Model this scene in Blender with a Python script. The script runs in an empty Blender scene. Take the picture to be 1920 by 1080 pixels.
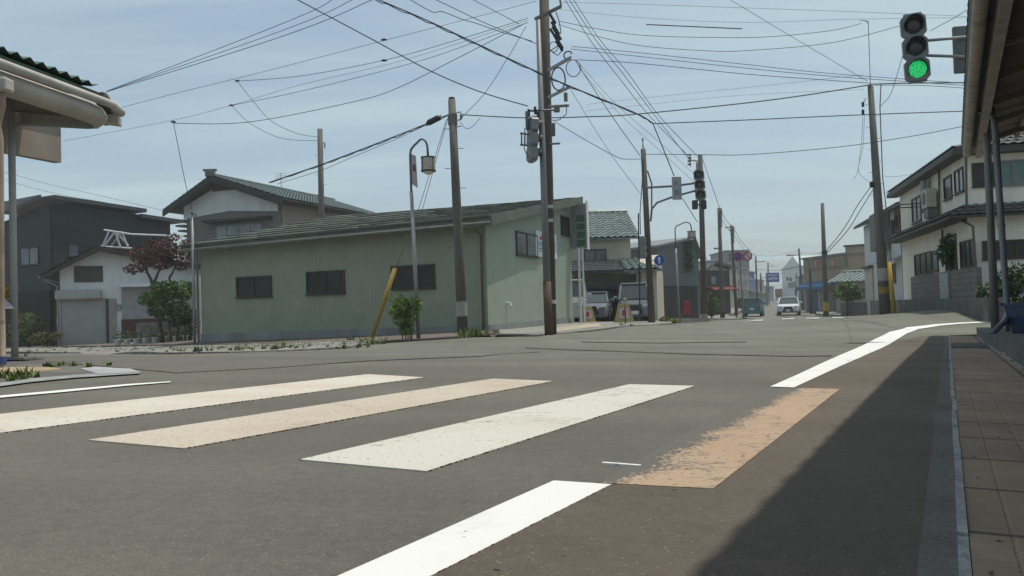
import bpy, bmesh, math, random
import numpy as np
from mathutils import Vector, Matrix
random.seed(7)
R = math.radians
scene = bpy.context.scene
COL = scene.collection

# ---------------------------------------------------------------- camera, sky, sun, exposure
F = 1620.0                      # focal length in pixels of the 1920 px wide photograph
CAM = Vector((0, 0, 0.46))
PITCH = math.atan(0.026); ROLL = 0.030
_f = Vector((0, math.cos(PITCH), math.sin(PITCH)))
_r0 = Vector((1, 0, 0)); _u0 = Vector((0, -math.sin(PITCH), math.cos(PITCH)))
_u = _u0 * math.cos(ROLL) + _r0 * math.sin(ROLL)
_r = _r0 * math.cos(ROLL) - _u0 * math.sin(ROLL)
cam_d = bpy.data.cameras.new('camera'); cam = bpy.data.objects.new('camera', cam_d); COL.objects.link(cam)
cam_d.lens = F / 1920 * 36; cam_d.sensor_width = 36; cam_d.clip_start = 0.05; cam_d.clip_end = 8000
m3 = Matrix((_r, _u, -_f)).transposed()
cam.matrix_world = Matrix.Translation(CAM) @ m3.to_4x4()
scene.camera = cam

SUN_EL = R(73); SUN_H = Vector((0.896, 0.444)).normalized()
world = bpy.data.worlds.new("World"); scene.world = world; world.use_nodes = True
nt = world.node_tree; nt.nodes.clear()
wo = nt.nodes.new('ShaderNodeOutputWorld'); bg = nt.nodes.new('ShaderNodeBackground')
sky = nt.nodes.new('ShaderNodeTexSky'); sky.sky_type = 'NISHITA'; sky.sun_disc = False
sky.sun_elevation = SUN_EL; sky.sun_rotation = math.atan2(SUN_H.x, SUN_H.y)
sky.air_density = 1.0; sky.dust_density = 2.5; sky.ozone_density = 1.2
tc = nt.nodes.new('ShaderNodeTexCoord'); sep = nt.nodes.new('ShaderNodeSeparateXYZ')
nt.links.new(tc.outputs['Generated'], sep.inputs[0])
def wmath(op, a, b=None):
    n = nt.nodes.new('ShaderNodeMath'); n.operation = op
    for i, v in enumerate((a, b)):
        if v is None: continue
        if isinstance(v, (int, float)): n.inputs[i].default_value = v
        else: nt.links.new(v, n.inputs[i])
    return n.outputs[0]
zz = wmath('ADD', wmath('MAXIMUM', sep.outputs[2], 0.0), 0.10)
comb = nt.nodes.new('ShaderNodeCombineXYZ')                      # a flat cloud layer high above
nt.links.new(wmath('DIVIDE', sep.outputs[0], zz), comb.inputs[0]); nt.links.new(wmath('DIVIDE', sep.outputs[1], zz), comb.inputs[1])
mp = nt.nodes.new('ShaderNodeMapping'); mp.inputs['Rotation'].default_value = (0, 0, R(-14)); mp.inputs['Scale'].default_value = (0.22, 1.0, 1)
nt.links.new(comb.outputs[0], mp.inputs[0])
n1 = nt.nodes.new('ShaderNodeTexNoise'); n1.inputs['Scale'].default_value = 1.5; n1.inputs['Detail'].default_value = 8; n1.inputs['Roughness'].default_value = 0.58
n1.inputs['Distortion'].default_value = 0.5
nt.links.new(mp.outputs[0], n1.inputs['Vector'])
ramp = nt.nodes.new('ShaderNodeValToRGB'); ramp.color_ramp.elements[0].position = 0.40; ramp.color_ramp.elements[1].position = 0.66
ramp.color_ramp.elements[0].color = (0.36, 0.36, 0.36, 1); ramp.color_ramp.elements[1].color = (1.0, 1.0, 1.0, 1)
nt.links.new(n1.outputs['Fac'], ramp.inputs[0])
mix = nt.nodes.new('ShaderNodeMixRGB'); nt.links.new(ramp.outputs[0], mix.inputs[0]); nt.links.new(sky.outputs[0], mix.inputs[1])
mix.inputs[2].default_value = (4.05, 5.12, 5.45, 1)
nt.links.new(mix.outputs[0], bg.inputs[0]); bg.inputs[1].default_value = 0.128
nt.links.new(bg.outputs[0], wo.inputs[0])

sd = bpy.data.lights.new('sun', 'SUN'); sd.energy = 3.0; sd.angle = R(0.5); sd.color = (1.0, 0.945, 0.84)
sun = bpy.data.objects.new('sun', sd); COL.objects.link(sun)
to_sun = Vector((SUN_H.x * math.cos(SUN_EL), SUN_H.y * math.cos(SUN_EL), math.sin(SUN_EL)))
sun.rotation_euler = to_sun.to_track_quat('Z', 'Y').to_euler(); sun.location = to_sun * 60
scene.view_settings.view_transform = 'Standard'; scene.view_settings.look = 'None'
scene.view_settings.exposure = 0.0; scene.view_settings.gamma = 1.0

# ---------------------------------------------------------------- pixel rays and terrain height
def ray(px, py):
    d = _r * ((px - 960) / F) + _u * ((540 - py) / F) + _f
    return d / d.y
def P(px, py, Y): return CAM + ray(px, py) * Y
def HZ(px): return 582.1 - 0.030 * (px - 960)
def X_at(px, Y, py=560): return P(px, py, Y).x
def plane(x, y): return -0.028 * max(-60, min(60, x)) - 0.0045 * max(-20, min(110, y))

ANCH = [(377,640,28.3),(640,634,26.5),(915,620,24.8),(1075,605,33),(868,630,19.5),(785,635,20),(1030,627,20),(155,646,42),(300,642,37),
 (60,652,47),(0,660,34),(250,661,27),(1222,603,38),(1321,601,47),(1355,598,65),(1275,602,40),(1150,606,36),(1480,593,72),(1413,592,75),(1548,594,66),
 (1660,588,34),(1698,586,39),(1838,577,28),(1750,613,24),(1855,603,25),(1832,628,18.5),(1782,628,18.5),(1690,622,21.5),(1600,592,60),
 (1400,600,55),(1530,600,55),(1446,579,110),(1452,571.5,160),(1458,566,205),(1462,562,255),(1466,561,330),(1250,606,38),(1180,607,37),
 (1000,660,13),(1400,640,16),(1200,625,24),(1450,612,34),(1300,612,34),(1450,625,23)]
_a = []; _b = []
def warp(x, y):
    yy = max(y, 0.0)
    return max(-0.95, min(0.95, x / (yy + 8))), math.log(min(yy, 330) + 8)
for px, py, Y in ANCH:
    p = P(px, py, Y); _a.append(warp(p.x, p.y)); _b.append(p.z - plane(p.x, p.y))
for gy in (-2, 1.5, 3, 5, 7.5, 10):
    for gx in (-8, -4, 0, 4, 8):
        x = gx * (gy + 8) / 12; _a.append(warp(x, gy)); _b.append(0.0)
_a = np.array(_a); _b = np.array(_b); _n = len(_a)
def _phi(r2): return np.where(r2 > 1e-12, 0.5 * r2 * np.log(np.maximum(r2, 1e-12)), 0.0)
_D = ((_a[:, None] - _a[None]) ** 2).sum(-1)
_K = np.zeros((_n + 3, _n + 3)); _K[:_n, :_n] = _phi(_D) + np.eye(_n) * 0.004
_K[:_n, _n] = 1; _K[:_n, _n + 1:] = _a; _K[_n, :_n] = 1; _K[_n + 1:, :_n] = _a.T
_w = np.linalg.solve(_K, np.concatenate([_b, np.zeros(3)]))
def G(x, y):
    u = np.array(warp(x, y))
    r2 = ((_a - u) ** 2).sum(-1)
    return plane(x, y) + float((_phi(r2) * _w[:_n]).sum() + _w[_n] + _w[_n + 1] * u[0] + _w[_n + 2] * u[1])
def GP(px, py, Ymax=400):
    d = ray(px, py); t = 0.6; prev = t
    while t < Ymax:
        p = CAM + d * t
        if p.z < G(p.x, p.y):
            lo, hi = prev, t
            for _ in range(24):
                m = (lo + hi) / 2; q = CAM + d * m
                if q.z < G(q.x, q.y): hi = m
                else: lo = m
            return CAM + d * hi
        prev = t; t *= 1.03
    return CAM + d * Ymax
def OG(x, y, dz=0.0): return Vector((x, y, G(x, y) + dz))
DV = Vector((0.449, 0.8935)).normalized(); NV = Vector((-DV.y, DV.x))      # along the near road / across it to the left
def RC(s, n, z=None):
    x = DV.x * s + NV.x * n; y = DV.y * s + NV.y * n
    return Vector((x, y, G(x, y) if z is None else z))

# ---------------------------------------------------------------- materials
MATS = {}
def _node(t, ty, **kw):
    n = t.nodes.new(ty)
    for k, v in kw.items():
        if k in n.inputs: n.inputs[k].default_value = v
        else: setattr(n, k, v)
    return n
def srgb(c):
    return tuple(((v / 255) / 12.92 if v / 255 <= 0.04045 else ((v / 255 + 0.055) / 1.055) ** 2.4) for v in c)
def M(name, col, rough=0.75, var=0.14, scale=4.0, bump=0.0, bscale=40.0, metal=0.0, streak=False, spec=0.35,
      col2=None, thr=None, coord='Object', map_scale=(1, 1, 1), detail=5, fine=0.0, fscale=200):
    if name in MATS: return MATS[name]
    m = bpy.data.materials.new(name); m.use_nodes = True; t = m.node_tree; L = t.links
    bs = t.nodes['Principled BSDF']; bs.inputs['Roughness'].default_value = rough; bs.inputs['Metallic'].default_value = metal
    bs.inputs['Specular IOR Level'].default_value = spec
    co = _node(t, 'ShaderNodeTexCoord'); mpn = _node(t, 'ShaderNodeMapping')
    mpn.inputs['Scale'].default_value = (map_scale[0], map_scale[1], map_scale[2] * (0.18 if streak else 1))
    L.new(co.outputs[coord], mpn.inputs[0])
    nz = _node(t, 'ShaderNodeTexNoise', Scale=scale, Detail=detail, Roughness=0.6); L.new(mpn.outputs[0], nz.inputs['Vector'])
    rp = _node(t, 'ShaderNodeValToRGB'); e = rp.color_ramp.elements
    lo = [c * (1 - var) for c in col]; hi = [min(1, c * (1 + var)) for c in (col2 or col)]
    if thr: e[0].position, e[1].position = thr
    else: e[0].position, e[1].position = 0.3, 0.7
    e[0].color = (*lo, 1); e[1].color = (*hi, 1)
    L.new(nz.outputs['Fac'], rp.inputs[0]); out = rp.outputs[0]
    if fine > 0:
        fz = _node(t, 'ShaderNodeTexNoise', Scale=fscale, Detail=3); L.new(mpn.outputs[0], fz.inputs['Vector'])
        mr = _node(t, 'ShaderNodeMapRange'); mr.inputs[1].default_value = 0.3; mr.inputs[2].default_value = 0.7
        mr.inputs[3].default_value = 1 - fine; mr.inputs[4].default_value = 1 + fine; L.new(fz.outputs['Fac'], mr.inputs[0])
        mx = _node(t, 'ShaderNodeVectorMath'); mx.operation = 'SCALE'; L.new(out, mx.inputs[0]); L.new(mr.outputs[0], mx.inputs['Scale']); out = mx.outputs[0]
    L.new(out, bs.inputs['Base Color'])
    if bump > 0:
        bz = _node(t, 'ShaderNodeTexNoise', Scale=bscale, Detail=4); L.new(co.outputs[coord], bz.inputs['Vector'])
        bp = _node(t, 'ShaderNodeBump', Strength=bump, Distance=0.02); L.new(bz.outputs['Fac'], bp.inputs['Height']); L.new(bp.outputs[0], bs.inputs['Normal'])
    MATS[name] = m; return m
def corrugated(name, col, pitch=0.09, amp=0.35, var=0.08, horiz=False, rough=0.6):
    """painted metal siding: ribs from the UV map (metres along the wall), dirt streaks"""
    m = M(name, col, rough=rough, var=var, scale=1.6, streak=True, coord='UV')
    t = m.node_tree; L = t.links; bs = t.nodes['Principled BSDF']
    co = _node(t, 'ShaderNodeTexCoord'); w = _node(t, 'ShaderNodeTexWave', Scale=1.0); w.wave_profile = 'SIN'
    mp2 = _node(t, 'ShaderNodeMapping'); k = 1 / pitch * 0.31831 ; mp2.inputs['Scale'].default_value = (k, k, k)
    w.bands_direction = 'Y' if horiz else 'X'
    L.new(co.outputs['UV'], mp2.inputs[0]); L.new(mp2.outputs[0], w.inputs['Vector'])
    bp = _node(t, 'ShaderNodeBump', Strength=amp, Distance=0.02); L.new(w.outputs['Fac'], bp.inputs['Height']); L.new(bp.outputs[0], bs.inputs['Normal'])
    return m
def brickmat(name, c1, c2, mortar, bw, bh, ms=0.012, rough=0.85, bump=0.4, offset=0.5):
    if name in MATS: return MATS[name]
    m = bpy.data.materials.new(name); m.use_nodes = True; t = m.node_tree; L = t.links; bs = t.nodes['Principled BSDF']
    bs.inputs['Roughness'].default_value = rough
    co = _node(t, 'ShaderNodeTexCoord'); b = _node(t, 'ShaderNodeTexBrick'); L.new(co.outputs['UV'], b.inputs['Vector'])
    b.offset = offset
    b.inputs['Color1'].default_value = (*c1, 1); b.inputs['Color2'].default_value = (*c2, 1); b.inputs['Mortar'].default_value = (*mortar, 1)
    b.inputs['Scale'].default_value = 1.0; b.inputs['Brick Width'].default_value = bw; b.inputs['Row Height'].default_value = bh; b.inputs['Mortar Size'].default_value = ms
    nz = _node(t, 'ShaderNodeTexNoise', Scale=3.0, Detail=6, Roughness=0.65); L.new(co.outputs['UV'], nz.inputs['Vector'])
    mr = _node(t, 'ShaderNodeMapRange'); mr.inputs[1].default_value = 0.3; mr.inputs[2].default_value = 0.7; mr.inputs[3].default_value = 0.72; mr.inputs[4].default_value = 1.22
    L.new(nz.outputs['Fac'], mr.inputs[0])
    mx = _node(t, 'ShaderNodeVectorMath'); mx.operation = 'SCALE'; L.new(b.outputs['Color'], mx.inputs[0]); L.new(mr.outputs[0], mx.inputs['Scale'])
    L.new(mx.outputs[0], bs.inputs['Base Color'])
    bp = _node(t, 'ShaderNodeBump', Strength=bump, Distance=0.01); bp.invert = True; L.new(b.outputs['Fac'], bp.inputs['Height']); L.new(bp.outputs[0], bs.inputs['Normal'])
    MATS[name] = m; return m
def glassmat(name, col, rough=0.08):
    return M(name, col, rough=rough, var=0.35, scale=1.3, spec=0.6)
def paint(name, base, dirt, bias, wear=0.0, crack=0.0, seed=0.0, wear_u=False):
    """road paint: dirt blotches, hairline cracks and worn-through holes showing the asphalt (UV: u across 0..1, v along in m)"""
    m = bpy.data.materials.new(name); m.use_nodes = True; t = m.node_tree; L = t.links; bs = t.nodes['Principled BSDF']
    bs.inputs['Roughness'].default_value = 0.7; bs.inputs['Specular IOR Level'].default_value = 0.25
    co = _node(t, 'ShaderNodeTexCoord'); uv = co.outputs['UV']; ob = co.outputs['Object']
    s = _node(t, 'ShaderNodeSeparateXYZ'); L.new(uv, s.inputs[0])
    def mth(op, a, b=None, c=None):
        n = _node(t, 'ShaderNodeMath'); n.operation = op
        for i, v in enumerate((a, b, c)):
            if v is None: continue
            if isinstance(v, (int, float)): n.inputs[i].default_value = v
            else: L.new(v, n.inputs[i])
        return n.outputs[0]
    def noise(sc, det=4, off=0.0, dist=0.0):
        mpn = _node(t, 'ShaderNodeMapping'); mpn.inputs['Location'].default_value = (off + seed, seed * 2.3, 0); L.new(ob, mpn.inputs[0])
        n = _node(t, 'ShaderNodeTexNoise', Scale=sc, Detail=det, Distortion=dist); L.new(mpn.outputs[0], n.inputs['Vector']); return n.outputs['Fac']
    d = mth('ADD', mth('MULTIPLY', mth('SUBTRACT', noise(1.3, 5), 0.5), 2.2), bias)
    d = mth('ADD', d, mth('MULTIPLY', mth('SUBTRACT', noise(30, 3, 5), 0.5), 0.5))
    d = _clampn(t, L, d)
    mx = _node(t, 'ShaderNodeMixRGB'); mx.inputs[1].default_value = (*base, 1); mx.inputs[2].default_value = (*dirt, 1); L.new(d, mx.inputs[0])
    # worn-through mask
    w = mth('MULTIPLY', mth('SUBTRACT', noise(60, 6, 9), 0.5), 1.0)
    edge = mth('MINIMUM', s.outputs[0], mth('SUBTRACT', 1.0, s.outputs[0]))
    edge2 = mth('ADD', mth('MULTIPLY', edge, 30.0), mth('MULTIPLY', w, 2.0))
    keep = mth('GREATER_THAN', edge2, -0.05)
    if wear_u:
        # the traffic side (u near 1) is worn away in a ragged border
        k2 = mth('GREATER_THAN', mth('ADD', mth('SUBTRACT', 0.72, s.outputs[0]), mth('ADD', mth('MULTIPLY', w, 1.1), mth('MULTIPLY', mth('SUBTRACT', noise(4, 5, 3), 0.5), 0.7))), 0.0)
        keep = mth('MULTIPLY', keep, k2)
    if wear > 0:
        keep = mth('MULTIPLY', keep, mth('LESS_THAN', noise(75, 6, 31, 0.6), 0.5 + 0.22 * (1 - wear)))
    if crack > 0:
        mpn = _node(t, 'ShaderNodeMapping'); mpn.inputs['Scale'].default_value = (1.0, 3.6, 1); mpn.inputs['Rotation'].default_value = (0, 0, R(8)); mpn.inputs['Location'].default_value = (seed, seed, 0)
        L.new(ob, mpn.inputs[0])
        nn = _node(t, 'ShaderNodeTexNoise', Scale=2.6, Detail=7, Roughness=0.62); L.new(mpn.outputs[0], nn.inputs['Vector'])
        line = mth('LESS_THAN', mth('ABSOLUTE', mth('SUBTRACT', nn.outputs['Fac'], 0.5)), 0.0036 * crack)
        gate = mth('GREATER_THAN', noise(1.7, 3, 17), 0.64 - 0.06 * crack)
        keep = mth('MULTIPLY', keep, mth('SUBTRACT', 1.0, mth('MULTIPLY', line, gate)))
    fin = _node(t, 'ShaderNodeMixRGB'); fin.inputs[1].default_value = (0.128, 0.121, 0.102, 1); L.new(mx.outputs[0], fin.inputs[2]); L.new(keep, fin.inputs[0])
    L.new(fin.outputs[0], bs.inputs['Base Color'])
    bp = _node(t, 'ShaderNodeBump', Strength=0.25, Distance=0.01); L.new(noise(180, 3), bp.inputs['Height']); L.new(bp.outputs[0], bs.inputs['Normal'])
    return m
def _clampn(t, L, v):
    n = _node(t, 'ShaderNodeClamp'); L.new(v, n.inputs[0]); return n.outputs[0]

# ---------------------------------------------------------------- mesh building
WM = {}
def tag(o, label=None, cat=None, group=None, kind=None):
    if label: o['label'] = label
    if cat: o['category'] = cat
    if group: o['group'] = group
    if kind: o['kind'] = kind
    return o
def thing(name, loc, label, cat, group=None, rz=0.0):
    o = bpy.data.objects.new(name, None); COL.objects.link(o); o.empty_display_size = 0.3
    o.location = loc; o.rotation_euler = (0, 0, rz)
    WM[o.name] = Matrix.Translation(loc) @ Matrix.Rotation(rz, 4, 'Z')
    return tag(o, label, cat, group)
class MB:
    def __init__(s): s.v = []; s.f = []; s.uv = None
    def add(s, vs, fs):
        k = len(s.v); s.v += [Vector(v) for v in vs]; s.f += [tuple(i + k for i in f) for f in fs]; return s
    def hexa(s, p):
        return s.add(p, [(0, 3, 2, 1), (4, 5, 6, 7), (0, 1, 5, 4), (1, 2, 6, 5), (2, 3, 7, 6), (3, 0, 4, 7)])
    def par(s, o, a, b, c):
        o = Vector(o); a = Vector(a); b = Vector(b); c = Vector(c)
        if a.cross(b).dot(c) < 0: a, b = b, a
        return s.hexa([o, o + a, o + a + b, o + b, o + c, o + a + c, o + a + b + c, o + b + c])
    def box(s, c, d, rz=0.0):
        c = Vector(c); cs, sn = math.cos(rz), math.sin(rz)
        a = Vector((cs, sn, 0)) * d[0]; b = Vector((-sn, cs, 0)) * d[1]; z = Vector((0, 0, d[2]))
        return s.par(c - a / 2 - b / 2 - z / 2, a, b, z)
    def bevbox(s, c, d, r=0.02, rz=0.0, seg=2):
        bm = bmesh.new(); bmesh.ops.create_cube(bm, size=1)
        for v in bm.verts: v.co = Vector((v.co.x * d[0], v.co.y * d[1], v.co.z * d[2]))
        bmesh.ops.bevel(bm, geom=bm.edges[:], offset=r, segments=seg, affect='EDGES', profile=0.5)
        mt = Matrix.Translation(Vector(c)) @ Matrix.Rotation(rz, 4, 'Z'); bm.verts.index_update()
        s.add([mt @ v.co for v in bm.verts], [[v.index for v in f.verts] for f in bm.faces]); bm.free(); return s
    def prism(s, pts, vec):
        pts = [Vector(p) for p in pts]; vec = Vector(vec); n = len(pts)
        nrm = Vector((0, 0, 0))
        for i in range(n): nrm += pts[i].cross(pts[(i + 1) % n])
        if nrm.dot(vec) > 0: pts = pts[::-1]
        return s.add(pts + [p + vec for p in pts], [tuple(range(n)), tuple(range(2 * n - 1, n - 1, -1))] + [(i, i + n, (i + 1) % n + n, (i + 1) % n) for i in range(n)])
    def tube(s, pts, r, n=8, cap=True):
        pts = [Vector(p) for p in pts]
        if not isinstance(r, (list, tuple)): r = [r] * len(pts)
        k = len(s.v); prev = None
        for i, p in enumerate(pts):
            t = (pts[min(i + 1, len(pts) - 1)] - pts[max(i - 1, 0)]).normalized()
            if prev is None: a = t.orthogonal().normalized()
            else:
                a = prev - t * prev.dot(t)
                a = a.normalized() if a.length > 1e-6 else t.orthogonal().normalized()
            prev = a; b = t.cross(a)
            for j in range(n):
                an = 2 * math.pi * j / n; s.v.append(p + (a * math.cos(an) + b * math.sin(an)) * r[i])
        for i in range(len(pts) - 1):
            for j in range(n):
                j2 = (j + 1) % n; s.f.append((k + i * n + j, k + i * n + j2, k + (i + 1) * n + j2, k + (i + 1) * n + j))
        if cap: s.f.append(tuple(k + j for j in range(n))[::-1]); s.f.append(tuple(k + (len(pts) - 1) * n + j for j in range(n)))
        return s
    def lathe(s, c, prof, n=14, axis=None):
        c = Vector(c); ax = Vector(axis).normalized() if axis is not None else Vector((0, 0, 1))
        a = ax.orthogonal().normalized() if axis is not None else Vector((1, 0, 0)); b = ax.cross(a); k = len(s.v)
        for r, z in prof:
            for j in range(n):
                an = 2 * math.pi * j / n; s.v.append(c + ax * z + (a * math.cos(an) + b * math.sin(an)) * r)
        for i in range(len(prof) - 1):
            for j in range(n):
                j2 = (j + 1) % n; s.f.append((k + i * n + j, k + i * n + j2, k + (i + 1) * n + j2, k + (i + 1) * n + j))
        s.f.append(tuple(k + j for j in range(n))[::-1]); s.f.append(tuple(k + (len(prof) - 1) * n + j for j in range(n))); return s
    def ell(s, c, r, n=12, m=8):
        c = Vector(c); prof = []
        k = len(s.v)
        for i in range(m + 1):
            th = math.pi * i / m; q = max(math.sin(th), 0.02)
            for j in range(n):
                an = 2 * math.pi * j / n; s.v.append(c + Vector((r[0] * q * math.cos(an), r[1] * q * math.sin(an), -r[2] * math.cos(th))))
        for i in range(m):
            for j in range(n):
                j2 = (j + 1) % n; s.f.append((k + i * n + j, k + i * n + j2, k + (i + 1) * n + j2, k + (i + 1) * n + j))
        return s
    def build(s, name, mat, parent=None, smooth=False, label=None, local=False):
        me = bpy.data.meshes.new(name)
        inv = WM[parent.name].inverted() if (parent is not None and not local) else None
        vs = [tuple(inv @ v) for v in s.v] if inv is not None else [tuple(v) for v in s.v]
        me.from_pydata(vs, [], s.f); me.materials.append(mat)
        uvl = me.uv_layers.new(name='UVMap'); d = np.zeros(len(me.loops) * 2)
        if s.uv is not None:
            for li, l in enumerate(me.loops):
                u = s.uv[l.vertex_index]; d[2 * li] = u[0]; d[2 * li + 1] = u[1]
        else:
            for p in me.polygons:
                nr = p.normal
                if abs(nr.z) > 0.9: ax, ay = Vector((1, 0, 0)), Vector((0, 1, 0))
                else:
                    ax = Vector((-nr.y, nr.x, 0)).normalized(); ay = nr.cross(ax)
                    if ay.z < 0: ay = -ay
                for li in p.loop_indices:
                    co = me.vertices[me.loops[li].vertex_index].co; d[2 * li] = co.dot(ax); d[2 * li + 1] = co.dot(ay)
        uvl.data.foreach_set('uv', d)
        if smooth: me.polygons.foreach_set('use_smooth', [True] * len(me.polygons))
        o = bpy.data.objects.new(name, me); COL.objects.link(o)
        if parent is not None: o.parent = parent; WM[o.name] = WM[parent.name].copy()
        else: WM[o.name] = Matrix.Identity(4)
        if label: o['label'] = label
        return o
def kids(o): return [c for c in COL.objects if c.parent == o]
def copy_tree(o, parent=None):
    c = o.copy(); COL.objects.link(c)
    if parent is not None: c.parent = parent
    for ch in kids(o): copy_tree(ch, c)
    return c
def rebase(o):
    """move a one-mesh thing's origin to its base"""
    me = o.data; cs = np.array([v.co for v in me.vertices]); c = Vector((cs[:, 0].mean(), cs[:, 1].mean(), cs[:, 2].min()))
    me.transform(Matrix.Translation(-c)); o.location = c; return o
def drape(name, poly, off, mat, kind='structure', uvf=None, ystep=0.06, xstep=0.07, ymin=0.35, xgeo=None):
    bm = bmesh.new(); vs = [bm.verts.new((p[0], p[1], 0)) for p in poly]; bm.faces.new(vs)
    ys = [p[1] for p in poly]; xs = [p[0] for p in poly]
    y = min(ys)
    while y < max(ys):
        y += max(ymin, abs(y) * ystep)
        bmesh.ops.bisect_plane(bm, geom=bm.verts[:] + bm.edges[:] + bm.faces[:], plane_co=(0, y, 0), plane_no=(0, 1, 0))
    x = min(xs); ym = max(1.0, min(ys))
    st = max(ymin, xstep * (sum(abs(v) for v in ys) / len(ys)))
    while x < max(xs):
        x += st if xgeo is None else max(xgeo, abs(x) * 0.05)
        bmesh.ops.bisect_plane(bm, geom=bm.verts[:] + bm.edges[:] + bm.faces[:], plane_co=(x, 0, 0), plane_no=(1, 0, 0))
    bmesh.ops.triangulate(bm, faces=[f for f in bm.faces if len(f.verts) > 4])
    bm.verts.index_update(); mb = MB()
    mb.v = [Vector((v.co.x, v.co.y, G(v.co.x, v.co.y) + off + (0.00035 * max(0, v.co.y) if off > 0 else 0))) for v in bm.verts]
    mb.f = [tuple(v.index for v in f.verts) for f in bm.faces]
    mb.f = [f if (mb.v[f[1]] - mb.v[f[0]]).cross(mb.v[f[2]] - mb.v[f[0]]).z > 0 else f[::-1] for f in mb.f]
    if uvf: mb.uv = [uvf(v.x, v.y) for v in mb.v]
    else: mb.uv = [(v.x, v.y) for v in mb.v]
    if off > 0:                                    # a thin lip closes the edge down to the road
        for e in bm.edges:
            if e.is_boundary:
                i, j = e.verts[0].index, e.verts[1].index; k = len(mb.v)
                mb.v += [mb.v[i] - Vector((0, 0, .03 + off)), mb.v[j] - Vector((0, 0, .03 + off))]; mb.uv += [mb.uv[i], mb.uv[j]]; mb.f.append((i, j, k + 1, k))
    bm.free()
    o = mb.build(name, mat)
    if kind: o['kind'] = kind
    return o
def skirt(name, poly, h, mat, parent=None):
    """a raised slab following the ground: draped top at height h and sides down"""
    bm = bmesh.new(); bm.faces.new([bm.verts.new((p[0], p[1], 0)) for p in poly])
    ys = [p[1] for p in poly]; xs = [p[0] for p in poly]; y = min(ys)
    while y < max(ys):
        y += max(0.5, abs(y) * 0.06); bmesh.ops.bisect_plane(bm, geom=bm.verts[:] + bm.edges[:] + bm.faces[:], plane_co=(0, y, 0), plane_no=(0, 1, 0))
    x = min(xs); st = max(0.5, 0.07 * sum(abs(v) for v in ys) / len(ys))
    while x < max(xs):
        x += st; bmesh.ops.bisect_plane(bm, geom=bm.verts[:] + bm.edges[:] + bm.faces[:], plane_co=(x, 0, 0), plane_no=(1, 0, 0))
    for v in bm.verts: v.co.z = G(v.co.x, v.co.y) + h
    bmesh.ops.recalc_face_normals(bm, faces=bm.faces[:])
    if sum(f.normal.z for f in bm.faces) < 0: bmesh.ops.reverse_faces(bm, faces=bm.faces[:])
    be = [e for e in bm.edges if e.is_boundary]
    r = bmesh.ops.extrude_edge_only(bm, edges=be)
    for g in r['geom']:
        if isinstance(g, bmesh.types.BMVert): g.co.z -= h + 0.12
    bmesh.ops.triangulate(bm, faces=[f for f in bm.faces if len(f.verts) > 4]); bm.verts.index_update()
    mb = MB(); mb.v = [v.co.copy() for v in bm.verts]; mb.f = [tuple(v.index for v in f.verts) for f in bm.faces]; bm.free()
    o = mb.build(name, mat, parent)
    if parent is None: o['kind'] = 'structure'
    return o
class Face:
    """a vertical wall plane seen from outside: A = left foot, B = right foot"""
    def __init__(s, A, B):
        s.A = Vector((A[0], A[1], 0)); s.B = Vector((B[0], B[1], 0)); s.u = (s.B - s.A).normalized(); s.n = s.u.cross(Vector((0, 0, 1))); s.w = (s.B - s.A).length
    def at(s, px, py):
        d = ray(px, py); t = (s.A - Vector((CAM.x, CAM.y, 0))).dot(s.n) / Vector((d.x, d.y, 0)).dot(s.n); q = CAM + d * t
        return (q - s.A).dot(s.u), q.z
    def pt(s, u, z, d=0.0): return s.A + s.u * u + s.n * d + Vector((0, 0, z))
    def box(s, mb, u0, u1, z0, z1, d0, d1):
        return mb.par(s.pt(u0, z0, d0), s.u * (u1 - u0), s.n * (d1 - d0), Vector((0, 0, z1 - z0)))
    def rect(s, x0, y0, x1, y1):
        a = s.at(x0, (y0 + y1) / 2); b = s.at(x1, (y0 + y1) / 2); xm = (x0 + x1) / 2
        return a[0], b[0], s.at(xm, y1)[1], s.at(xm, y0)[1]
    def window(s, par, r, fm, gm, panes=2, fw=0.05, proud=0.05, uz=False, name='window', horiz=0, label=None):
        u0, u1, z0, z1 = r if uz else s.rect(*r)
        mb = MB()
        s.box(mb, u0, u1, z0, z0 + fw, 0.004, proud); s.box(mb, u0, u1, z1 - fw, z1, 0.004, proud)
        s.box(mb, u0, u0 + fw, z0 + fw, z1 - fw, 0.004, proud); s.box(mb, u1 - fw, u1, z0 + fw, z1 - fw, 0.004, proud)
        for i in range(1, panes):
            c = u0 + (u1 - u0) * i / panes; s.box(mb, c - fw * 0.45, c + fw * 0.45, z0 + fw, z1 - fw, 0.006, proud * 0.8)
        for i in range(1, horiz + 1):
            c = z0 + (z1 - z0) * i / (horiz + 1); s.box(mb, u0 + fw, u1 - fw, c - fw * 0.4, c + fw * 0.4, 0.006, proud * 0.7)
        s.box(mb, u0 - 0.03, u1 + 0.03, z0 - 0.035, z0 - 0.001, 0.004, proud + 0.04)
        o = mb.build(name, fm, par, label=label)
        g = MB(); s.box(g, u0 + fw, u1 - fw, z0 + fw, z1 - fw, 0.003, 0.014); g.build('pane', gm, o)
        return o
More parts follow.
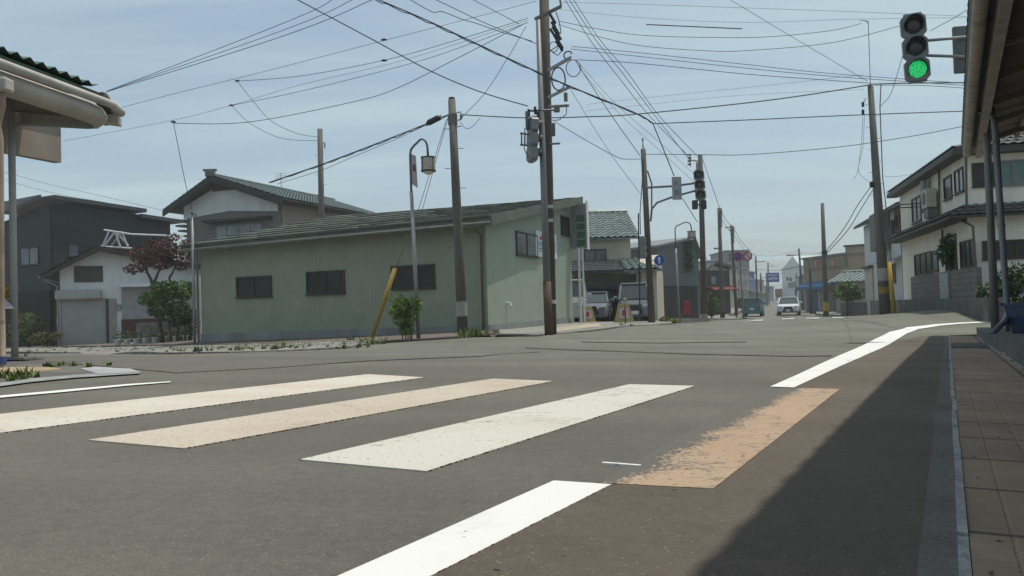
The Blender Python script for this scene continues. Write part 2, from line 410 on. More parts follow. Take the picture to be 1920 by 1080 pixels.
def tiled(mb, e0, e1, r1, r0, rows, pitch=0.27, amp=0.04, step=0.03, stagger=False, sub=4):
    """tiled roof slope: e0->e1 eave, r0->r1 top edge; rows stepped like roof tiles"""
    e0, e1, r1, r0 = map(Vector, (e0, e1, r1, r0)); nrm = (e1 - e0).cross(r0 - e0).normalized()
    if nrm.z < 0: nrm = -nrm
    W = max((e1 - e0).length, (r1 - r0).length); nu = max(2, int(W / pitch)) * sub
    k0 = len(mb.v)
    for r in range(rows):
        for e in (0, 1):
            v = (r + e) / rows
            for i in range(nu + 1):
                u = i / nu; ph = 0.5 if (stagger and r % 2) else 0.0
                w = math.cos(2 * math.pi * (i / sub + ph)); h = amp * (0.5 + 0.5 * w) if not stagger else (amp if (i + int(ph * sub)) % sub else -amp * 0.8)
                b = (e0 * (1 - u) + e1 * u) * (1 - v) + (r0 * (1 - u) + r1 * u) * v
                mb.v.append(b + nrm * (h + (step if e == 0 else 0.0)))
    for r in range(rows * 2 - 1):
        for i in range(nu):
            a = k0 + r * (nu + 1) + i; mb.f.append((a, a + 1, a + nu + 2, a + nu + 1))
    # slab under the tiles
    th = nrm * -0.09
    mb.hexa([e0 + th, e1 + th, r1 + th, r0 + th, e0, e1, r1, r0])
    return mb
def slab(mb, pts, th):
    return mb.prism(pts, (0, 0, th))
def quadleaves(mb, centers, size, rng):
    """leaf clumps: crossed quads of random turn"""
    for c in centers:
        a = Vector((rng.gauss(0, 1), rng.gauss(0, 1), rng.gauss(0, 0.6))).normalized(); b = a.cross(Vector((rng.gauss(0, 1), rng.gauss(0, 1), rng.gauss(0, 1)))).normalized()
        s = size * rng.uniform(0.6, 1.35); k = len(mb.v)
        mb.v += [c - a * s, c + b * s * 0.5, c + a * s, c - b * s * 0.5]; mb.f.append((k, k + 1, k + 2, k + 3))
def crown_pts(blobs, n, rng):
    out = []; vol = [b[3] * b[4] * b[5] for b in blobs]; tot = sum(vol)
    for b, v in zip(blobs, vol):
        for _ in range(int(n * v / tot)):
            while True:
                q = Vector((rng.uniform(-1, 1), rng.uniform(-1, 1), rng.uniform(-1, 1)))
                if 0.35 < q.length < 1: break
            if math.sin(q.x * 7 + b[0]) * math.sin(q.y * 6 + b[1]) * math.sin(q.z * 7) > 0.25: continue
            out.append(Vector((b[0] + q.x * b[3], b[1] + q.y * b[4], b[2] + q.z * b[5])))
    return out
def leafmat(name, c1, c2):
    m = M(name, c1, rough=0.6, var=0.35, scale=2.2, col2=c2, fine=0.35, fscale=9, spec=0.3); return m
def limb(p0, p1, r0, r1, mb, k=5, wob=0.06, rng=random):
    pts = []; p0 = Vector(p0); p1 = Vector(p1); L = (p1 - p0).length
    for i in range(k + 1):
        t = i / k; w = Vector((rng.uniform(-1, 1), rng.uniform(-1, 1), 0)) * wob * L * (0 if i in (0, k) else 1)
        pts.append(p0.lerp(p1, t) + w)
    mb.tube(pts, [r0 + (r1 - r0) * i / k for i in range(k + 1)], 7)
def text_mb(txt, size, origin, ux, uz, depth=0.004):
    """real letters as a mesh in the plane ux/uz, centred on origin"""
    cu = bpy.data.curves.new('lettering', 'FONT'); cu.body = txt; cu.size = size; cu.align_x = 'CENTER'; cu.align_y = 'CENTER'; cu.resolution_u = 2
    ob = bpy.data.objects.new('lettering', cu); COL.objects.link(ob)
    dg = bpy.context.evaluated_depsgraph_get(); me = bpy.data.meshes.new_from_object(ob.evaluated_get(dg))
    mb = MB(); ux = Vector(ux).normalized(); uz = Vector(uz).normalized(); o = Vector(origin)
    mb.add([o + ux * v.co.x + uz * v.co.y for v in me.vertices], [tuple(p.vertices) for p in me.polygons])
    bpy.data.objects.remove(ob); bpy.data.curves.remove(cu); bpy.data.meshes.remove(me); return mb

def flat_tiles(mb, e0, e1, r1, r0, rows, tw, th=.035, lift=.05, seed=1):
    """overlapping flat tiles, each a little board lifted at its lower edge, joints staggered"""
    rg_ = random.Random(seed); e0, e1, r1, r0 = map(Vector, (e0, e1, r1, r0)); nrm = (e1 - e0).cross(r0 - e0).normalized()
    if nrm.z < 0: nrm = -nrm
    W = (e1 - e0).length; n = int(W / tw)
    def pt(u, v): u = max(0, min(1, u)); return (e0 * (1 - u) + e1 * u) * (1 - v) + (r0 * (1 - u) + r1 * u) * v
    for r in range(rows):
        for i in range(n + 1):
            u0 = (i - (.5 if r % 2 else 0)) / n; u1 = u0 + .965 / n
            if u1 <= 0 or u0 >= 1: continue
            v0 = r / rows - .004; v1 = min(1, (r + 1.12) / rows); lf = lift + rg_.uniform(-.008, .01)
            a, b, c, d = pt(u0, v0), pt(u1, v0), pt(u1, v1), pt(u0, v1); up = nrm * lf; up2 = nrm * .008
            mb.hexa([a, b, c, d, a + up, b + up * rg_.uniform(.94, 1.05), c + up2, d + up2])
    t_ = nrm * -.09; mb.hexa([e0 + t_, e1 + t_, r1 + t_, r0 + t_, e0, e1, r1, r0])
# ---------------------------------------------------------------- palette
asphalt = M('asphalt', (0.144, 0.135, 0.112), rough=0.82, var=0.10, scale=0.35, bump=0.5, bscale=260, fine=0.30, fscale=240, detail=8, spec=0.4)
def road_wear(m, cracks=True):
    t = m.node_tree; L = t.links; bs = t.nodes['Principled BSDF']; src = bs.inputs['Base Color'].links[0].from_socket
    co = _node(t, 'ShaderNodeTexCoord')
    def nz(sc, scale, det=4, lo=.35, hi=.65, a=.9, b=1.1, rot=0.0, dist=0.0):
        mp_ = _node(t, 'ShaderNodeMapping'); mp_.inputs['Scale'].default_value = sc; mp_.inputs['Rotation'].default_value = (0, 0, rot); L.new(co.outputs['Object'], mp_.inputs[0])
        n = _node(t, 'ShaderNodeTexNoise', Scale=scale, Detail=det, Distortion=dist); L.new(mp_.outputs[0], n.inputs['Vector'])
        r = _node(t, 'ShaderNodeMapRange'); r.inputs[1].default_value = lo; r.inputs[2].default_value = hi; r.inputs[3].default_value = a; r.inputs[4].default_value = b; L.new(n.outputs['Fac'], r.inputs[0]); return r.outputs[0]
    def mul(a, b):
        v = _node(t, 'ShaderNodeVectorMath'); v.operation = 'SCALE'; L.new(a, v.inputs[0]); L.new(b, v.inputs['Scale']); return v.outputs[0]
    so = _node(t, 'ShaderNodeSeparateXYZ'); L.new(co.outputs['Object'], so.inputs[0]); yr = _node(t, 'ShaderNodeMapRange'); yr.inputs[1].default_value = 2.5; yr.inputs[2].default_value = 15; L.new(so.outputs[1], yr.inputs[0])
    if cracks:                                                                  # tint grows lighter and greener from near to far
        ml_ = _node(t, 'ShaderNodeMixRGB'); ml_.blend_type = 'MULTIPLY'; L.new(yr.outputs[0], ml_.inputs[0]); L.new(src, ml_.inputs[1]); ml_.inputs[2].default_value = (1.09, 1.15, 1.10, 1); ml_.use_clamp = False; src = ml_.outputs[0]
    o = mul(src, nz((.12, 1.0, 1), 1.1, 5, a=.88, b=1.10, rot=R(-12)))          # rolled bands along the cross street
    o = mul(o, nz((1, .10, 1), 1.4, 4, a=.92, b=1.07, rot=R(-26.7)))            # wheel lanes along the near road
    o = mul(o, nz((1, 1, 1), 26, 6, lo=.3, hi=.7, a=.90, b=1.10))
    v = _node(t, 'ShaderNodeTexVoronoi', Scale=130.0); L.new(co.outputs['Object'], v.inputs['Vector'])  # pale aggregate stones
    hs = _node(t, 'ShaderNodeSeparateColor'); L.new(v.outputs['Color'], hs.inputs[0])
    g1 = _node(t, 'ShaderNodeMath'); g1.operation = 'GREATER_THAN'; L.new(hs.outputs[0], g1.inputs[0]); g1.inputs[1].default_value = .965
    g2 = _node(t, 'ShaderNodeMath'); g2.operation = 'LESS_THAN'; L.new(v.outputs['Distance'], g2.inputs[0]); g2.inputs[1].default_value = .38
    g = _node(t, 'ShaderNodeMath'); g.operation = 'MULTIPLY'; L.new(g1.outputs[0], g.inputs[0]); L.new(g2.outputs[0], g.inputs[1])
    gm = _node(t, 'ShaderNodeMath'); gm.operation = 'MULTIPLY'; L.new(g.outputs[0], gm.inputs[0]); gm.inputs[1].default_value = .5
    mx = _node(t, 'ShaderNodeMixRGB'); L.new(gm.outputs[0], mx.inputs[0]); L.new(o, mx.inputs[1]); mx.inputs[2].default_value = (.36, .33, .26, 1); o = mx.outputs[0]
    if cracks:
        nd = _node(t, 'ShaderNodeTexNoise', Scale=1.6, Detail=6); L.new(co.outputs['Object'], nd.inputs['Vector'])
        ad = _node(t, 'ShaderNodeMixRGB'); ad.blend_type = 'ADD'; ad.inputs[0].default_value = .55; L.new(co.outputs['Object'], ad.inputs[1]); L.new(nd.outputs['Color'], ad.inputs[2])
        vc = _node(t, 'ShaderNodeTexVoronoi', Scale=.33); vc.feature = 'DISTANCE_TO_EDGE'; L.new(ad.outputs[0], vc.inputs['Vector'])
        lt = _node(t, 'ShaderNodeMath'); lt.operation = 'LESS_THAN'; L.new(vc.outputs['Distance'], lt.inputs[0]); lt.inputs[1].default_value = .0022
        gt = nz((1, 1, 1), .35, 2, lo=.52, hi=.58, a=0, b=.55)
        ml = _node(t, 'ShaderNodeMath'); ml.operation = 'MULTIPLY'; L.new(lt.outputs[0], ml.inputs[0]); L.new(gt, ml.inputs[1])
        m2 = _node(t, 'ShaderNodeMixRGB'); L.new(ml.outputs[0], m2.inputs[0]); L.new(o, m2.inputs[1]); m2.inputs[2].default_value = (.035, .033, .03, 1); o = m2.outputs[0]
    L.new(o, bs.inputs['Base Color'])
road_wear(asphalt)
asphalt_red = M('reddish_asphalt', (0.137, 0.113, 0.090), rough=0.85, var=0.13, scale=0.8, bump=0.5, bscale=260, fine=0.24, fscale=260, detail=8)
road_wear(asphalt_red, False)
dirt = M('dirt', (0.15, 0.12, 0.10), rough=0.95, var=0.3, scale=1.2, bump=0.6, bscale=30, fine=0.3, fscale=60)
concrete = M('concrete', (0.26, 0.25, 0.225), rough=0.88, var=0.2, scale=1.6, bump=0.3, bscale=60, fine=0.12, fscale=120)
concrete_dark = M('old_concrete', (0.14, 0.13, 0.12), rough=0.9, var=0.3, scale=2.0, bump=0.35, bscale=40, fine=0.15, fscale=90)
kerb_white = M('worn_kerb_paint', (0.30, 0.31, 0.30), rough=0.8, var=0.35, scale=7, bump=0.4, bscale=50, fine=0.2, fscale=120)
pole_conc = M('pole_concrete', (0.135, 0.125, 0.11), rough=0.8, var=0.28, scale=2.2, streak=True, fine=0.12, fscale=40)
pole_brown = M('weathered_brown_pole', (0.092, 0.078, 0.064), rough=0.8, var=0.35, scale=2.5, streak=True, fine=0.15, fscale=40)
steel = M('galvanised_steel', (0.30, 0.30, 0.30), rough=0.5, var=0.2, scale=3, metal=0.35, streak=True)
steel_dark = M('weathered_steel', (0.16, 0.16, 0.155), rough=0.6, var=0.3, scale=5, metal=0.3)
rubber = M('black_cable', (0.025, 0.025, 0.027), rough=0.6, var=0.1)
black = M('black_plastic', (0.02, 0.02, 0.022), rough=0.5, var=0.1)
white_paint = M('white_enamel', (0.66, 0.66, 0.64), rough=0.55, var=0.06, scale=3, streak=True)
yellow = M('yellow_plastic', (0.50, 0.33, 0.035), rough=0.55, var=0.2, scale=6, streak=True)
glass_dark = M('dark_window_glass', (0.030, 0.028, 0.026), rough=0.22, var=0.4, scale=1.3, spec=0.28)
glass_mid = glassmat('curtained_window_glass', (0.13, 0.15, 0.155), 0.15)
glass_blue = glassmat('pale_curtain_glass', (0.22, 0.26, 0.29), 0.2)
frame_dark = M('bronze_window_frame', (0.045, 0.038, 0.033), rough=0.45, var=0.15)
frame_grey = M('grey_window_frame', (0.18, 0.18, 0.18), rough=0.45, var=0.1, metal=0.3)
frame_brown = M('brown_window_frame', (0.07, 0.045, 0.032), rough=0.5, var=0.2)

# ---------------------------------------------------------------- ground, roads, pavements
def gy(Y0, Y1, k):
    out = [Y0]
    while out[-1] < Y1: out.append(out[-1] + max(0.5, abs(out[-1]) * k))
    return out
ys = [-60, -30, -15, -8] + gy(-5, 3500, 0.06); xs = [-v for v in gy(0, 3000, 0.09)[1:]][::-1] + gy(0, 3000, 0.09)
mb = MB(); mb.v = [Vector((x, y, G(x, y) - 0.06 - 0.0011 * max(0, min(y, 60)) * (1 if y < 90 else 1))) for y in ys for x in xs]
nx = len(xs); mb.f = [(j * nx + i, j * nx + i + 1, (j + 1) * nx + i + 1, (j + 1) * nx + i) for j in range(len(ys) - 1) for i in range(nx - 1)]
mb.uv = [(v.x, v.y) for v in mb.v]
mb.build('ground', dirt)['kind'] = 'structure'

def gpx(*pts): return [tuple(GP(a, b).xy) for a, b in pts]
RL = (16.3, 62); 
road_poly = [(-60, -8), (9, -8)] + [tuple(RC(s, -0.02).xy) for s in (6, 14, 20.6)] + \
    [(12.5, 19.5), (40, 17), (60, 18), (60, 31), (27, 33.5), (20.6, 36), (19.6, 45)]
far_side = gpx((0, 663), (180, 664), (320, 665), (500, 660), (650, 654), (700, 645), (880, 633), (1010, 631), (1080, 624), (1180, 612), (1260, 607), (1330, 603)) + [tuple(P(1383, 600, 58).xy), tuple(P(1405, 596, 66).xy)]
street_r = [(23.6, 60), (25.2, 72), (41, 120), (61, 180), (85, 255), (112, 340)]
street_l = [(104, 340), (77, 255), (53, 180), (34, 120), (19.0, 74)]
road_poly = road_poly + street_r + street_l + far_side[::-1] + [(-60, 33)]
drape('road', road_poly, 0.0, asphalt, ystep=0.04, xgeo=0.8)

# reddish shoulder beside the near kerb, and the left mouth of the side road
sh = [tuple(RC(s, 0.03).xy) for s in (-3, 5, 12, 19.8)] + [tuple(RC(s, n).xy) for s, n in ((19.9, 0.5), (17, 0.84), (12, 0.87), (5, 0.87), (-3, 0.87))]
drape('shoulder', sh, 0.002, asphalt_red)
drape('gutter_strip', [tuple(RC(s, 0.0).xy) for s in (-3, 6, 13, 19.8)] + [tuple(RC(s, 0.065).xy) for s in (19.8, 13, 6, -3)], 0.004, concrete_dark)
drape('side_road_mouth', gpx((-160, 672), (120, 668), (420, 668), (640, 668), (700, 676), (520, 690), (330, 700), (300, 697), (200, 688), (60, 676), (-160, 680)), 0.003, M('side_road_asphalt', (0.138, 0.126, 0.106), rough=.85, var=.14, scale=.8, bump=.4, bscale=200, fine=.2, fscale=200, detail=8))
# kerb of the right pavement: a low painted concrete edging
mb = MB(); rg = random.Random(3); s = -3.0
while s < 19.7:
    L_ = 0.62; e = min(s + L_ - 0.012, 19.75); j = rg.uniform(-0.003, 0.003)
    q = [RC(s, -0.021 + j), RC(e, -0.021 + j), RC(e, -0.001 + j), RC(s, -0.001 + j)]
    mb.prism([v + Vector((0, 0, -0.05)) for v in q], (0, 0, 0.066 + rg.uniform(-0.003, 0.003))); s += L_
mb.build('kerb', kerb_white)['kind'] = 'structure'
tile_mat = brickmat('reddish_paving_tiles', (0.36, 0.26, 0.18), (0.26, 0.19, 0.135), (0.10, 0.075, 0.06), 0.5, 0.46, 0.012, offset=0.0, bump=0.5)
t = tile_mat.node_tree; L = t.links; bs = t.nodes['Principled BSDF']           # raised guide bars on the tiles
co = _node(t, 'ShaderNodeTexCoord'); mp_ = _node(t, 'ShaderNodeMapping'); mp_.inputs['Scale'].default_value = (1, 1, 1); L.new(co.outputs['UV'], mp_.inputs[0])
b2 = _node(t, 'ShaderNodeTexBrick'); b2.offset = 0.0; b2.inputs['Scale'].default_value = 1; b2.inputs['Brick Width'].default_value = 0.033; b2.inputs['Row Height'].default_value = 0.1; b2.inputs['Mortar Size'].default_value = 0.006; b2.inputs['Mortar Smooth'].default_value = 0.6
L.new(mp_.outputs[0], b2.inputs['Vector'])
bp0 = [n for n in t.nodes if n.type == 'BUMP'][0]; bp2 = _node(t, 'ShaderNodeBump', Strength=0.5, Distance=0.006); bp2.invert = True
L.new(b2.outputs['Fac'], bp2.inputs['Height']); L.new(bp0.outputs[0], bp2.inputs['Normal']); L.new(bp2.outputs[0], bs.inputs['Normal'])
def sn(x, y): return (x * DV.x + y * DV.y, x * NV.x + y * NV.y)
drape('pavement', [tuple(RC(s, -0.022).xy) for s in (-3, 6, 13, 19.7)] + [tuple(RC(s, -0.56).xy) for s in (19.7, 13, 6, -3)], 0.012, tile_mat, uvf=sn, ystep=0.08)
drape('drain_grating', [tuple(RC(s, n).xy) for s, n in ((13.0, -0.03), (15.2, -0.03), (15.2, -0.5), (13.0, -0.5))], 0.02, brickmat('drain_grating_grey', (0.13, 0.15, 0.16), (0.10, 0.12, 0.13), (0.03, 0.03, 0.03), 0.30, 0.08, 0.02))
# raised floor of the arcade
st = [tuple(RC(s, -0.52).xy) for s in (-3, 6, 13, 20.2)] + [tuple(RC(s, -3.4).xy) for s in (20.2, 13, 6, -3)]
skirt('arcade_floor', st, 0.175, concrete_dark)
mb = MB(); rg = random.Random(5); s = 1.0                               # broken pale mortar fillet at its foot
while s < 19.8:
    L_ = rg.uniform(0.15, 0.7); w = rg.uniform(0.012, 0.03)
    q = [RC(s, -0.522), RC(s + L_, -0.522), RC(s + L_, -0.522 + w), RC(s, -0.522 + w)]
    mb.prism([v + Vector((0, 0, -0.02)) for v in q], (0, 0, 0.035 + rg.uniform(0.01, 0.03))); s += L_ + rg.uniform(0.02, 0.4)
mb.build('mortar_fillet', kerb_white)['kind'] = 'structure'

# painted markings (each its own sheet)
mark_white = paint('fresh_line_paint', (0.80, 0.80, 0.77), (0.45, 0.43, 0.38), -0.12, wear=0.0, crack=0.9, seed=1)
mark_s1 = paint('dusty_stripe_paint', (0.62, 0.58, 0.50), (0.54, 0.43, 0.33), 0.25, wear=0.30, crack=0.9, seed=4)
mark_s2 = paint('peach_stained_stripe_paint', (0.56, 0.505, 0.42), (0.48, 0.38, 0.285), 0.38, wear=0.34, crack=1.2, seed=8)
mark_s3 = paint('pale_stripe_paint', (0.61, 0.59, 0.52), (0.53, 0.49, 0.40), 0.05, wear=0.25, crack=2.0, seed=13)
mark_s4 = paint('worn_orange_stripe_paint', (0.47, 0.37, 0.26), (0.43, 0.285, 0.185), 0.55, wear=0.36, crack=2.4, seed=21, wear_u=True)
mark_old = M('old_line_paint', (0.42, 0.41, 0.37), rough=.8, var=.3, scale=2.5)
def strip(name, corners, mat, off=0.004, jag=0.0):
    """corners: near-outer, far-outer, far-inner, near-inner pixels; u runs outer->inner"""
    c = [Vector(GP(a, b).xy) for a, b in corners]
    ax = (c[1] - c[0]).normalized(); w = (c[3] - c[0]); wl = abs(w.x * -ax.y + w.y * ax.x)
    sg = 1 if (w.x * -ax.y + w.y * ax.x) > 0 else -1
    def uvf(x, y):
        d = Vector((x, y)) - c[0]; return (sg * (d.x * -ax.y + d.y * ax.x) / wl, d.dot(ax))
    return drape(name, [tuple(v) for v in c], off, mat, uvf=uvf, ystep=0.03, ymin=0.25)
strip('crosswalk_stripe', [(1338, 919), (1575, 731), (1440, 728), (1120, 908)], mark_s4)
strip('crosswalk_stripe', [(800, 886), (1303, 725), (1180, 722), (562, 864)], mark_s3)
strip('crosswalk_stripe', [(345, 843), (1038, 716), (918, 711), (165, 827)], mark_s2)
strip('crosswalk_stripe', [(-150, 833), (797, 709), (690, 703), (-280, 808)], mark_s1)
strip('edge_line', [(1146, 911), (600, 1190), (395, 1190), (1038, 904)], mark_white)
strip('paint_dash', [(1200, 877), (1203, 875.3), (1131, 869.6), (1128, 871.4)], mark_white, 0.006)
# far edge line: straight piece, then curving round the corner to the right
def ribbon(name, L_, R_, mat, off=0.006):
    a = [Vector(GP(*p).xy) for p in L_]; b = [Vector(GP(*p).xy) for p in R_]
    mb = MB(); n = len(a); uv = []
    for i in range(n - 1):
        K = 6
        for k in range(K + (1 if i == n - 2 else 0)):
            t = k / K; 
            for q, u in ((a[i].lerp(a[i + 1], t), 1), (b[i].lerp(b[i + 1], t), 0)):
                mb.v.append(Vector((q.x, q.y, G(q.x, q.y) + off + 0.0003 * q.y))); uv.append((0.15 + 0.7 * u, i + t))
    m = len(mb.v) // 2
    for i in range(m - 1):
        f = (2 * i, 2 * i + 1, 2 * i + 3, 2 * i + 2)
        mb.f.append(f if (mb.v[f[1]] - mb.v[f[0]]).cross(mb.v[f[2]] - mb.v[f[0]]).z > 0 else f[::-1])
    mb.uv = uv; o = mb.build(name, mat); o['kind'] = 'structure'; return o
ribbon('edge_line', [(1444, 727), (1500, 702), (1560, 674), (1610, 652), (1640, 637), (1668, 623), (1700, 614.5), (1750, 609), (1800, 605.5), (1862, 602.5)],
       [(1489, 728.5), (1546, 702), (1610, 673), (1648, 656), (1678, 640), (1700, 626), (1722, 617.5), (1760, 611.5), (1800, 607.8), (1862, 604.6)], mark_white)
ribbon('edge_line', [(-60, 749), (0, 744), (120, 733), (240, 722), (320, 717)], [(-60, 753.5), (0, 748), (120, 737), (240, 725), (320, 718.5)], mark_white)
for nm, q in (('lane_line', [(1382, 604.5), (1400, 603), (1432, 599.5), (1430, 602.5)]),
              ('lane_line', [(1466, 600), (1466, 597.5), (1489, 597), (1489, 599.7)]), ('lane_line', [(1512, 598.5), (1512, 596), (1536, 595.8), (1536, 598.6)]),
              ('lane_line', [(1560, 597.7), (1560, 595.6), (1583, 595.4), (1583, 597.5)])):
    c = [tuple(GP(a, b).xy) for a, b in q]; drape(nm, c, 0.012, mark_old, ymin=1.0)
def lane(name, pts, w):
    for (a, b) in pts:
        A = Vector(a); B = Vector(b); d = (B - A).normalized(); n = Vector((-d.y, d.x)) * w / 2
        o = drape(name, [tuple(A - n), tuple(B - n), tuple(B + n), tuple(A + n)], 0.014, mark_white if w > 0.16 else mark_old, ymin=1.5)
ctr = [(Vector(a) + Vector(b)) / 2 for a, b in zip([(17.4, 66), (19.9, 76), (34, 120), (53, 180), (77, 255)], [(24.6, 66), (26.4, 76), (41, 120), (61, 180), (85, 255)])]
lane('centre_line', [(ctr[0], ctr[1]), (ctr[1].lerp(ctr[2], .1), ctr[1].lerp(ctr[2], .28)), (ctr[1].lerp(ctr[2], .45), ctr[1].lerp(ctr[2], .65)), (ctr[2], ctr[2].lerp(ctr[3], .4))], 0.2)
lane('edge_line', [((17.1, 62), (19.9, 75)), ((19.9, 75), (34.9, 120)), ((34.9, 120), (53.9, 180)), ((53.9, 180), (77.9, 255))], 0.17)
lane('edge_line', [((22.9, 62), (24.6, 75)), ((24.6, 75), (39.9, 120)), ((39.9, 120), (60, 180))], 0.17)

# gravel and weedy verge in front of the green hall, darker dirt behind it
gravel = M('pale_gravel', (0.235, 0.225, 0.20), rough=0.95, var=0.3, scale=3, bump=0.9, bscale=22, fine=0.45, fscale=26)
drape('gravel_verge', gpx((-180, 661), (0, 660), (150, 662), (300, 663), (430, 661.5), (560, 657), (660, 650), (700, 642), (560, 643.5), (400, 648), (200, 652), (60, 653), (-180, 654)), 0.012, gravel)
drape('dirt_strip', gpx((-180, 652.5), (100, 650), (380, 647), (560, 642.5), (700, 641), (860, 632.5), (925, 626), (915, 619), (640, 631), (378, 638), (150, 643), (-180, 646)), 0.006, dirt)
drape('forecourt', gpx((925, 626.5), (1010, 629), (1085, 622), (1180, 611), (1260, 606), (1260, 600), (1215, 597), (1085, 602), (1072, 606), (940, 618)), 0.012, concrete)
drape('forecourt_patch', gpx((1010, 626), (1075, 619), (1130, 613), (1120, 608), (1085, 610), (1035, 617)), 0.020, M('warm_concrete', (0.42, 0.36, 0.27), var=0.2, scale=1.2))
fs = M('far_pavement', (0.23, 0.22, 0.2), var=0.2, scale=0.7)
skirt('far_pavement', [tuple(P(1240, 603, 40).xy), tuple(P(1330, 603, 44).xy), (16.2, 61), (18.2, 74), (33.4, 120), (52, 180), (49, 180), (29, 120), (13, 74), (9, 60), tuple(P(1235, 598, 47).xy)], 0.12, fs)
skirt('far_pavement', [(24.4, 60.5), (28, 54), (20.8, 45.5), (21.2, 37.5), (28, 34.5), (45, 33), (45, 70), (30, 75), (45, 120), (66, 180), (62, 180), (41.7, 120), (26, 74)], 0.12, fs)
# left corner pavement with its pale kerb and spilt sand
drape('left_pavement', gpx((-200, 742), (0, 726), (60, 717), (150, 708), (262, 702.5), (240, 694), (150, 686), (70, 678), (-200, 670)), 0.008, concrete_dark)
ribbon('kerb', [(-200, 739), (0, 721), (60, 712.5), (140, 705.5), (200, 702), (266, 699)], [(-200, 745), (0, 727.5), (60, 719), (140, 711), (200, 707), (262, 703)], kerb_white, 0.010)
drape('kerb_apron', gpx((150, 694), (185, 705), (225, 703.5), (264, 701), (245, 694.5), (180, 691)), 0.013, M('worn_concrete_apron', (0.34, 0.35, 0.35), var=0.25, scale=2))
drape('sand_patch', gpx((-60, 712), (10, 704), (60, 700), (118, 695), (90, 691), (30, 691), (-60, 696)), 0.012, M('spilt_sand', (0.46, 0.33, 0.19), rough=0.95, var=0.25, scale=1.5, col2=(0.34, 0.27, 0.18), fine=0.25, fscale=50))
# weeds on the verge: stuff
rg = random.Random(11); mb = MB()
def tuft(p, h, n, w=0.02):
    for _ in range(n):
        an = rg.uniform(0, 6.28); ln = rg.uniform(0.2, 0.7) * h; b = p + Vector((rg.uniform(-1, 1), rg.uniform(-1, 1), 0)) * h * 0.35
        tip = b + Vector((math.cos(an) * ln, math.sin(an) * ln, h * rg.uniform(0.5, 1))); sd_ = Vector((-math.sin(an), math.cos(an), 0)) * w
        mb.add([b - sd_, b + sd_, tip], [(0, 1, 2)])
for _ in range(130):
    x = rg.choice([rg.uniform(0, 700), rg.uniform(60, 560), rg.gauss(480, 90)]); px = max(-50, min(690, x))
    top = 653 - (0 if px < 380 else (px - 380) * 0.03); p = GP(px, rg.uniform(top, top + 9)); tuft(OG(p.x, p.y), rg.uniform(0.04, 0.15), 9)
for px, py, h in ((95, 690, .06), (143, 689, .06), (878, 632, .3), (872, 634, .22), (888, 631, .2), (925, 626, .15), (1255, 604, .2), (10, 712, .09), (4, 708, .10), (18, 716, .06), (700, 646, .2), (1175, 611, .15)):
    p = GP(px, py); 
    for _ in range(4): tuft(OG(p.x + rg.uniform(-.2, .2), p.y + rg.uniform(-.2, .2)), h, 12)
o = mb.build('grass', leafmat('weed_green', (0.07, 0.11, 0.025), (0.16, 0.2, 0.06))); tag(o, 'short green weeds growing through the pale gravel verge', 'grass', kind='stuff')
rg = random.Random(19); mb = MB()                                        # loose stones of the verge
for _ in range(1500):
    px = rg.uniform(-100, 690); top = 652.5 - (0 if px < 380 else (px - 380) * 0.03); p = GP(px, rg.uniform(top, top + 9.5)); r = rg.uniform(0.01, 0.028)
    c = OG(p.x, p.y, 0.05 + r * 0.3); mb.add([c + Vector((rg.uniform(-1, 1), rg.uniform(-1, 1), rg.uniform(0, .8))) * r * 1.6 for _ in range(4)], [(0, 1, 2), (0, 2, 3), (0, 3, 1), (1, 3, 2)])
tag(mb.build('loose_gravel', M('gravel_stones', (0.29, 0.28, 0.255), var=0.3, scale=20)), 'loose pale stones scattered on the roadside verge', 'gravel', kind='stuff')

# ---------------------------------------------------------------- green hall
tile_green = M('mossy_green_roof_tiles', (0.105, 0.116, 0.098), rough=0.75, var=0.12, scale=1.6, fine=0.10, fscale=7, col2=(0.135, 0.148, 0.125), spec=0.12)
green_side = corrugated('green_corrugated_siding', (0.275, 0.305, 0.225), pitch=0.13, amp=0.6)
green_end = corrugated('pale_green_siding', (0.30, 0.35, 0.285), pitch=0.46, amp=0.2, var=0.06)
A0 = P(377, 560, 28.3); B0 = P(913, 520, 24.8); K0 = P(1072, 500, 33.0)
fr = Face(A0, B0); vdir = (Vector((K0.x, K0.y, 0)) - fr.B); vdir = fr.n * -1
dep = 8.7; K1 = fr.B + vdir * dep; en = Face(fr.B, K1)
zb = min(G(*fr.A.xy), G(*fr.B.xy), G(*K1.xy)) - 0.3
zE = P(905, 413, 24.8).z; zR = P(1072, 379, 33.0).z
hall = thing('corrugated_hall', Vector((B0.x, B0.y, G(B0.x, B0.y))), 'long green corrugated metal hall with a mossy shed roof behind the roadside poles', 'building')
W = fr.w
pf = [fr.pt(0, zb), fr.pt(W, zb), fr.pt(W, zE), fr.pt(0, zE - .26)]; pb = [p + vdir * dep for p in pf]; pb[2].z = zR; pb[3].z = zR
wl = MB(); wl.add(pf + pb, [(0, 1, 2, 3), (5, 4, 7, 6), (4, 0, 3, 7), (3, 2, 6, 7)]); wl.build('wall', green_side, hall)
we = MB(); we.add([pf[1], pb[1], pb[2], pf[2]], [(0, 1, 2, 3)]); we.build('end_wall', green_end, hall, label='paler green end wall with wide panels')
ft = MB(); zf0 = fr.at(380, 626)[1]; zf1 = fr.at(905, 609)[1]
ft.hexa([fr.pt(-.02, zb, 0), fr.pt(W + .02, zb, 0), fr.pt(W + .02, zb, .035), fr.pt(-.02, zb, .035), fr.pt(-.02, zf0, 0), fr.pt(W + .02, zf1, 0), fr.pt(W + .02, zf1, .035), fr.pt(-.02, zf0, .035)])
zf2 = G(*K1.xy) + 0.25
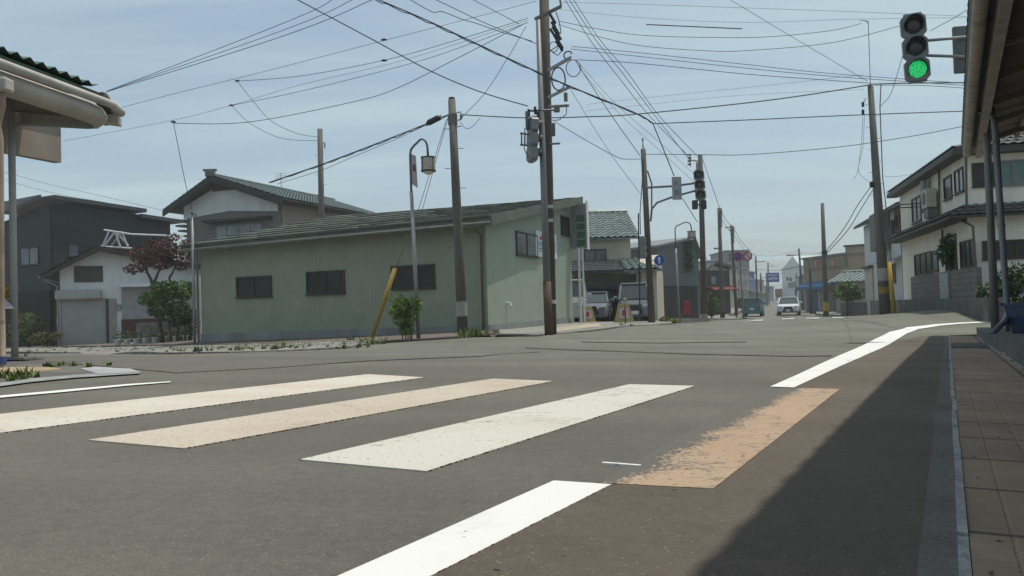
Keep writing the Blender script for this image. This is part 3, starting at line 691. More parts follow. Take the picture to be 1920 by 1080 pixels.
ft.hexa([en.pt(0, zb, 0), en.pt(dep, zb, 0), en.pt(dep, zb, .035), en.pt(0, zb, .035), en.pt(0, zf1, 0), en.pt(dep, zf2, 0), en.pt(dep, zf2, .035), en.pt(0, zf1, .035)])
ft.build('foundation', M('hall_foundation', (0.24, 0.25, 0.24), var=0.25, scale=1.4, streak=True), hall)
sl = (zR - zE) / dep
def rp(u, v, dz=0.0): q = fr.pt(u, zE + sl * v) + vdir * v; q.z += dz - .26 * max(0, 1 - u / W) * (1 - max(0, v) / dep); return q
rf = MB(); flat_tiles(rf, rp(-0.35, -0.5, .13), rp(W + 0.35, -0.5, .13), rp(W + 0.35, dep + .3, .13), rp(-0.35, dep + .3, .13), 8, .6, lift=.06)
rf.build('roof', tile_green, hall)
fa = MB(); fa.hexa([rp(W + .35, -.5, -.12), rp(W + .39, -.5, -.12), rp(W + .39, dep + .5, -.12), rp(W + .35, dep + .5, -.12), rp(W + .35, -.5, .16), rp(W + .39, -.5, .16), rp(W + .39, dep + .5, .16), rp(W + .35, dep + .5, .16)])
fa.hexa([rp(-.35, -.54, -.06), rp(W + .35, -.54, -.06), rp(W + .35, -.5, -.06), rp(-.35, -.5, -.06), rp(-.35, -.54, .06), rp(W + .35, -.54, .06), rp(W + .35, -.5, .06), rp(-.35, -.5, .06)])
fa.build('fascia', M('grey_green_fascia', (0.12, 0.135, 0.115), var=0.25, scale=2), hall)
gt = MB(); gt.tube([rp(-.38, -.6, -.02), rp(W + .38, -.6, -.05)], 0.055, 8); gt.build('gutter', M('dull_gutter', (0.13, 0.13, 0.11), var=0.2), hall, smooth=True)
pipe_m = M('grey_green_pipe', (0.26, 0.29, 0.25), rough=0.55, var=0.15, streak=True)
for u0, m_ in ((W - 0.12, M('bronze_pipe', (0.11, 0.10, 0.085), var=0.2)), (-0.06, pipe_m)):
    dp = MB(); dp.tube([rp(u0, -.6, -.05), rp(u0, -.6, -.2), fr.pt(u0, zE - .42, .08), fr.pt(u0, G(*fr.pt(u0, 0).xy) + .03, .08)], 0.035, 8); dp.build('downpipe', m_, hall, smooth=True)
for r in ((444, 518, 510, 557), (575, 508, 647, 551), (734, 497, 816, 541)): fr.window(hall, r, frame_dark, glass_dark, 2, .045)
en.window(hall, (967, 437, 1006, 480), frame_dark, glass_mid, 2, .05); en.window(hall, (1051, 406, 1066, 441), frame_dark, glass_dark, 1, .05)
vp = MB(); q = en.at(950, 568); vp.tube([en.pt(q[0], q[1], 0), en.pt(q[0], q[1], .1), en.pt(q[0], q[1] - .1, .14)], .035, 8); vp.build('vent_pipe', white_paint, hall)
# poster on the end wall, in two boards behind the poles
for (x0, x1, y0, y1, lb) in ((1003, 1042, 436, 483, 'white poster with red and blue marks on the pale green end wall'),):
    u0, u1, z0, z1 = en.rect(x0, y0, x1, y1); ps = thing('poster_board', en.pt(u0, z0, .02), lb, 'poster')
    mb = MB(); en.box(mb, u0, u1, z0, z1, .012, .04); mb.build('board', M('poster_white', (0.62, 0.66, 0.68), var=0.08, scale=5), ps)
    for (a, b, c, d, col, nm) in ((.18, .34, .66, .80, (0.45, .03, .05), 'red_seal'), (.10, .46, .42, .58, (.25, .42, .55), 'blue_panel'), (.72, .9, .46, .62, (.4, .05, .1), 'red_seal'), (.12, .40, .30, .35, (.2, .22, .24), 'text_line'), (.12, .46, .20, .24, (.3, .4, .5), 'text_line')):
        mb = MB(); en.box(mb, u0 + (u1 - u0) * a, u0 + (u1 - u0) * b, z0 + (z1 - z0) * c, z0 + (z1 - z0) * d, .041, .046); mb.build(nm, M('poster_' + nm + str(int(col[0] * 100)), col, var=.2, scale=9), ps)
# projecting sign box at the rear corner of the hall
sg = thing('projecting_sign', en.pt(dep - .1, P(1075, 468, 33).z, .1), 'tall narrow sign box with green character panels at the hall corner', 'sign')
sf = Face(en.pt(dep - .15, 0, .05), en.pt(dep - .15, 0, .65)); zt = P(1075, 384, 33).z; zl = P(1075, 467, 33).z
mb = MB(); sf.box(mb, .0, .62, zl, zt, -.22, 0); mb.build('cabinet', M('sign_cabinet', (0.22, 0.23, 0.22), var=.15, streak=True), sg)
mb = MB(); sf.box(mb, .62, .66, zl - .05, zt + .1, -.24, .02); mb.build('edge_trim', white_paint, sg)
for k in range(4):
    z1 = zt - .62 - .33 * k
    if k == 0: z1 = zt - .55
    mb = MB(); sf.box(mb, .24, .56, zl + .08 + .31 * k, zl + .08 + .31 * k + .24, .002, .008); pn = mb.build('character_panel', M('sign_green', (0.05, 0.13, 0.06), var=.2, scale=8), sg)
mb = MB(); mb.tube([en.pt(dep - .2, zl + .02, .35), en.pt(dep - .2, G(*K1.xy), .35)], .05, 8); mb.tube([en.pt(dep - .2, zl + .02, .5), en.pt(dep - .2, G(*K1.xy), .5)], .035, 8); mb.build('support_post', white_paint, sg)

# ---------------------------------------------------------------- roof helper for houses: gable facing the viewer or ridge along the front
def gable_house(name, label, xl, YL, xr, YR, ywt, depth, wallm, roofm, ridge_px, gable='front', oh=0.5, rows=10, pitch=0.3, amp=0.04, step=0.04, cat='house', bm=None, wall_to=None, ymid=520):
    f = Face(P(xl, ymid, YL), P(xr, ymid, YR)); zb = min(G(*f.A.xy), G(*f.B.xy), G(*(f.A - f.n * depth).xy), G(*(f.B - f.n * depth).xy)) - .4
    ze = P((xl + xr) / 2, ywt, (YL + YR) / 2).z; zr = P(ridge_px[0], ridge_px[1], (YL + YR) / 2 + (0 if gable == 'front' else depth / 2)).z
    h = thing(name, Vector((*((f.A + f.B) / 2).xy, G(*((f.A + f.B) / 2).xy))), label, cat); w = f.w; mb = MB(); n = f.n
    back = -n * depth
    if gable == 'front':
        um = f.at(*ridge_px)[0]; fp = [f.pt(0, zb), f.pt(w, zb), f.pt(w, ze), f.pt(um, zr - .05), f.pt(0, ze)]
        mb.prism(fp, back); mb.build('wall', wallm, h)
        rf = MB()
        for u_e, dr in ((0, -1), (w, 1)):
            sl = (zr - ze) / abs(um - u_e); ue = u_e + dr * oh; zee = ze - sl * oh
            e0 = f.pt(ue, zee, oh); e1 = f.pt(ue, zee, -depth - oh); r0 = f.pt(um, zr, oh); r1 = f.pt(um, zr, -depth - oh)
            for v in (e0, e1, r0, r1): v.z += .1
            tiled(rf, e0, e1, r1, r0, rows, pitch, amp, step)
        rf.tube([f.pt(um, zr + .16, oh + .05), f.pt(um, zr + .16, -depth - oh)], .13, 6)
        rf.build('roof', roofm, h)
    else:
        mid = back / 2; zr_ = zr
        fp = [f.pt(0, zb), f.pt(0, ze), f.pt(0, zr - .05) + mid, f.pt(0, ze) + back, f.pt(0, zb) + back]
        mb.prism(fp, f.u * w); mb.build('wall', wallm, h)
        rf = MB(); sl = (zr - ze) / (depth / 2)
        for sgn in (1, -1):
            e = lambda u: (f.pt(u, ze - sl * oh + .1, oh) if sgn > 0 else f.pt(u, ze - sl * oh + .1, -depth - oh))
            r = lambda u: f.pt(u, zr + .1, -depth / 2)
            tiled(rf, e(-oh), e(w + oh), r(w + oh), r(-oh), rows, pitch, amp, step)
        rf.tube([f.pt(-oh - .05, zr + .17, -depth / 2), f.pt(w + oh + .05, zr + .17, -depth / 2)], .14, 6)
        rf.build('roof', roofm, h)
    return h, f, ze, zr, zb
tile_dark = M('dark_glazed_roof_tiles', (0.06, 0.075, 0.07), rough=0.35, var=0.3, scale=2, spec=0.6, col2=(0.075, 0.10, 0.09))
tile_jade = M('jade_glazed_roof_tiles', (0.10, 0.145, 0.125), rough=0.4, var=0.25, scale=3, spec=0.5, col2=(0.21, 0.255, 0.235))
plaster_white = M('white_plaster', (0.68, 0.70, 0.70), rough=0.85, var=0.12, scale=1.2, streak=True, fine=.05, fscale=40)
cream = M('cream_plaster', (0.50, 0.45, 0.36), rough=0.85, var=0.12, scale=1.0, streak=True, fine=.05, fscale=40)

# traditional house behind the hall (white gable, dark tiles)
jh, jf, ze, zr, zb_ = gable_house('tiled_house', 'tall old house with white gable and dark tiled roof behind the green hall', 352, 47, 524, 45, 377, 10.5, M('taupe_render', (0.19, 0.17, 0.15), var=.12, scale=1.0, streak=True), tile_dark, (414, 336), 'front', oh=0.85, rows=12, pitch=.28)
# white plaster gable panel, proud of the wall
um = jf.at(414, 336)[0]; mb = MB()
mb.prism([jf.pt(*jf.at(x_, y_), .012) for x_, y_ in ((346, 411), (430, 396), (521, 396), (521, 383), (414, 347), (346, 388))], jf.n * .05)
mb.build('gable_panel', plaster_white, jh)
mb = MB(); a = jf.at(403, 356); jf.box(mb, a[0] - .1, a[0] + 1.6, a[1] - .1, a[1] + .3, .07, .12); mb.build('gable_beam', M('rusty_beam', (.14, .075, .05), var=.2), jh)
mb = MB()
for s_ in (0, 1):
    ue = (-.85, jf.w + .85)[s_]; sl_ = (zr - ze) / (um if s_ == 0 else jf.w - um)
    mb.hexa([jf.pt(ue, ze - sl_ * .85 - .22, .8), jf.pt(um, zr - .22, .8), jf.pt(um, zr - .22, .88), jf.pt(ue, ze - sl_ * .85 - .22, .88), jf.pt(ue, ze - sl_ * .85 + .08, .8), jf.pt(um, zr + .08, .8), jf.pt(um, zr + .08, .88), jf.pt(ue, ze - sl_ * .85 + .08, .88)])
mb.build('bargeboard', M('dark_bargeboard', (.05, .045, .042), var=.2), jh)
mb = MB(); mb.bevbox(jf.pt(um, zr + .22, .85), (.5, .3, .35), .06); mb.box(jf.pt(um, zr + .40, .85), (.7, .2, .1)); mb.build('ridge_ornament', tile_dark, jh)
jf.window(jh, (404, 420, 492, 447), frame_grey, glass_blue, 4, .06)
mb = MB(); u0, u1, z0, z1 = jf.rect(395, 414, 502, 421); jf.box(mb, u0 - .15, u1 + .3, z1 - .04, z1 + .1, .0, .55); mb.build('window_canopy', frame_dark, jh)
js = Face(jf.B, jf.B - jf.n * 10.5)
mb = MB(); js.box(mb, .3, 9.5, ze - 2.2, ze - .35, .01, .05); mb.build('side_panel', M('beige_render', (.27, .235, .2), var=.15), jh)
mb = MB(); q = jf.pt(um + .2, zr + .1, -5.2); 
mb.tube([q, q + Vector((0, 0, 1.0))], .02, 5)
for k in range(4): mb.tube([q + Vector((-.35, 0, .55 + .12 * k)), q + Vector((.35, .05, .6 + .12 * k))], .012, 4)
mb.build('roof_antenna', steel, jh)
# lower eaves stack at its left corner
mb = MB()
for k in range(4): jf.box(mb, -.75 + .16 * k, -.02, ze - .9 - .28 * k, ze - .8 - .28 * k, -1.2, .2)
mb.build('side_eaves', tile_dark, jh)

# dark charcoal house, far left
dk = corrugated('charcoal_siding', (0.036, 0.038, 0.042), pitch=0.18, amp=.25)
df = Face(P(3, 520, 50), P(95, 520, 48)); df2 = Face(P(95, 520, 48), P(322, 520, 55)); zb = G(*df.B.xy) - .5
dh = thing('charcoal_house', Vector((*df.B.xy, G(*df.B.xy))), 'boxy dark charcoal house with thin flat roofs at far left', 'house')
back = Vector((0.3, 9, 0)); zt1 = P(95, 380, 48).z; zt0 = P(5, 418, 50).z; zt2 = P(258, 402, 53).z; zt3 = P(318, 418, 55).z
mb = MB(); k260 = df2.at(258, 500)[0]
mb.add([df.pt(0, zb), df.pt(df.w, zb), df.pt(df.w, zt1), df.pt(0, zt0)], [(0, 1, 2, 3)])
mb.add([df2.pt(0, zb), df2.pt(k260, zb), df2.pt(k260, zt2), df2.pt(0, zt1)], [(0, 1, 2, 3)])
mb.prism([df2.pt(k260, zb, -.05), df2.pt(df2.w, zb, -.05), df2.pt(df2.w, zt3, -.05), df2.pt(k260, zt3, -.05)], -df2.n * 7)
mb.prism([df.pt(0, zb, -.02), df.pt(0, zt0, -.02), df2.pt(0, zt1, -.02), df2.pt(k260, zt2, -.02), df2.pt(k260, zb, -.02)], Vector((0.5, 8, 0))) if False else None
mb.add([df2.pt(k260, zb), df2.pt(k260, zb) - df2.n * 7, df2.pt(k260, zt2) - df2.n * 7, df2.pt(k260, zt2)], [(0, 1, 2, 3)])
mb.add([df.pt(0, zb), df.pt(0, zt0), df.pt(0, zt0) - df2.n * 7, df.pt(0, zb) - df2.n * 7], [(0, 1, 2, 3)])
mb.build('wall', dk, dh)
rm = M('dark_metal_roof', (.06, .06, .062), rough=.5, var=.15)
mb = MB(); n7 = -df2.n * 7.4
slab(mb, [df.pt(-.5, zt0 + .05, .45), df.pt(df.w + .1, zt1 + .18, .55), df.pt(df.w + .1, zt1 + .18, 0) + n7, df.pt(-.5, zt0 + .05, 0) + n7], .22)
slab(mb, [df2.pt(0, zt1 + .18, .5), df2.pt(k260 + .35, zt2 + .1, .5), df2.pt(k260 + .35, zt2 + .1, 0) + n7, df2.pt(0, zt1 + .18, 0) + n7], .22)
slab(mb, [df2.pt(k260 + .0, zt3 + .12, .5), df2.pt(df2.w + .5, zt3 - .02, .5), df2.pt(df2.w + .5, zt3 - .02, 0) + n7, df2.pt(k260 + .0, zt3 + .12, 0) + n7], .22)
mb.build('roof', rm, dh)
df.window(dh, (38, 464, 73, 497), frame_dark, glass_mid, 2, .05); df2.window(dh, (127, 457, 148, 481), frame_dark, glass_mid, 1, .05)
mb = MB(); u0, u1, z0, z1 = df2.rect(96, 548, 112, 640); df2.box(mb, u0, u1 + 1.5, zb, z1, .01, .06); mb.build('recess', M('dark_brown_cladding', (.03, .022, .018), var=.3), dh)
mb = MB(); u0, u1, z0, z1 = df2.rect(90, 568, 110, 640); df2.box(mb, max(.1, u0), u1, z0, z1, .065, .1); dr_ = mb.build('door', M('brown_door', (.09, .055, .035), var=.2, streak=True), dh)
mb = MB(); df2.box(mb, max(.1, u0) + .1, max(.1, u0) + .15, z0 + .9, z0 + 1.3, .101, .14); mb.build('handle', steel, dr_)
mb = MB(); df.box(mb, .1, df.w, zb, P(50, 548, 49).z, .02, .08); mb.build('lower_cladding', M('dark_brown_cladding', (.03, .022, .018)), dh)

# white garage house
gh, gf, ze, zr, zb_ = gable_house('garage_house', 'low white plaster house with roller shutter garage and dark gable roof', 112, 41, 378, 43, 505, 8, plaster_white, M('black_roof_tiles', (.045, .042, .042), rough=.45, var=.2), (187, 470), 'front', oh=.7, rows=10, pitch=.28, amp=.03)
mb = MB(); um = gf.at(187, 470)[0]
for s_ in (0, 1):
    ue = (-.7, gf.w + .7)[s_]; sl_ = (zr - ze) / (um if s_ == 0 else gf.w - um)
    mb.hexa([gf.pt(ue, ze - sl_ * .7 - .12, .66), gf.pt(um, zr - .12, .66), gf.pt(um, zr - .12, .74), gf.pt(ue, ze - sl_ * .7 - .12, .74), gf.pt(ue, ze - sl_ * .7 + .1, .66), gf.pt(um, zr + .12, .66), gf.pt(um, zr + .12, .74), gf.pt(ue, ze - sl_ * .7 + .1, .74)])
mb.build('bargeboard', M('dark_brown_bargeboard', (.06, .045, .04), var=.2), gh)
u0, u1, z0, z1 = gf.rect(139, 499, 193, 529); mb = MB(); gf.box(mb, u0, u1, z0, z1, .004, .05); mb.build('gable_vent', M('brown_louvre', (.09, .075, .065), var=.15), gh)
u0, u1, z0, z1 = gf.rect(105, 544, 192, 562); mb = MB(); mb.bevbox(gf.pt((u0 + u1) / 2, (z0 + z1) / 2, .22), (u1 - u0, .42, z1 - z0), .1, math.atan2(gf.u.y, gf.u.x), 3); mb.build('shutter_box', M('shutter_box_grey', (.36, .35, .33), var=.1), gh)
shm = corrugated('shutter_slats', (.33, .33, .31), pitch=.09, amp=.35, horiz=True)
u0, u1, z0, z1 = gf.rect(116, 560, 195, 646); mb = MB(); gf.box(mb, u0, u1, zb_, z1, .004, .05); mb.build('roller_shutter', shm, gh)
mb = MB(); gf.box(mb, u0 - .12, u0, zb_, z1, .004, .09); mb.build('shutter_rail', steel, gh); mb = MB(); gf.box(mb, u1, u1 + .1, zb_, z1, .004, .09); mb.build('shutter_rail', steel, gh)
u0, u1, z0, z1 = gf.rect(200, 560, 219, 640); mb = MB(); gf.box(mb, u0, u1, zb_, z1, .004, .05); d_ = mb.build('door', M('grey_beige_door', (.30, .28, .25), var=.12), gh)
mb = MB(); gf.box(mb, u0, u0 + .1, zb_, z1, .051, .08); mb.build('door_edge', frame_dark, d_)
# porch on the right: a flat panel, the recess's shade put into its grey
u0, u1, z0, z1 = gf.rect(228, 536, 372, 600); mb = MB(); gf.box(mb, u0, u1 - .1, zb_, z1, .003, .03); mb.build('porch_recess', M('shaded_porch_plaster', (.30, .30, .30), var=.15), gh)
u0, u1, z0, z1 = gf.rect(228, 597, 372, 640); mb = MB(); gf.box(mb, u0, u1 - .1, zb_, z1, .031, .07); mb.build('porch_plinth', M('dark_red_brown_tiles', (.085, .035, .028), var=.2), gh)
mb = MB(); u0, u1, z0, z1 = gf.rect(228, 534, 300, 538); gf.box(mb, u0 - .05, u1 + 2.6, z0, z1 + .05, .03, .5); mb.build('porch_lintel', plaster_white, gh)
mb = MB(); a_ = gf.pt(-.72, ze - .38, .55); mb.tube([gf.pt(-.74, ze - .36, .6), gf.pt(-.74, ze - .40, -7)], .05, 7); mb.tube([gf.pt(-.74, ze - .40, .3), gf.pt(-.1, ze - .75, .1), gf.pt(-.1, zb_ + .4, .1)], .03, 6); mb.build('rain_pipe', M('beige_rain_pipe', (.36, .34, .30), var=.15), gh)
u0, u1, z0, z1 = gf.rect(221, 568, 226, 584); mb = MB(); mb.bevbox(gf.pt((u0 + u1) / 2, (z0 + z1) / 2, .08), (.16, .12, .3), .02); mb.build('meter_box', M('meter_grey', (.3, .3, .29)), gh)
mb = MB(); mb.tube([df2.pt(.15, zt1 - .1, .12), df2.pt(.15, zb + .5, .12)], .05, 7); mb.build('rain_pipe', M('black_rain_pipe', (.03, .03, .032)), dh)
# white pipe frame on its roof
fm_ = MB(); za = P(195, 432, 42).z; zc = P(200, 462, 42).z
def q_(px, py, Y): return P(px, py, Y)
for a, b in (((195, 431, 41.5), (245, 439, 41.5)), ((245, 439, 41.5), (345, 443, 43.5)), ((216, 434, 41.5), (195, 462, 41.5)), ((216, 434, 41.5), (226, 464, 41.5)), ((229, 435, 41.5), (240, 464, 41.5)), ((205, 432, 42.5), (193, 460, 42.5)), ((216, 434, 41.5), (240, 460, 42.5)), ((190, 462, 41.5), (250, 466, 42)), ((229, 435, 41.5), (208, 462, 42.4))):
    fm_.tube([q_(*a), q_(*b)], .045, 6)
fo = fm_.build('pipe_rack', M('white_pipe', (.6, .6, .6), var=.1)); tag(rebase(fo), 'white welded pipe rack standing on the garage house roof', 'rack')

# beige house with jade tiles beyond the hall
bh, bf, ze, zr, zb_ = gable_house('jade_tiled_house', 'beige two-storey house with jade green tiled roof beyond the green hall', 1040, 47, 1184, 47, 446, 9, cream, tile_jade, (1130, 403), 'side', oh=.45, rows=11, pitch=.32, amp=.09, step=.05)
bf.window(bh, (1095, 467, 1137, 496), frame_dark, glass_mid, 2, .07)
dg_ = M('dark_lower_roof', (.06, .065, .065), rough=.5, var=.2)
lf = Face(P(1078, 560, 43.2), P(1232, 560, 43.2)); zl = P(1150, 508, 43.2).z; zh = P(1150, 487, 46.8).z
mb = MB(); tiled(mb, lf.pt(-.5, zl, .4), lf.pt(lf.w * .60, zl, .4), lf.pt(lf.w * .60, zh, -3.7), lf.pt(-.5, zh, -3.7), 7, .3, .03, .04); mb.build('lower_roof', dg_, bh, label='dark grey lower roof')
mb = MB(); tiled(mb, lf.pt(lf.w * .60, zl, .45), lf.pt(lf.w + .25, zl, .45), lf.pt(lf.w + .1, zh, -3.7), lf.pt(lf.w * .66, zh, -3.7), 7, .32, .09, .05); mb.build('lower_roof', tile_jade, bh, label='jade green tiled lower roof at the right')
zb2 = G(*lf.A.xy) - .3
mb = MB(); lf.box(mb, 0, lf.w, zb2, zl - .1, -4.2, -2.4); mb.build('ground_floor_wall', cream, bh)
gl = Face(lf.pt(lf.w - .75, 0, 0), lf.pt(lf.w, 0, 0)); mb = MB(); gl.box(mb, 0, gl.w, zb2, zl - .08, -3.8, 0); mb.build('garage_wing', cream, bh)
u0, u1, z0, z1 = gl.rect(1227, 535, 1240, 604); mb = MB(); gl.box(mb, .02, .55, zb2, z1, .005, .05); mb.build('garage_panel', M('pale_grey_panel', (.33, .35, .33), var=.1, streak=True), bh)
gw = Face(gl.B, gl.B + Vector((1.3, 5.5, 0))); mb = MB(); zg = P(1240, 487, 45).z
mb.prism([gw.pt(0, zb2), gw.pt(gw.w, zb2), gw.pt(gw.w, zl - .1), gw.pt(gw.w * .45, zg + .3), gw.pt(0, zl - .1)], -gw.n * 1.0); mb.build('gable_wall', cream, bh)
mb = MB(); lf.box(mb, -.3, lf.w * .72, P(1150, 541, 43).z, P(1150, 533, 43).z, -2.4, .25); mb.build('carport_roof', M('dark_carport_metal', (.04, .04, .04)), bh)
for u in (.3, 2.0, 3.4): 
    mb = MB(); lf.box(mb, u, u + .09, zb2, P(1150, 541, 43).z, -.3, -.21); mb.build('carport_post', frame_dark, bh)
mb = MB(); lf.box(mb, -.1, lf.w * .72, zb2, P(1150, 541, 43).z, -2.38, -2.3); mb.build('carport_back', M('carport_shade', (.03, .033, .035), rough=.2), bh)  # dark sheet over the back wall, carport shade put into its colour
bk = Face(lf.pt(-.1, 0, -2.28), lf.pt(lf.w, 0, -2.28))
for r in ((1102, 547, 1111, 566), (1112, 547, 1118, 566), (1138, 545, 1157, 566), (1184, 544, 1201, 556)): bk.window(bh, r, frame_brown, glass_blue, 1, .04)

# grey gabled warehouse with ivy
wh = thing('grey_warehouse', OG(11.5, 62), 'grey lean-to warehouse wall with a strip of ivy beyond the beige house', 'building')
wf = Face(P(1234, 530, 60), P(1311, 530, 63)); zb = G(*wf.A.xy) - .5; zA = P(1234, 464, 60).z; zB = P(1300, 449, 62.6).z; u1_ = wf.at(1300, 500)[0]
grey_sid = corrugated('grey_sheet_siding', (.125, .13, .13), pitch=.25, amp=.2)
mb = MB(); mb.prism([wf.pt(0, zb), wf.pt(wf.w, zb), wf.pt(wf.w, zB - 1.2), wf.pt(u1_, zB), wf.pt(0, zA)], -wf.n * 7); mb.build('wall', grey_sid, wh)
mb = MB(); 
for a, b in ((wf.pt(-.3, zA - .03, .3), wf.pt(u1_, zB + .05, .3)), (wf.pt(u1_, zB + .05, .3), wf.pt(wf.w + .15, zB - 1.4, .3))):
    mb.prism([a, b, b - wf.n * 9.6, a - wf.n * 9.6], (0, 0, .16))
mb.build('roof', M('pale_grey_sheet_roof', (.2, .21, .21), var=.1, rough=.5), wh)
mb = MB(); wf.box(mb, .2, wf.w - .3, zb, P(1270, 536, 61).z, .01, .06); mb.build('lower_front', M('blackened_timber', (.035, .033, .03), var=.3, streak=True), wh)
rgi = random.Random(2); iv = MB(); u_i, z_i = wf.at(1288, 480)
quadleaves(iv, [wf.pt(u_i + rgi.gauss(0, .2) * (1.2 - .4 * abs(k_) / 3), z_i + k_, .1 + rgi.random() * .12) for k_ in [rgi.uniform(-1.1, 1.05) for _ in range(500)]], .12, rgi)
tag(rebase(iv.build('ivy', leafmat('ivy_green', (.03, .06, .015), (.07, .11, .03)))), 'strip of green ivy climbing the grey warehouse wall', 'ivy')
# ---------------------------------------------------------------- small house, far buildings on the left of the far street
sh_, sf_, ze, zr, zb_ = gable_house('brown_shop_house', 'small brown fronted house with pale gable and red awning on far street', 1324, 78, 1368, 80, 503, 9, M('dark_brown_front', (.07, .06, .055), var=.2), M('blue_grey_tiles', (.16, .18, .19), rough=.4, var=.2), (1335, 494), 'front', oh=.6, rows=8)
sf_.window(sh_, (1332, 517, 1343, 535), frame_brown, glass_blue, 1, .08)
mb = MB(); u0, u1, z0, z1 = sf_.rect(1325, 538, 1371, 545); mb.prism([sf_.pt(u0, z1, .02), sf_.pt(u1, z1, .02), sf_.pt(u1, z0, .9), sf_.pt(u0, z0, .9)], (0, 0, .12)); mb.build('awning', M('red_awning', (.20, .05, .04), var=.2), sh_)
mb = MB(); mb.prism([sf_.pt(.1, ze - .2, .02), sf_.pt(sf_.w - .1, ze - .2, .02), sf_.pt(sf_.at(1335, 494)[0], zr - .2, .02)], sf_.n * .04); mb.build('gable_panel', cream, sh_)
def block(name, label, xl, YL, xr, YR, yt, depth, m, cat='building', roofm=None, rows=None, grp=None, ymid=520, par=None):
    f = Face(P(xl, ymid, YL), P(xr, ymid, YR)); zb = min(G(*f.A.xy), G(*f.B.xy)) - .8; zt = P((xl + xr) / 2, yt, (YL + YR) / 2).z
    h = thing(name, Vector((*f.A.xy, G(*f.A.xy))), label, cat, grp); mb = MB(); f.box(mb, 0, f.w, zb, zt, -depth, 0); mb.build('wall', m, h)
    mb = MB(); f.box(mb, -.15, f.w + .15, zt, zt + .18, -depth - .15, .15); mb.build('roof', roofm or M('parapet_grey', (.2, .2, .19), var=.15), h)
    return h, f, zb, zt
h, f, zb, zt = block('cream_office', 'cream concrete office block with rounded corner behind the round signs', 1362, 112, 1403, 118, 497, 14, M('aged_cream_concrete', (.36, .345, .30), var=.14, streak=True))
mb = MB(); mb.lathe(f.B - f.n * 2 + Vector((0, 0, zb)), [(1.95, 0), (1.95, zt - zb - .4), (1.2, zt - zb)], 16); mb.build('rounded_corner', M('aged_cream_concrete', (.36, .345, .30)), h, smooth=False)
for x in (1376, 1387, 1397):
    for y in (505, 524, 543): f.window(h, (x - 3.5, y, x + 3.5, y + 8), frame_grey, glass_mid, 1, .1)
h, f, zb, zt = block('roof_tower_block', 'grey-brown flat topped building rising behind the round signs', 1362, 130, 1406, 130, 471, 10, M('grey_brown_block', (.24, .225, .20), var=.12))
for x in (1370, 1394): f.window(h, (x - 3, 476, x + 3, 488), frame_dark, glass_mid, 1, .1)
for (nm, lb, xl, YL, xr, YR, yt, col) in (
    ('blue_banner_shop', 'narrow blue fronted shop just left of the blue direction sign', 1403, 125, 1415, 130, 511, (.08, .14, .26)),
    ('pink_house', 'small pinkish house low behind the teal car', 1413, 150, 1432, 155, 526, (.35, .28, .25)),
    ('grey_low_shed', 'long low dark grey shed beside the far road', 1404, 118, 1440, 165, 550, (.12, .11, .105)),
    ('lilac_block', 'small lilac grey block below the blue direction sign', 1438, 230, 1450, 235, 538, (.32, .31, .34)),
    ('white_factory', 'large pale white windowless building closing the far street', 1466, 235, 1502, 215, 503, (.58, .62, .62)),
    ('pale_corner_shop', 'pale narrow shop beside the tan building corner', 1496, 120, 1508, 112, 520, (.30, .31, .32))):
    h, f, zb, zt = block(nm, lb, xl, YL, xr, YR, yt, 12, M(nm + '_wall', col, var=.12, scale=.6, streak=True))
    if nm not in ('white_factory',):
        f.window(h, (xl + 2, yt + 8, xl + 6, yt + 14), frame_grey, glass_mid, 1, .1)
    else:
        mb = MB(); q = [f.pt(-.5, zt, 0), f.pt(f.w, zt, 0), f.pt(f.w * .62, zt + 3.0, 0)]; mb.prism(q, -f.n * 12); mb.build('gable', M(nm + '_wall', col), h)
        mb = MB(); u0, u1, z0, z1 = f.rect(1479, 529, 1493, 539); f.box(mb, u0, u1, z0, z1, .02, .3); mb.build('brown_sign_panel', M('brown_sign', (.17, .13, .11), var=.15), h)

# tan shop building on the right of the far street
h, f, zb, zt = block('tan_shop', 'two-storey tan shop with blue awning and faded pink sign letters', 1507, 86, 1592, 78, 482, 12, M('tan_tiles_wall', (.31, .24, .165), var=.14, scale=.8, streak=True))
mb = MB(); u0, u1, z0, z1 = f.rect(1508, 484, 1588, 503); f.box(mb, u0, u1, z0, z1, .01, .12); sgp = mb.build('sign_band', M('faded_green_band', (.21, .21, .12), var=.25, scale=.5), h)
for x in (1532, 1564):
    u, z = f.at(x, 494); mb = MB(); 
    mb.lathe(f.pt(u, z, .12), [(.40, 0), (.40, .05)], 6, axis=f.n); mb.build('pink_letter', M('faded_pink', (.48, .14, .19), var=.1), sgp)
    mb = MB(); f.box(mb, u - .12, u + .12, z - .2, z + .2, .17, .2); f.box(mb, u - .25, u + .25, z - .03, z + .03, .201, .21); mb.build('letter_stroke', M('pale_pink_letter', (.5, .3, .32)), sgp)
mb = MB(); u0, u1, z0, z1 = f.rect(1511, 534, 1566, 543); mb.prism([f.pt(u0, z1, .03), f.pt(u1, z1, .03), f.pt(u1, z0, 1.1), f.pt(u0, z0, 1.1)], (0, 0, .35)); mb.build('awning', M('blue_awning', (.05, .15, .29), var=.15), h)
for i, (a, b, c) in enumerate(((1514, 1534, (.03, .05, .12)), (1535, 1540, (.3, .3, .3)), (1542, 1552, (.34, .24, .22)), (1554, 1566, (.12, .10, .10)))):
    u0, u1, z0, z1 = f.rect(a, 545, b, 582); mb = MB(); f.box(mb, u0, u1, zb, z1, .01, .08); mb.build('shop_window', M('shopfront_' + str(i), c, rough=.3, var=.25, scale=2), h)
h, f, zb, zt = block('tan_tower', 'taller tan rear block with brown roof edge above the tan shop', 1587, 90, 1645, 88, 461, 10, M('tan_tower_wall', (.33, .27, .20), var=.12, streak=True), roofm=M('brown_edge', (.10, .07, .06)))
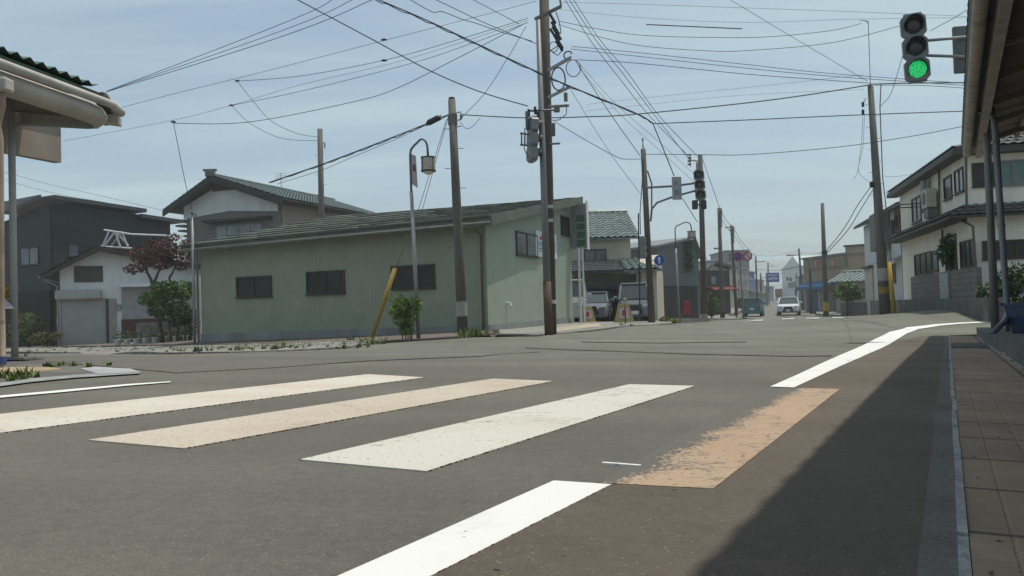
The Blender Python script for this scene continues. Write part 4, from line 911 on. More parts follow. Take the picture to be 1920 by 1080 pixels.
f.window(h, (1626, 470, 1630, 482), frame_dark, glass_dark, 1, .08)
jf2h, jf2, ze, zr, zb_ = gable_house('low_tiled_house', 'low house with pale jade roof behind the round green tree', 1566, 72, 1640, 70, 528, 7, M('beige_low_wall', (.30, .27, .23), var=.15), tile_jade, (1600, 513), 'side', oh=.5, rows=7, pitch=.4, amp=.07)
jf2.window(jf2h, (1610, 541, 1628, 557), frame_dark, glass_mid, 2, .08)
mb = MB(); wf2 = Face(P(1576, 580, 64), P(1640, 580, 58)); zb = G(*wf2.A.xy) - .3
wf2.box(mb, 0, wf2.w, zb, G(*wf2.A.xy) + 1.0, -.15, 0); o = mb.build('block_wall', brickmat('grey_block_far', (.17, .15, .14), (.14, .13, .12), (.08, .07, .07), .4, .2)); tag(rebase(o), 'dark low block wall under the round green tree', 'wall')

# ---------------------------------------------------------------- cream two-storey house on the right
cw = Face(P(1693, 520, 40.0), P(1818, 520, 29.0)); cw2 = Face(cw.B, cw.B + Vector((4.9, -1.2, 0)).normalized() * 12)
rh = thing('cream_house', OG(*cw.A.xy), 'cream two-storey house with dark eaves and a block garden wall on right', 'house')
crm = M('warm_white_stucco', (.80, .77, .67), rough=.9, var=.14, scale=.9, streak=True, fine=.06, fscale=60)
zb = min(G(*cw.A.xy), G(*cw.B.xy)) - .5; zL = P(1695, 366, 40).z; zRr = P(1818, 268, 29).z; ztop = (zL + zRr) / 2
mb = MB(); depth = 9
A = cw.A; B = cw.B; C_ = cw2.B; D_ = cw.A + (cw2.B - cw.B)
mb.prism([Vector((p.x, p.y, zb)) for p in (A, B, C_, D_)], (0, 0, ztop - zb)); mb.build('wall', crm, rh)
rdk = M('dark_brown_eaves', (.07, .06, .055), rough=.6, var=.25)
mb = MB(); o1 = .48
E = lambda F_, u, d, z: F_.pt(u, z, d)
cor = [cw.pt(-.5, ztop - .05, o1), cw.pt(cw.w, ztop - .05, o1) + cw2.n * o1, cw2.pt(12.4, ztop - .05, o1), D_ + Vector((0, 0, ztop + .6)) ]
ctrp = (A + B + C_ + D_) / 4; ap = Vector((ctrp.x, ctrp.y, ztop + 1.9)); ap2 = Vector((*((A + D_) / 2).xy, ztop + 1.9))
tiled(mb, cor[0], cor[1], ap, ap2, 10, .3, .05, .05); tiled(mb, cor[1], cor[2], Vector((*((C_ + D_) / 2).xy, ztop + 1.8)), ap, 10, .3, .05, .05)
mb.build('roof', M('brown_grey_roof_tiles', (.085, .08, .078), rough=.45, var=.25), rh)
mb = MB(); mb.prism([cor[0] + Vector((0, 0, -.2)), cor[1] + Vector((0, 0, -.2)), cw.pt(cw.w, ztop - .25, 0), cw.pt(-.5, ztop - .25, 0)], (0, 0, .13)); mb.prism([cor[1] + Vector((0, 0, -.2)), cor[2] + Vector((0, 0, -.2)), cw2.pt(12.4, ztop - .25, 0), cw2.pt(0, ztop - .25, 0)], (0, 0, .13)); mb.build('soffit', rdk, rh)
zl1 = cw.at(1700, 449)[1]; zl2 = cw.at(1815, 393)[1]; zm = (zl1 + zl2) / 2
mb = MB(); tiled(mb, cw.pt(-.3, zm - .1, .72), cw.pt(cw.w, zm - .1, .72) + cw2.n * .72, cw.pt(cw.w, zm + .3, 0), cw.pt(-.3, zm + .3, 0), 3, .3, .04, .04)
tiled(mb, cw.pt(cw.w, zm - .1, .72) + cw2.n * .72, cw2.pt(12, zm - .1, .72), cw2.pt(12, zm + .3, 0), cw2.pt(0, zm + .3, 0), 3, .3, .04, .04); mb.build('lower_eaves', M('brown_grey_roof_tiles', (.085, .08, .078)), rh)
mb = MB(); mb.prism([cw.pt(-.3, zm - .2, .74), cw.pt(cw.w, zm - .2, .74) + cw2.n * .74, cw.pt(cw.w, zm - .2, 0), cw.pt(-.3, zm - .2, 0)], (0, 0, .06)); mb.build('lower_soffit', rdk, rh)
for r, p_, g_ in (((1771, 330, 1786, 374), 1, glass_dark), ((1791, 316, 1808, 362), 2, glass_mid), ((1730, 359, 1740, 396), 1, glass_dark), ((1711, 369, 1728, 417), 2, glass_dark),
                  ((1802, 450, 1829, 503), 3, glass_dark), ((1749, 470, 1760, 508), 1, glass_blue), ((1716, 474, 1748, 516), 3, glass_dark), ((1774, 440, 1795, 508), 1, glass_dark)):
    cw.window(rh, r, frame_brown, g_, p_, .06)
cw2.window(rh, (1871, 300, 1925, 347), frame_grey, M('green_curtain_glass', (.13, .20, .19), rough=.2), 2, .06)
cw2.window(rh, (1822, 305, 1866, 350), frame_brown, M('closed_brown_shutter', (.06, .05, .045), rough=.6), 1, .06, label='window closed by a dark brown shutter')
cw2.window(rh, (1842, 450, 1925, 485), frame_brown, glass_dark, 4, .06)
# drying rack, air conditioner, drainpipes
u, z = cw.at(1756, 372); mb = MB(); cw.box(mb, u - .45, u + .45, z - .35, z + .35, .1, .45); ac = mb.build('air_conditioner', M('yellowed_white_plastic', (.48, .46, .40), var=.1), rh)
mb = MB(); mb.lathe(cw.pt(u, z, .451), [(.25, 0), (.25, .02)], 14, axis=cw.n); mb.build('fan_grille', frame_dark, ac)
mb = MB(); cw.box(mb, u - .35, u + .35, z - .75, z - .36, .05, .4); mb.build('bracket', steel_dark, rh)
rgi = random.Random(8)
u, z = cw.at(1744, 362); mb = MB(); cw.box(mb, u - .3, u + .2, z - .25, z + .5, .12, .3); mb.build('awning_sheet', M('pale_blue_sheet', (.26, .3, .33), var=.15), rh)
for pts in (((1808, 276), (1816, 284), (1817.5, 390)), ((1765, 312), (1766, 420)), ((1806, 412), (1829, 424), (1838, 538)), ((1771, 430), (1772, 500))):
    mb = MB(); mb.tube([cw.pt(*cw.at(*p), .08) for p in pts], .04, 7); mb.build('drainpipe', M('brown_drainpipe', (.12, .095, .08), var=.15), rh)
u, z = cw.at(1718, 398); mb = MB()
for k in range(7): mb.tube([cw.pt(u - .7 + .22 * k, z - .9, .75), cw.pt(u - .7 + .22 * k, z + .3, .75)], .018, 5)
for zz_ in (-.9, .3): mb.tube([cw.pt(u - .75, z + zz_, .02), cw.pt(u - .75, z + zz_, .77), cw.pt(u + .65, z + zz_, .77), cw.pt(u + .65, z + zz_, .02)], .025, 5)
mb.build('balcony_rail', frame_brown, rh)
# grey garden wall with a silver gate panel, lower kerb wall
gw_ = Face(P(1709, 560, 37.4), P(1833, 560, 27.2)); zg0 = min(G(*gw_.A.xy), G(*gw_.B.xy)) - .3; zg1 = (gw_.at(1715, 516)[1] + gw_.at(1825, 505)[1]) / 2
bw = brickmat('grey_concrete_blocks', (.20, .185, .165), (.17, .155, .14), (.10, .09, .085), .4, .2)
o = thing('garden_wall', OG(*gw_.A.xy), 'grey concrete block wall with a silver gate panel before the cream house', 'wall')
mb = MB(); gw_.box(mb, 0, gw_.w, zg0, zg1, -.15, 0); mb.build('blockwork', bw, o)
mb = MB(); gw_.box(mb, -.1, gw_.w + 3, zg0, gw_.at(1770, 560)[1], .003, .5); mb.build('plinth', concrete_dark, o)
mb = MB(); u0, u1, z0, z1 = gw_.rect(1765, 512, 1781, 562); gw_.box(mb, u0, u1, z0, z1, .01, .06); mb.build('gate_panel', M('silver_gate', (.42, .43, .44), rough=.4, var=.1, metal=.4), o)

# pale house further along on the right
pw = Face(P(1623, 520, 60), P(1706, 520, 46)); ph = thing('pale_house', OG(*pw.A.xy), 'narrow pale blue-white two-storey house beyond the leaning pole', 'house')
pal = corrugated('pale_blue_white_siding', (.55, .58, .58), pitch=.3, amp=.15)
zb = G(*pw.A.xy) - .8; zA = P(1623, 428, 60).z; zB = P(1706, 376, 46).z; zt = (zA + zB) / 2; bk_ = Vector((9.5, 2.6, 0))
mb = MB(); mb.prism([pw.pt(0, zb), pw.pt(pw.w, zb), pw.pt(pw.w, zt), pw.pt(0, zt)], bk_); mb.build('wall', pal, ph)
mb = MB(); a0 = pw.pt(-.5, zt - .05, .6); a1 = pw.pt(pw.w + .3, zt - .05, .6); tiled(mb, a0, a1, a1 + bk_ * .6 + Vector((0, 0, 1.9)), a0 + bk_ * .6 + Vector((0, 0, 1.9)), 9, .3, .04, .04); mb.build('roof', M('brown_grey_roof_tiles', (.085, .08, .078)), ph)
for r in ((1672, 412, 1677, 443), (1679, 404, 1685, 428), (1650, 496, 1656, 530), (1674, 494, 1680, 530)): pw.window(ph, r, frame_brown, glass_dark, 1, .06)
mb = MB(); u, z = pw.at(1660, 430); pw.box(mb, u - .6, u + 1.6, z - 1.3, z + .9, .05, .8); mb.build('balcony_box', M('grey_louvre', (.15, .14, .13), var=.2), ph)
mb = MB(); mb.tube([pw.pt(*pw.at(1691, 395), .1), pw.pt(*pw.at(1700, 560), .1)], .06, 7); mb.build('drainpipe', frame_dark, ph)
mb = MB(); u0, u1, z0, z1 = pw.rect(1676, 484, 1690, 492); mb.prism([pw.pt(u0, z1, .02), pw.pt(u1, z1, .02), pw.pt(u1, z0, .9), pw.pt(u0, z0, .9)], (0, 0, .1)); mb.build('door_canopy', M('pale_canopy', (.4, .42, .43)), ph)
mb = MB(); u0, u1, z0, z1 = pw.rect(1624, 503, 1639, 590); pw.box(mb, .3, u1, zb, z1, .02, .10); mb.build('porch', M('beige_porch', (.50, .46, .39), var=.1), ph)
mb = MB(); pw.box(mb, .1, u1 + .2, z1, z1 + .15, .02, .3); mb.build('porch_roof', frame_brown, ph)
mb = MB(); wb = Face(P(1632, 580, 50), P(1710, 580, 38)); wb.box(mb, 0, wb.w, G(*wb.A.xy) - .4, G(*wb.A.xy) + .95, -.12, 0); tag(rebase(mb.build('block_wall', bw)), 'dark grey block wall behind the yellow guy guard', 'wall')

# ---------------------------------------------------------------- left arcade canopy (near left)
e_a = P(0, 152, 7.6); e_b = P(212, 222, 9.16); ed = (e_b - e_a); ed.z = 0; L0 = ed.length; ed.normalize(); en_ = Vector((-ed.y, ed.x, 0)); zE_ = (e_a.z + e_b.z) / 2
lc = thing('left_arcade_canopy', OG(*P(28, 675, 8.5).xy), 'arcade canopy with green tiled roof and rounded beige gutter at far left', 'canopy')
def LC(s, n, z): q = Vector((e_b.x, e_b.y, 0)) + ed * s + en_ * n; return Vector((q.x, q.y, z))
beige = M('beige_painted_metal', (.46, .425, .37), rough=.6, var=.18, scale=3, streak=True); soff = M('brown_soffit_boards', (.13, .10, .078), rough=.8, var=.25, scale=2, map_scale=(1, 6, 1))
# cross-section: eave at n=0 rising to n=3
mb = MB(); sl_ = .30
tiled(mb, LC(-5, -.02, zE_ + .24), LC(-.28, -.02, zE_ + .22), LC(-.28, 3.2, zE_ + .22 + 3.2 * sl_), LC(-5, 3.2, zE_ + .24 + 3.2 * sl_), 14, .16, .045, .035)
mb.build('roof', M('green_roof_tiles', (.05, .105, .075), rough=.5, var=.3, scale=6), lc)
mb = MB(); mb.prism([LC(-5, .02, zE_ - .02), LC(-.05, .02, zE_ - .02), LC(-.02, 3.2, zE_ + .45), LC(-5, 3.2, zE_ + .45)], (0, 0, .04)); mb.build('ceiling', soff, lc)
mb = MB()                                                         # broad rounded fascia that turns the corner
prof = [(0.0, .10), (-.06, .06), (-.085, 0.0), (-.07, -.06), (-.02, -.10), (.05, -.11)]
path = [(-5, 0), (-.45, 0), (-.25, .02), (-.12, .08), (-.04, .18), (0, .34), (0.02, 1.0), (.03, 3.0)]; nrm = [(0, -1), (0, -1), (.3, -.95), (.6, -.8), (.85, -.5), (1, -.1), (1, 0), (1, 0)]
k = 0
for (s_, n_), (ns, nn) in zip(path, nrm):
    for o_, z_ in prof: mb.v.append(LC(s_ - ns * o_ * -1 * -1, n_ - nn * o_, zE_ + z_ + max(0, n_ - .2) * .12) if False else LC(s_ + ns * -o_, n_ + nn * -o_, zE_ + z_ + max(0, n_ - .2) * .12))
m_ = len(prof)
for i in range(len(path) - 1):
    for j in range(m_ - 1): mb.f.append((i * m_ + j, i * m_ + j + 1, (i + 1) * m_ + j + 1, (i + 1) * m_ + j))
mb.build('fascia', beige, lc, smooth=True)
mb = MB(); mb.tube([LC(-5, -.1, zE_ + .13), LC(-.15, -.1, zE_ + .11), LC(.10, -.03, zE_ + .08)], .045, 8); mb.build('gutter', M('white_gutter', (.5, .48, .43), var=.2), lc, smooth=True)
mb = MB(); 
for k in range(7): mb.bevbox(LC(-.2 + .055 * k, .02 + .02 * k, zE_ + .20 - .008 * k * k * .4), (.07, .16, .07), .02, math.atan2(ed.y, ed.x))
mb.build('ridge_end_tiles', M('lichened_tiles', (.13, .12, .10), var=.35, scale=12), lc)
mb = MB(); mb.prism([LC(.0, -.06, zE_ - .05), LC(.22, .05, zE_ - .04), LC(.24, .25, zE_ + .0), LC(.0, .3, zE_)], (0, 0, .09)); mb.build('corner_cap', beige, lc)
mb = MB(); b0 = P(28, 676, 8.5); t0_ = P(31, 205, 8.5); mb.tube([OG(b0.x, b0.y, .0), Vector((b0.x, b0.y, zE_ + .25))], .034, 10); pst = mb.build('post', M('pale_grey_post', (.46, .45, .44), rough=.5, var=.15), lc, smooth=True)
mb = MB(); mb.box(OG(b0.x, b0.y, .035), (.3, .22, .02)); 
for a, b in ((-.11, 0), (.11, 0)): mb.lathe(OG(b0.x + a, b0.y + b, .04), [(.02, 0), (.02, .04)], 6)
mb.build('base_plate', concrete, pst)
pl = [P(10, 120, 9.25), P(112, 120, 9.95)]; pf_ = Face(pl[0], pl[1])
mb = MB(); z0_ = P(111, 305, 9.95).z; zt_ = zE_ + .32; pf_.box(mb, -2, pf_.w, z0_, zt_, -.1, 0); mb.build('hanging_panel', M('brown_hanging_board', (.34, .295, .25), var=.2, scale=1.5), lc)
mb = MB(); pf_.box(mb, pf_.w + .002, pf_.w + .03, z0_ + .05, zt_ - .02, -.14, -.03); mb.build('panel_edge', M('pale_panel_edge', (.5, .48, .45)), lc)
mb = MB(); pf_.box(mb, -2, pf_.w + .7, zt_ - .06, zt_ + .02, .0, .06); mb.build('cross_beam', soff, lc)
d0 = P(4, 150, 7.35); dl = [P(3, 165, 7.4), P(3, 200, 7.45), P(-6, 235, 7.5), P(-1, 260, 7.5), P(1, 560, 7.5), P(4, 690, 7.5), P(14, 703, 7.45), P(44, 717, 7.3)]
mb = MB(); mb.tube(dl, .034, 10); dpo = mb.build('downpipe', M('tan_pvc_pipe', (.36, .28, .21), rough=.5, var=.22, scale=4), lc, smooth=True)
mb = MB(); mb.tube([P(4, 668, 7.5), P(4, 682, 7.5)], .037, 10); mb.build('blue_tape', M('blue_tape', (.08, .13, .3)), dpo)
mb = MB(); mb.tube([P(1, 600, 7.5), P(1, 606, 7.5)], .039, 10); mb.build('pipe_collar', M('tan_pvc_pipe', (.36, .28, .21)), dpo)
mb = MB(); mb.bevbox(P(4, 160, 7.4), (.14, .14, .12), .02); mb.build('rain_head', M('white_gutter', (.5, .48, .43)), lc)
# its rear wall, out of frame but part of the arcade
mb = MB(); mb.prism([LC(-5, 3.0, -.4), LC(-1.5, 3.0, -.4), LC(-1.5, 3.15, -.4), LC(-5, 3.15, -.4)], (0, 0, zE_ + 1.2)); mb.build('rear_wall', cream, lc)
rgi = random.Random(4); mb = MB(); c = P(4, 548, 8.6); quadleaves(mb, [c + Vector((rgi.gauss(0, .035), rgi.gauss(0, .04), rgi.gauss(0, .05))) for _ in range(90)], .03, rgi)
fl = thing('flower_stand', OG(c.x - .05, c.y), 'yellow flowering plant on a stand partly hidden behind the drainpipe', 'plant')
mb.build('blossom', M('yellow_blossom', (.42, .30, .03), var=.3, scale=30), fl)
mb = MB(); mb.tube([c + Vector((0, 0, -.03)), OG(c.x - .02, c.y, 0)], .012, 6); mb.build('stem', M('green_stem', (.06, .1, .03)), fl)
mb = MB(); q = P(-6, 548, 8.2); mb.lathe(P(-10, 579, 8.2), [(.17, 0), (.01, .17)], 14); 
ua = thing('small_parasol', OG(q.x - .02, q.y), 'small pale blue-grey cone parasol peeping past the left drainpipe', 'parasol'); mb.build('shade', M('pale_blue_vinyl', (.34, .38, .42), var=.1), ua)
mb = MB(); c2 = P(-10, 579, 8.2); mb.tube([c2 + Vector((0, 0, .15)), OG(c2.x, c2.y)], .01, 6); mb.build('stick', steel, ua)

# ---------------------------------------------------------------- right arcade canopy
rc = thing('right_arcade_canopy', RC(12, -1.0), 'long arcade canopy with ribbed beige gutter and dark underside along right edge', 'canopy')
def RZ(s, n, z): q = RC(s, n, z); return q
ZC = 3.60; S0, S1 = -5.0, 21.4
def en_at(s): return -0.30 - 0.0065 * s
rib = MB(); s = S0
pts = []; rr = []
while s < S1:
    for ds, r_ in ((0, .085), (.30, .083), (.36, .075), (.40, .075)):
        pts.append(RZ(s + ds, en_at(s) - .08, ZC + .02)); rr.append(r_)
    s += .46
rib.tube(pts, rr, 12); rib.build('gutter', M('ribbed_beige_gutter', (.34, .30, .24), rough=.6, var=.25, scale=3), rc, smooth=True)
mb = MB(); mb.hexa([RZ(S0, en_at(S0) - .24, ZC - .12), RZ(S1, en_at(S1) - .24, ZC - .12), RZ(S1, en_at(S1) - .36, ZC - .12), RZ(S0, en_at(S0) - .36, ZC - .12),
                    RZ(S0, en_at(S0) - .24, ZC + .1), RZ(S1, en_at(S1) - .24, ZC + .1), RZ(S1, en_at(S1) - .36, ZC + .1), RZ(S0, en_at(S0) - .36, ZC + .1)]); mb.build('eave_beam', M('grey_beige_beam', (.33, .30, .26), rough=.7, var=.2, streak=True), rc)
und = M('stained_underside_boards', (.15, .12, .095), rough=.85, var=.35, scale=1.4, map_scale=(1, 1, 1), fine=.15, fscale=12)
mb = MB(); mb.hexa([RZ(S0, en_at(S0) - .06, ZC + .1), RZ(S1, en_at(S1) - .06, ZC + .1), RZ(S1, -3.3, ZC + .75), RZ(S0, -3.3, ZC + .75), RZ(S0, en_at(S0) - .06, ZC + .17), RZ(S1, en_at(S1) - .06, ZC + .17), RZ(S1, -3.3, ZC + .82), RZ(S0, -3.3, ZC + .82)]); mb.build('deck', und, rc)
mb = MB(); tiled(mb, RZ(S0, en_at(S0) + .02, ZC + .17), RZ(S1, en_at(S1) + .02, ZC + .17), RZ(S1, -3.3, ZC + .88), RZ(S0, -3.3, ZC + .88), 10, .3, .03, .03, sub=3); mb.build('roof', M('grey_brown_canopy_tiles', (.12, .11, .10), var=.25), rc)
s = 1.0; raft = M('dusty_rafter', (.24, .20, .16), rough=.8, var=.25)
while s < S1:
    mb = MB(); a = RZ(s, en_at(s) - .36, ZC - .02); b = RZ(s, -3.3, ZC + .60); h_ = Vector((0, 0, .11)); w_ = DV.to_3d() * .06
    mb.hexa([a, b, b + w_, a + w_, a + h_, b + h_, b + h_ + w_, a + h_ + w_]); mb.build('rafter', raft, rc); s += 1.9
for n_ in (-1.5, -2.4):
    mb = MB(); z_ = ZC + .12 + (-n_ - .4) * .225; w_ = NV.to_3d() * .07
    mb.par(RZ(S0, n_, z_ - .14), RZ(S1, n_, z_ - .14) - RZ(S0, n_, z_ - .14), w_, (0, 0, .09)); mb.build('purlin', raft, rc)
mb = MB(); mb.hexa([RZ(S0, -3.3, -.9), RZ(S1 - 1.5, -3.3, -1.2), RZ(S1 - 1.5, -3.45, -1.2), RZ(S0, -3.45, -.9), RZ(S0, -3.3, ZC + .8), RZ(S1 - 1.5, -3.3, ZC + .8), RZ(S1 - 1.5, -3.45, ZC + .8), RZ(S0, -3.45, ZC + .8)]); mb.build('rear_wall', M('grey_shop_wall', (.25, .23, .21), var=.15), rc)
dpm = M('grey_pvc_downpipe', (.19, .19, .20), rough=.45, var=.18, scale=3, streak=True)
mb = MB(); mb.tube([P(1838, 209, 14.7), P(1856, 211, 14.4), P(1863, 220, 14.2), P(1866, 240, 14.1), P(1889, 585, 13.6), P(1888, 596, 13.5), P(1882, 605, 13.3), P(1862, 623, 13.0)], .048, 10); mb.build('downpipe', dpm, rc, smooth=True)
mb = MB(); c = P(1866, 238, 14.1); c2 = P(1876, 400, 13.85)
for yy, xx in ((262, 1868), (420, 1878), (560, 1887)):
    q = P(xx, yy, 14.05 - (yy - 262) / 325 * .42); mb.tube([q, q + Vector((0, 0, -.06))], .056, 10)
mb.build('pipe_clamp', steel_dark, rc)
for (px, Y) in ((1889, 14.6),):
    mb = MB(); b = P(px, 600, Y); mb.tube([OG(b.x, b.y, .1), Vector((b.x - .10, b.y, ZC + .1))], .036, 10); mb.build('post', M('grey_brown_post', (.17, .15, .13), var=.2), rc, smooth=True)
mb = MB(); c = P(1818, 195, 15.6); mb.lathe(c, [(.05, 0), (.1, .12), (.1, .16)], 10); mb.build('rain_head', dpm, rc)
# blue tub on the arcade floor
tb = P(1968, 600, 13.0); zt_ = G(tb.x, tb.y) + .175
tub = thing('blue_tub', Vector((tb.x, tb.y, zt_)), 'dark blue plastic tub on the arcade floor behind the drainpipe', 'tub')
mb = MB(); bm_ = M('dark_blue_plastic', (.02, .045, .11), rough=.5, var=.15)
w0, w1, hh = .36, .44, .46
for (a, b) in (((-1, -1), (1, -1)), ((1, -1), (1, 1)), ((1, 1), (-1, 1)), ((-1, 1), (-1, -1))):
    p0 = Vector((tb.x + a[0] * w0, tb.y + a[1] * w0, zt_)); p1 = Vector((tb.x + b[0] * w0, tb.y + b[1] * w0, zt_)); p2 = Vector((tb.x + b[0] * w1, tb.y + b[1] * w1, zt_ + hh)); p3 = Vector((tb.x + a[0] * w1, tb.y + a[1] * w1, zt_ + hh))
    inn = (Vector((tb.x, tb.y, 0)) - (p0 + p1) / 2); inn.z = 0; inn = inn.normalized() * .02; mb.hexa([p0, p1, p1 + inn, p0 + inn, p3, p2, p2 + inn, p3 + inn])
mb.box((tb.x, tb.y, zt_ + .01), (.7, .7, .02)); mb.build('body', bm_, tub)
mb = MB()
for dx, dy, lx, ly in ((0, -w1, .96, .05), (0, w1, .96, .05), (-w1, 0, .05, .96), (w1, 0, .05, .96)): mb.box((tb.x + dx, tb.y + dy, zt_ + hh - .01), (lx, ly, .04))
mb.build('rim', bm_, tub)
# ---------------------------------------------------------------- poles
def pole(label, base, top, Yb, Yt=None, r=(.16, .10), m=pole_conc, name='utility_pole', bolts=True, bands=(), caps=True, grp=None):
    b = P(base[0], base[1], Yb); t_ = P(top[0], top[1], Yt or Yb); z0 = G(b.x, b.y)
    o = thing(name, Vector((b.x, b.y, z0)), label, 'pole', grp); ax = (t_ - b)
    mb = MB(); mb.tube([Vector((b.x, b.y, z0 - .25)), b.lerp(t_, .33), b.lerp(t_, .66), t_], [r[0], r[0] * .67 + r[1] * .33, r[0] * .33 + r[1] * .67, r[1]], 14); mb.build('shaft', m, o, smooth=True)
    if bolts:
        mb = MB(); L = ax.length; k = 0; h_ = 2.0
        while h_ < L - .6:
            c = b + ax.normalized() * h_; rr_ = r[0] + (r[1] - r[0]) * h_ / L; sgn = 1 if k % 2 else -1
            mb.tube([c + Vector((sgn * rr_ * .9, 0, 0)), c + Vector((sgn * (rr_ + .14), 0, 0))], .008, 5); k += 1; h_ += .45
        mb.build('step_bolts', steel_dark, o)
    for (f0, f1, col) in bands:
        a = b.lerp(t_, f0); c = b.lerp(t_, f1); rr_ = r[0] + (r[1] - r[0]) * f0; mb = MB(); mb.tube([a, c], rr_ + .008, 14, cap=True); mb.build('band', col, o, smooth=False)
    return o, b, t_
def arm(o, mat, pts, r=.03, name='crossarm', n=7):
    mb = MB(); mb.tube(pts, r, n); return mb.build(name, mat, o)
def insul(mb, c, s=1.0):
    mb.lathe(c, [(.02 * s, -.08 * s), (.045 * s, -.05 * s), (.03 * s, -.02 * s), (.05 * s, .01 * s), (.03 * s, .05 * s), (.02 * s, .09 * s)], 8)
ins_m = M('white_porcelain', (.5, .5, .48), rough=.3)

# pole at x 850
o, b, t_ = pole('thick tapered grey concrete pole with white label band beside the curved lamp', (868, 630), (847, 187), 19.5, r=(.125, .085), bands=((.083, .145, M('pale_label', (.36, .34, .31), var=.2)),))
mb = MB(); c = b.lerp(t_, .915); mb.tube([c - Vector((0, 0, .12)), c + Vector((0, 0, .12))], .11, 12); 
mb.build('clamp', steel_dark, o)
mb = MB(); mb.tube([t_, t_ + Vector((0, 0, .05))], .07, 12); mb.build('cap', M('dark_rust_cap', (.06, .045, .04)), o)
mb = MB()
for dz in (.12, -.05, -.2): mb.tube([c + Vector((0, -.05, dz)), c + Vector((.2, -.1, dz + .03))], .012, 5)
insul(mb, c + Vector((.2, -.1, .05)), .8); mb.build('bracket', steel_dark, o)
# twin pole: brown pole and the signal post in front
o, bB, tB = pole('tall weathered brown pole close behind the grey signal post, full of cable brackets', (1033, 621), (1019, -60), 20.6, r=(.135, .115), m=pole_brown, bolts=False, bands=((.075, .085, ins_m), ) )
gY = 20.3
mb = MB(); mb.tube([P(1003, 36, gY), P(1052, 12, gY - .3)], .045, 4); mb.tube([P(1052, 12, gY - .3), P(1050, 0, gY - .3)], .03, 4); mb.build('crossarm', steel_dark, o)
arm(o, steel, [P(1028, 132, gY), P(1070, 108, gY - .3)], .045, n=4); arm(o, steel, [P(1028, 183, gY), P(1068, 163, gY - .3)], .04, n=4)
mb = MB(); rgi = random.Random(6)
for (x, y, r_) in ((1065, 101, .08), ):
    pts = [P(x, y, gY - .3) + Vector((math.cos(a * .5) * r_ * 1.1, .02 * a, math.sin(a * .5) * r_)) for a in range(14)]; mb.tube(pts, .016, 5)
for (x, y, rx, rz_) in ((1047, 148, .16, .27), (1075, 128, .17, .2), (1038, 88, .1, .12)):
    pts = [P(x, y, gY - .2) + Vector((math.cos(a * .4) * rx, 0, math.sin(a * .4) * rz_)) for a in range(17)]; mb.tube(pts, .010 if x != 1047 else .017, 5)
mb.build('cable_coil', rubber, o)
mb = MB(); 
for (x, y, s_) in ((1036, 34, 1.4), (1041, 52, 1.6), (1044, 62, 1.8), (1047, 78, 1.8), (1049, 86, 1.4), (1037, 62, 1.2)):
    c = P(x, y, gY - .15); mb.tube([c + Vector((-.05, 0, .09)) * s_, c + Vector((.05, 0, -.09)) * s_], .032 * s_ * .7, 7)
for pts in (((1030, 28), (1040, 45), (1046, 60), (1048, 84)), ((1030, 55), (1040, 70), (1052, 62), (1048, 38), (1042, 22)), ((1028, 98), (1040, 90), (1050, 82), (1056, 92), (1046, 104), (1036, 98))):
    mb.tube([P(x, y, gY - .12) for x, y in pts], .012, 5)
mb.build('splice_fittings', black, o)
mb = MB(); mb.tube([P(1030, 200, gY), P(1066, 198, gY - .3)], .035, 5); c = P(1061, 190, gY - .3); mb.tube([c, c + Vector((0, 0, .2))], .045, 8); mb.bevbox(P(1044, 204, gY - .2), (.14, .12, .16), .02)
mb.tube([P(1062, 200, gY - .3), P(1062, 214, gY - .3), P(1048, 225, gY - .2), P(1036, 226, gY - .1)], .012, 5); mb.build('junction_bracket', M('dull_box', (.2, .19, .17)), o)
mb = MB(); mb.bevbox(P(1037, 243, gY - .1), (.1, .14, .3), .02); mb.tube([P(1030, 270, gY), P(1050, 269, gY - .1)], .025, 5); mb.build('relay_box', steel_dark, o)
mb = MB()
mb.lathe(P(1032, 390, gY - .02), [(.06, 0), (.06, .07)], 8); mb.build('cable_clip', ins_m, o); mb = MB(); mb.lathe(P(1032, 416, gY - .02), [(.06, 0), (.06, .07)], 8); mb.build('cable_clip', ins_m, o)

# ---------------------------------------------------------------- traffic signal heads
sig_grey = M('signal_grey_aluminium', (.20, .21, .21), rough=.5, var=.12, scale=3, metal=.2)
sig_dark = M('signal_visor_black', (.035, .035, .035), rough=.55, var=.15)
lens_off = M('unlit_signal_lens', (.035, .032, .03), rough=.25, var=.2, spec=.6)
lens_red = M('unlit_red_lens', (.055, .03, .027), rough=.25, var=.2, spec=.6)
def emis(name, col, s, dots=True):
    m = bpy.data.materials.new(name); m.use_nodes = True; t = m.node_tree; bs = t.nodes['Principled BSDF']; bs.inputs['Base Color'].default_value = (*[c * .4 for c in col], 1); bs.inputs['Emission Color'].default_value = (*col, 1)
    v = _node(t, 'ShaderNodeTexVoronoi', Scale=62.0); co = _node(t, 'ShaderNodeTexCoord'); t.links.new(co.outputs['Object'], v.inputs['Vector'])
    mr = _node(t, 'ShaderNodeMapRange'); mr.inputs[1].default_value = .1; mr.inputs[2].default_value = .6; mr.inputs[3].default_value = s * 1.5; mr.inputs[4].default_value = s * .35
    t.links.new(v.outputs['Distance'], mr.inputs[0]); t.links.new(mr.outputs[0], bs.inputs['Emission Strength']); return m
lens_green = emis('lit_green_signal_lens', (.03, .72, .20), .95)
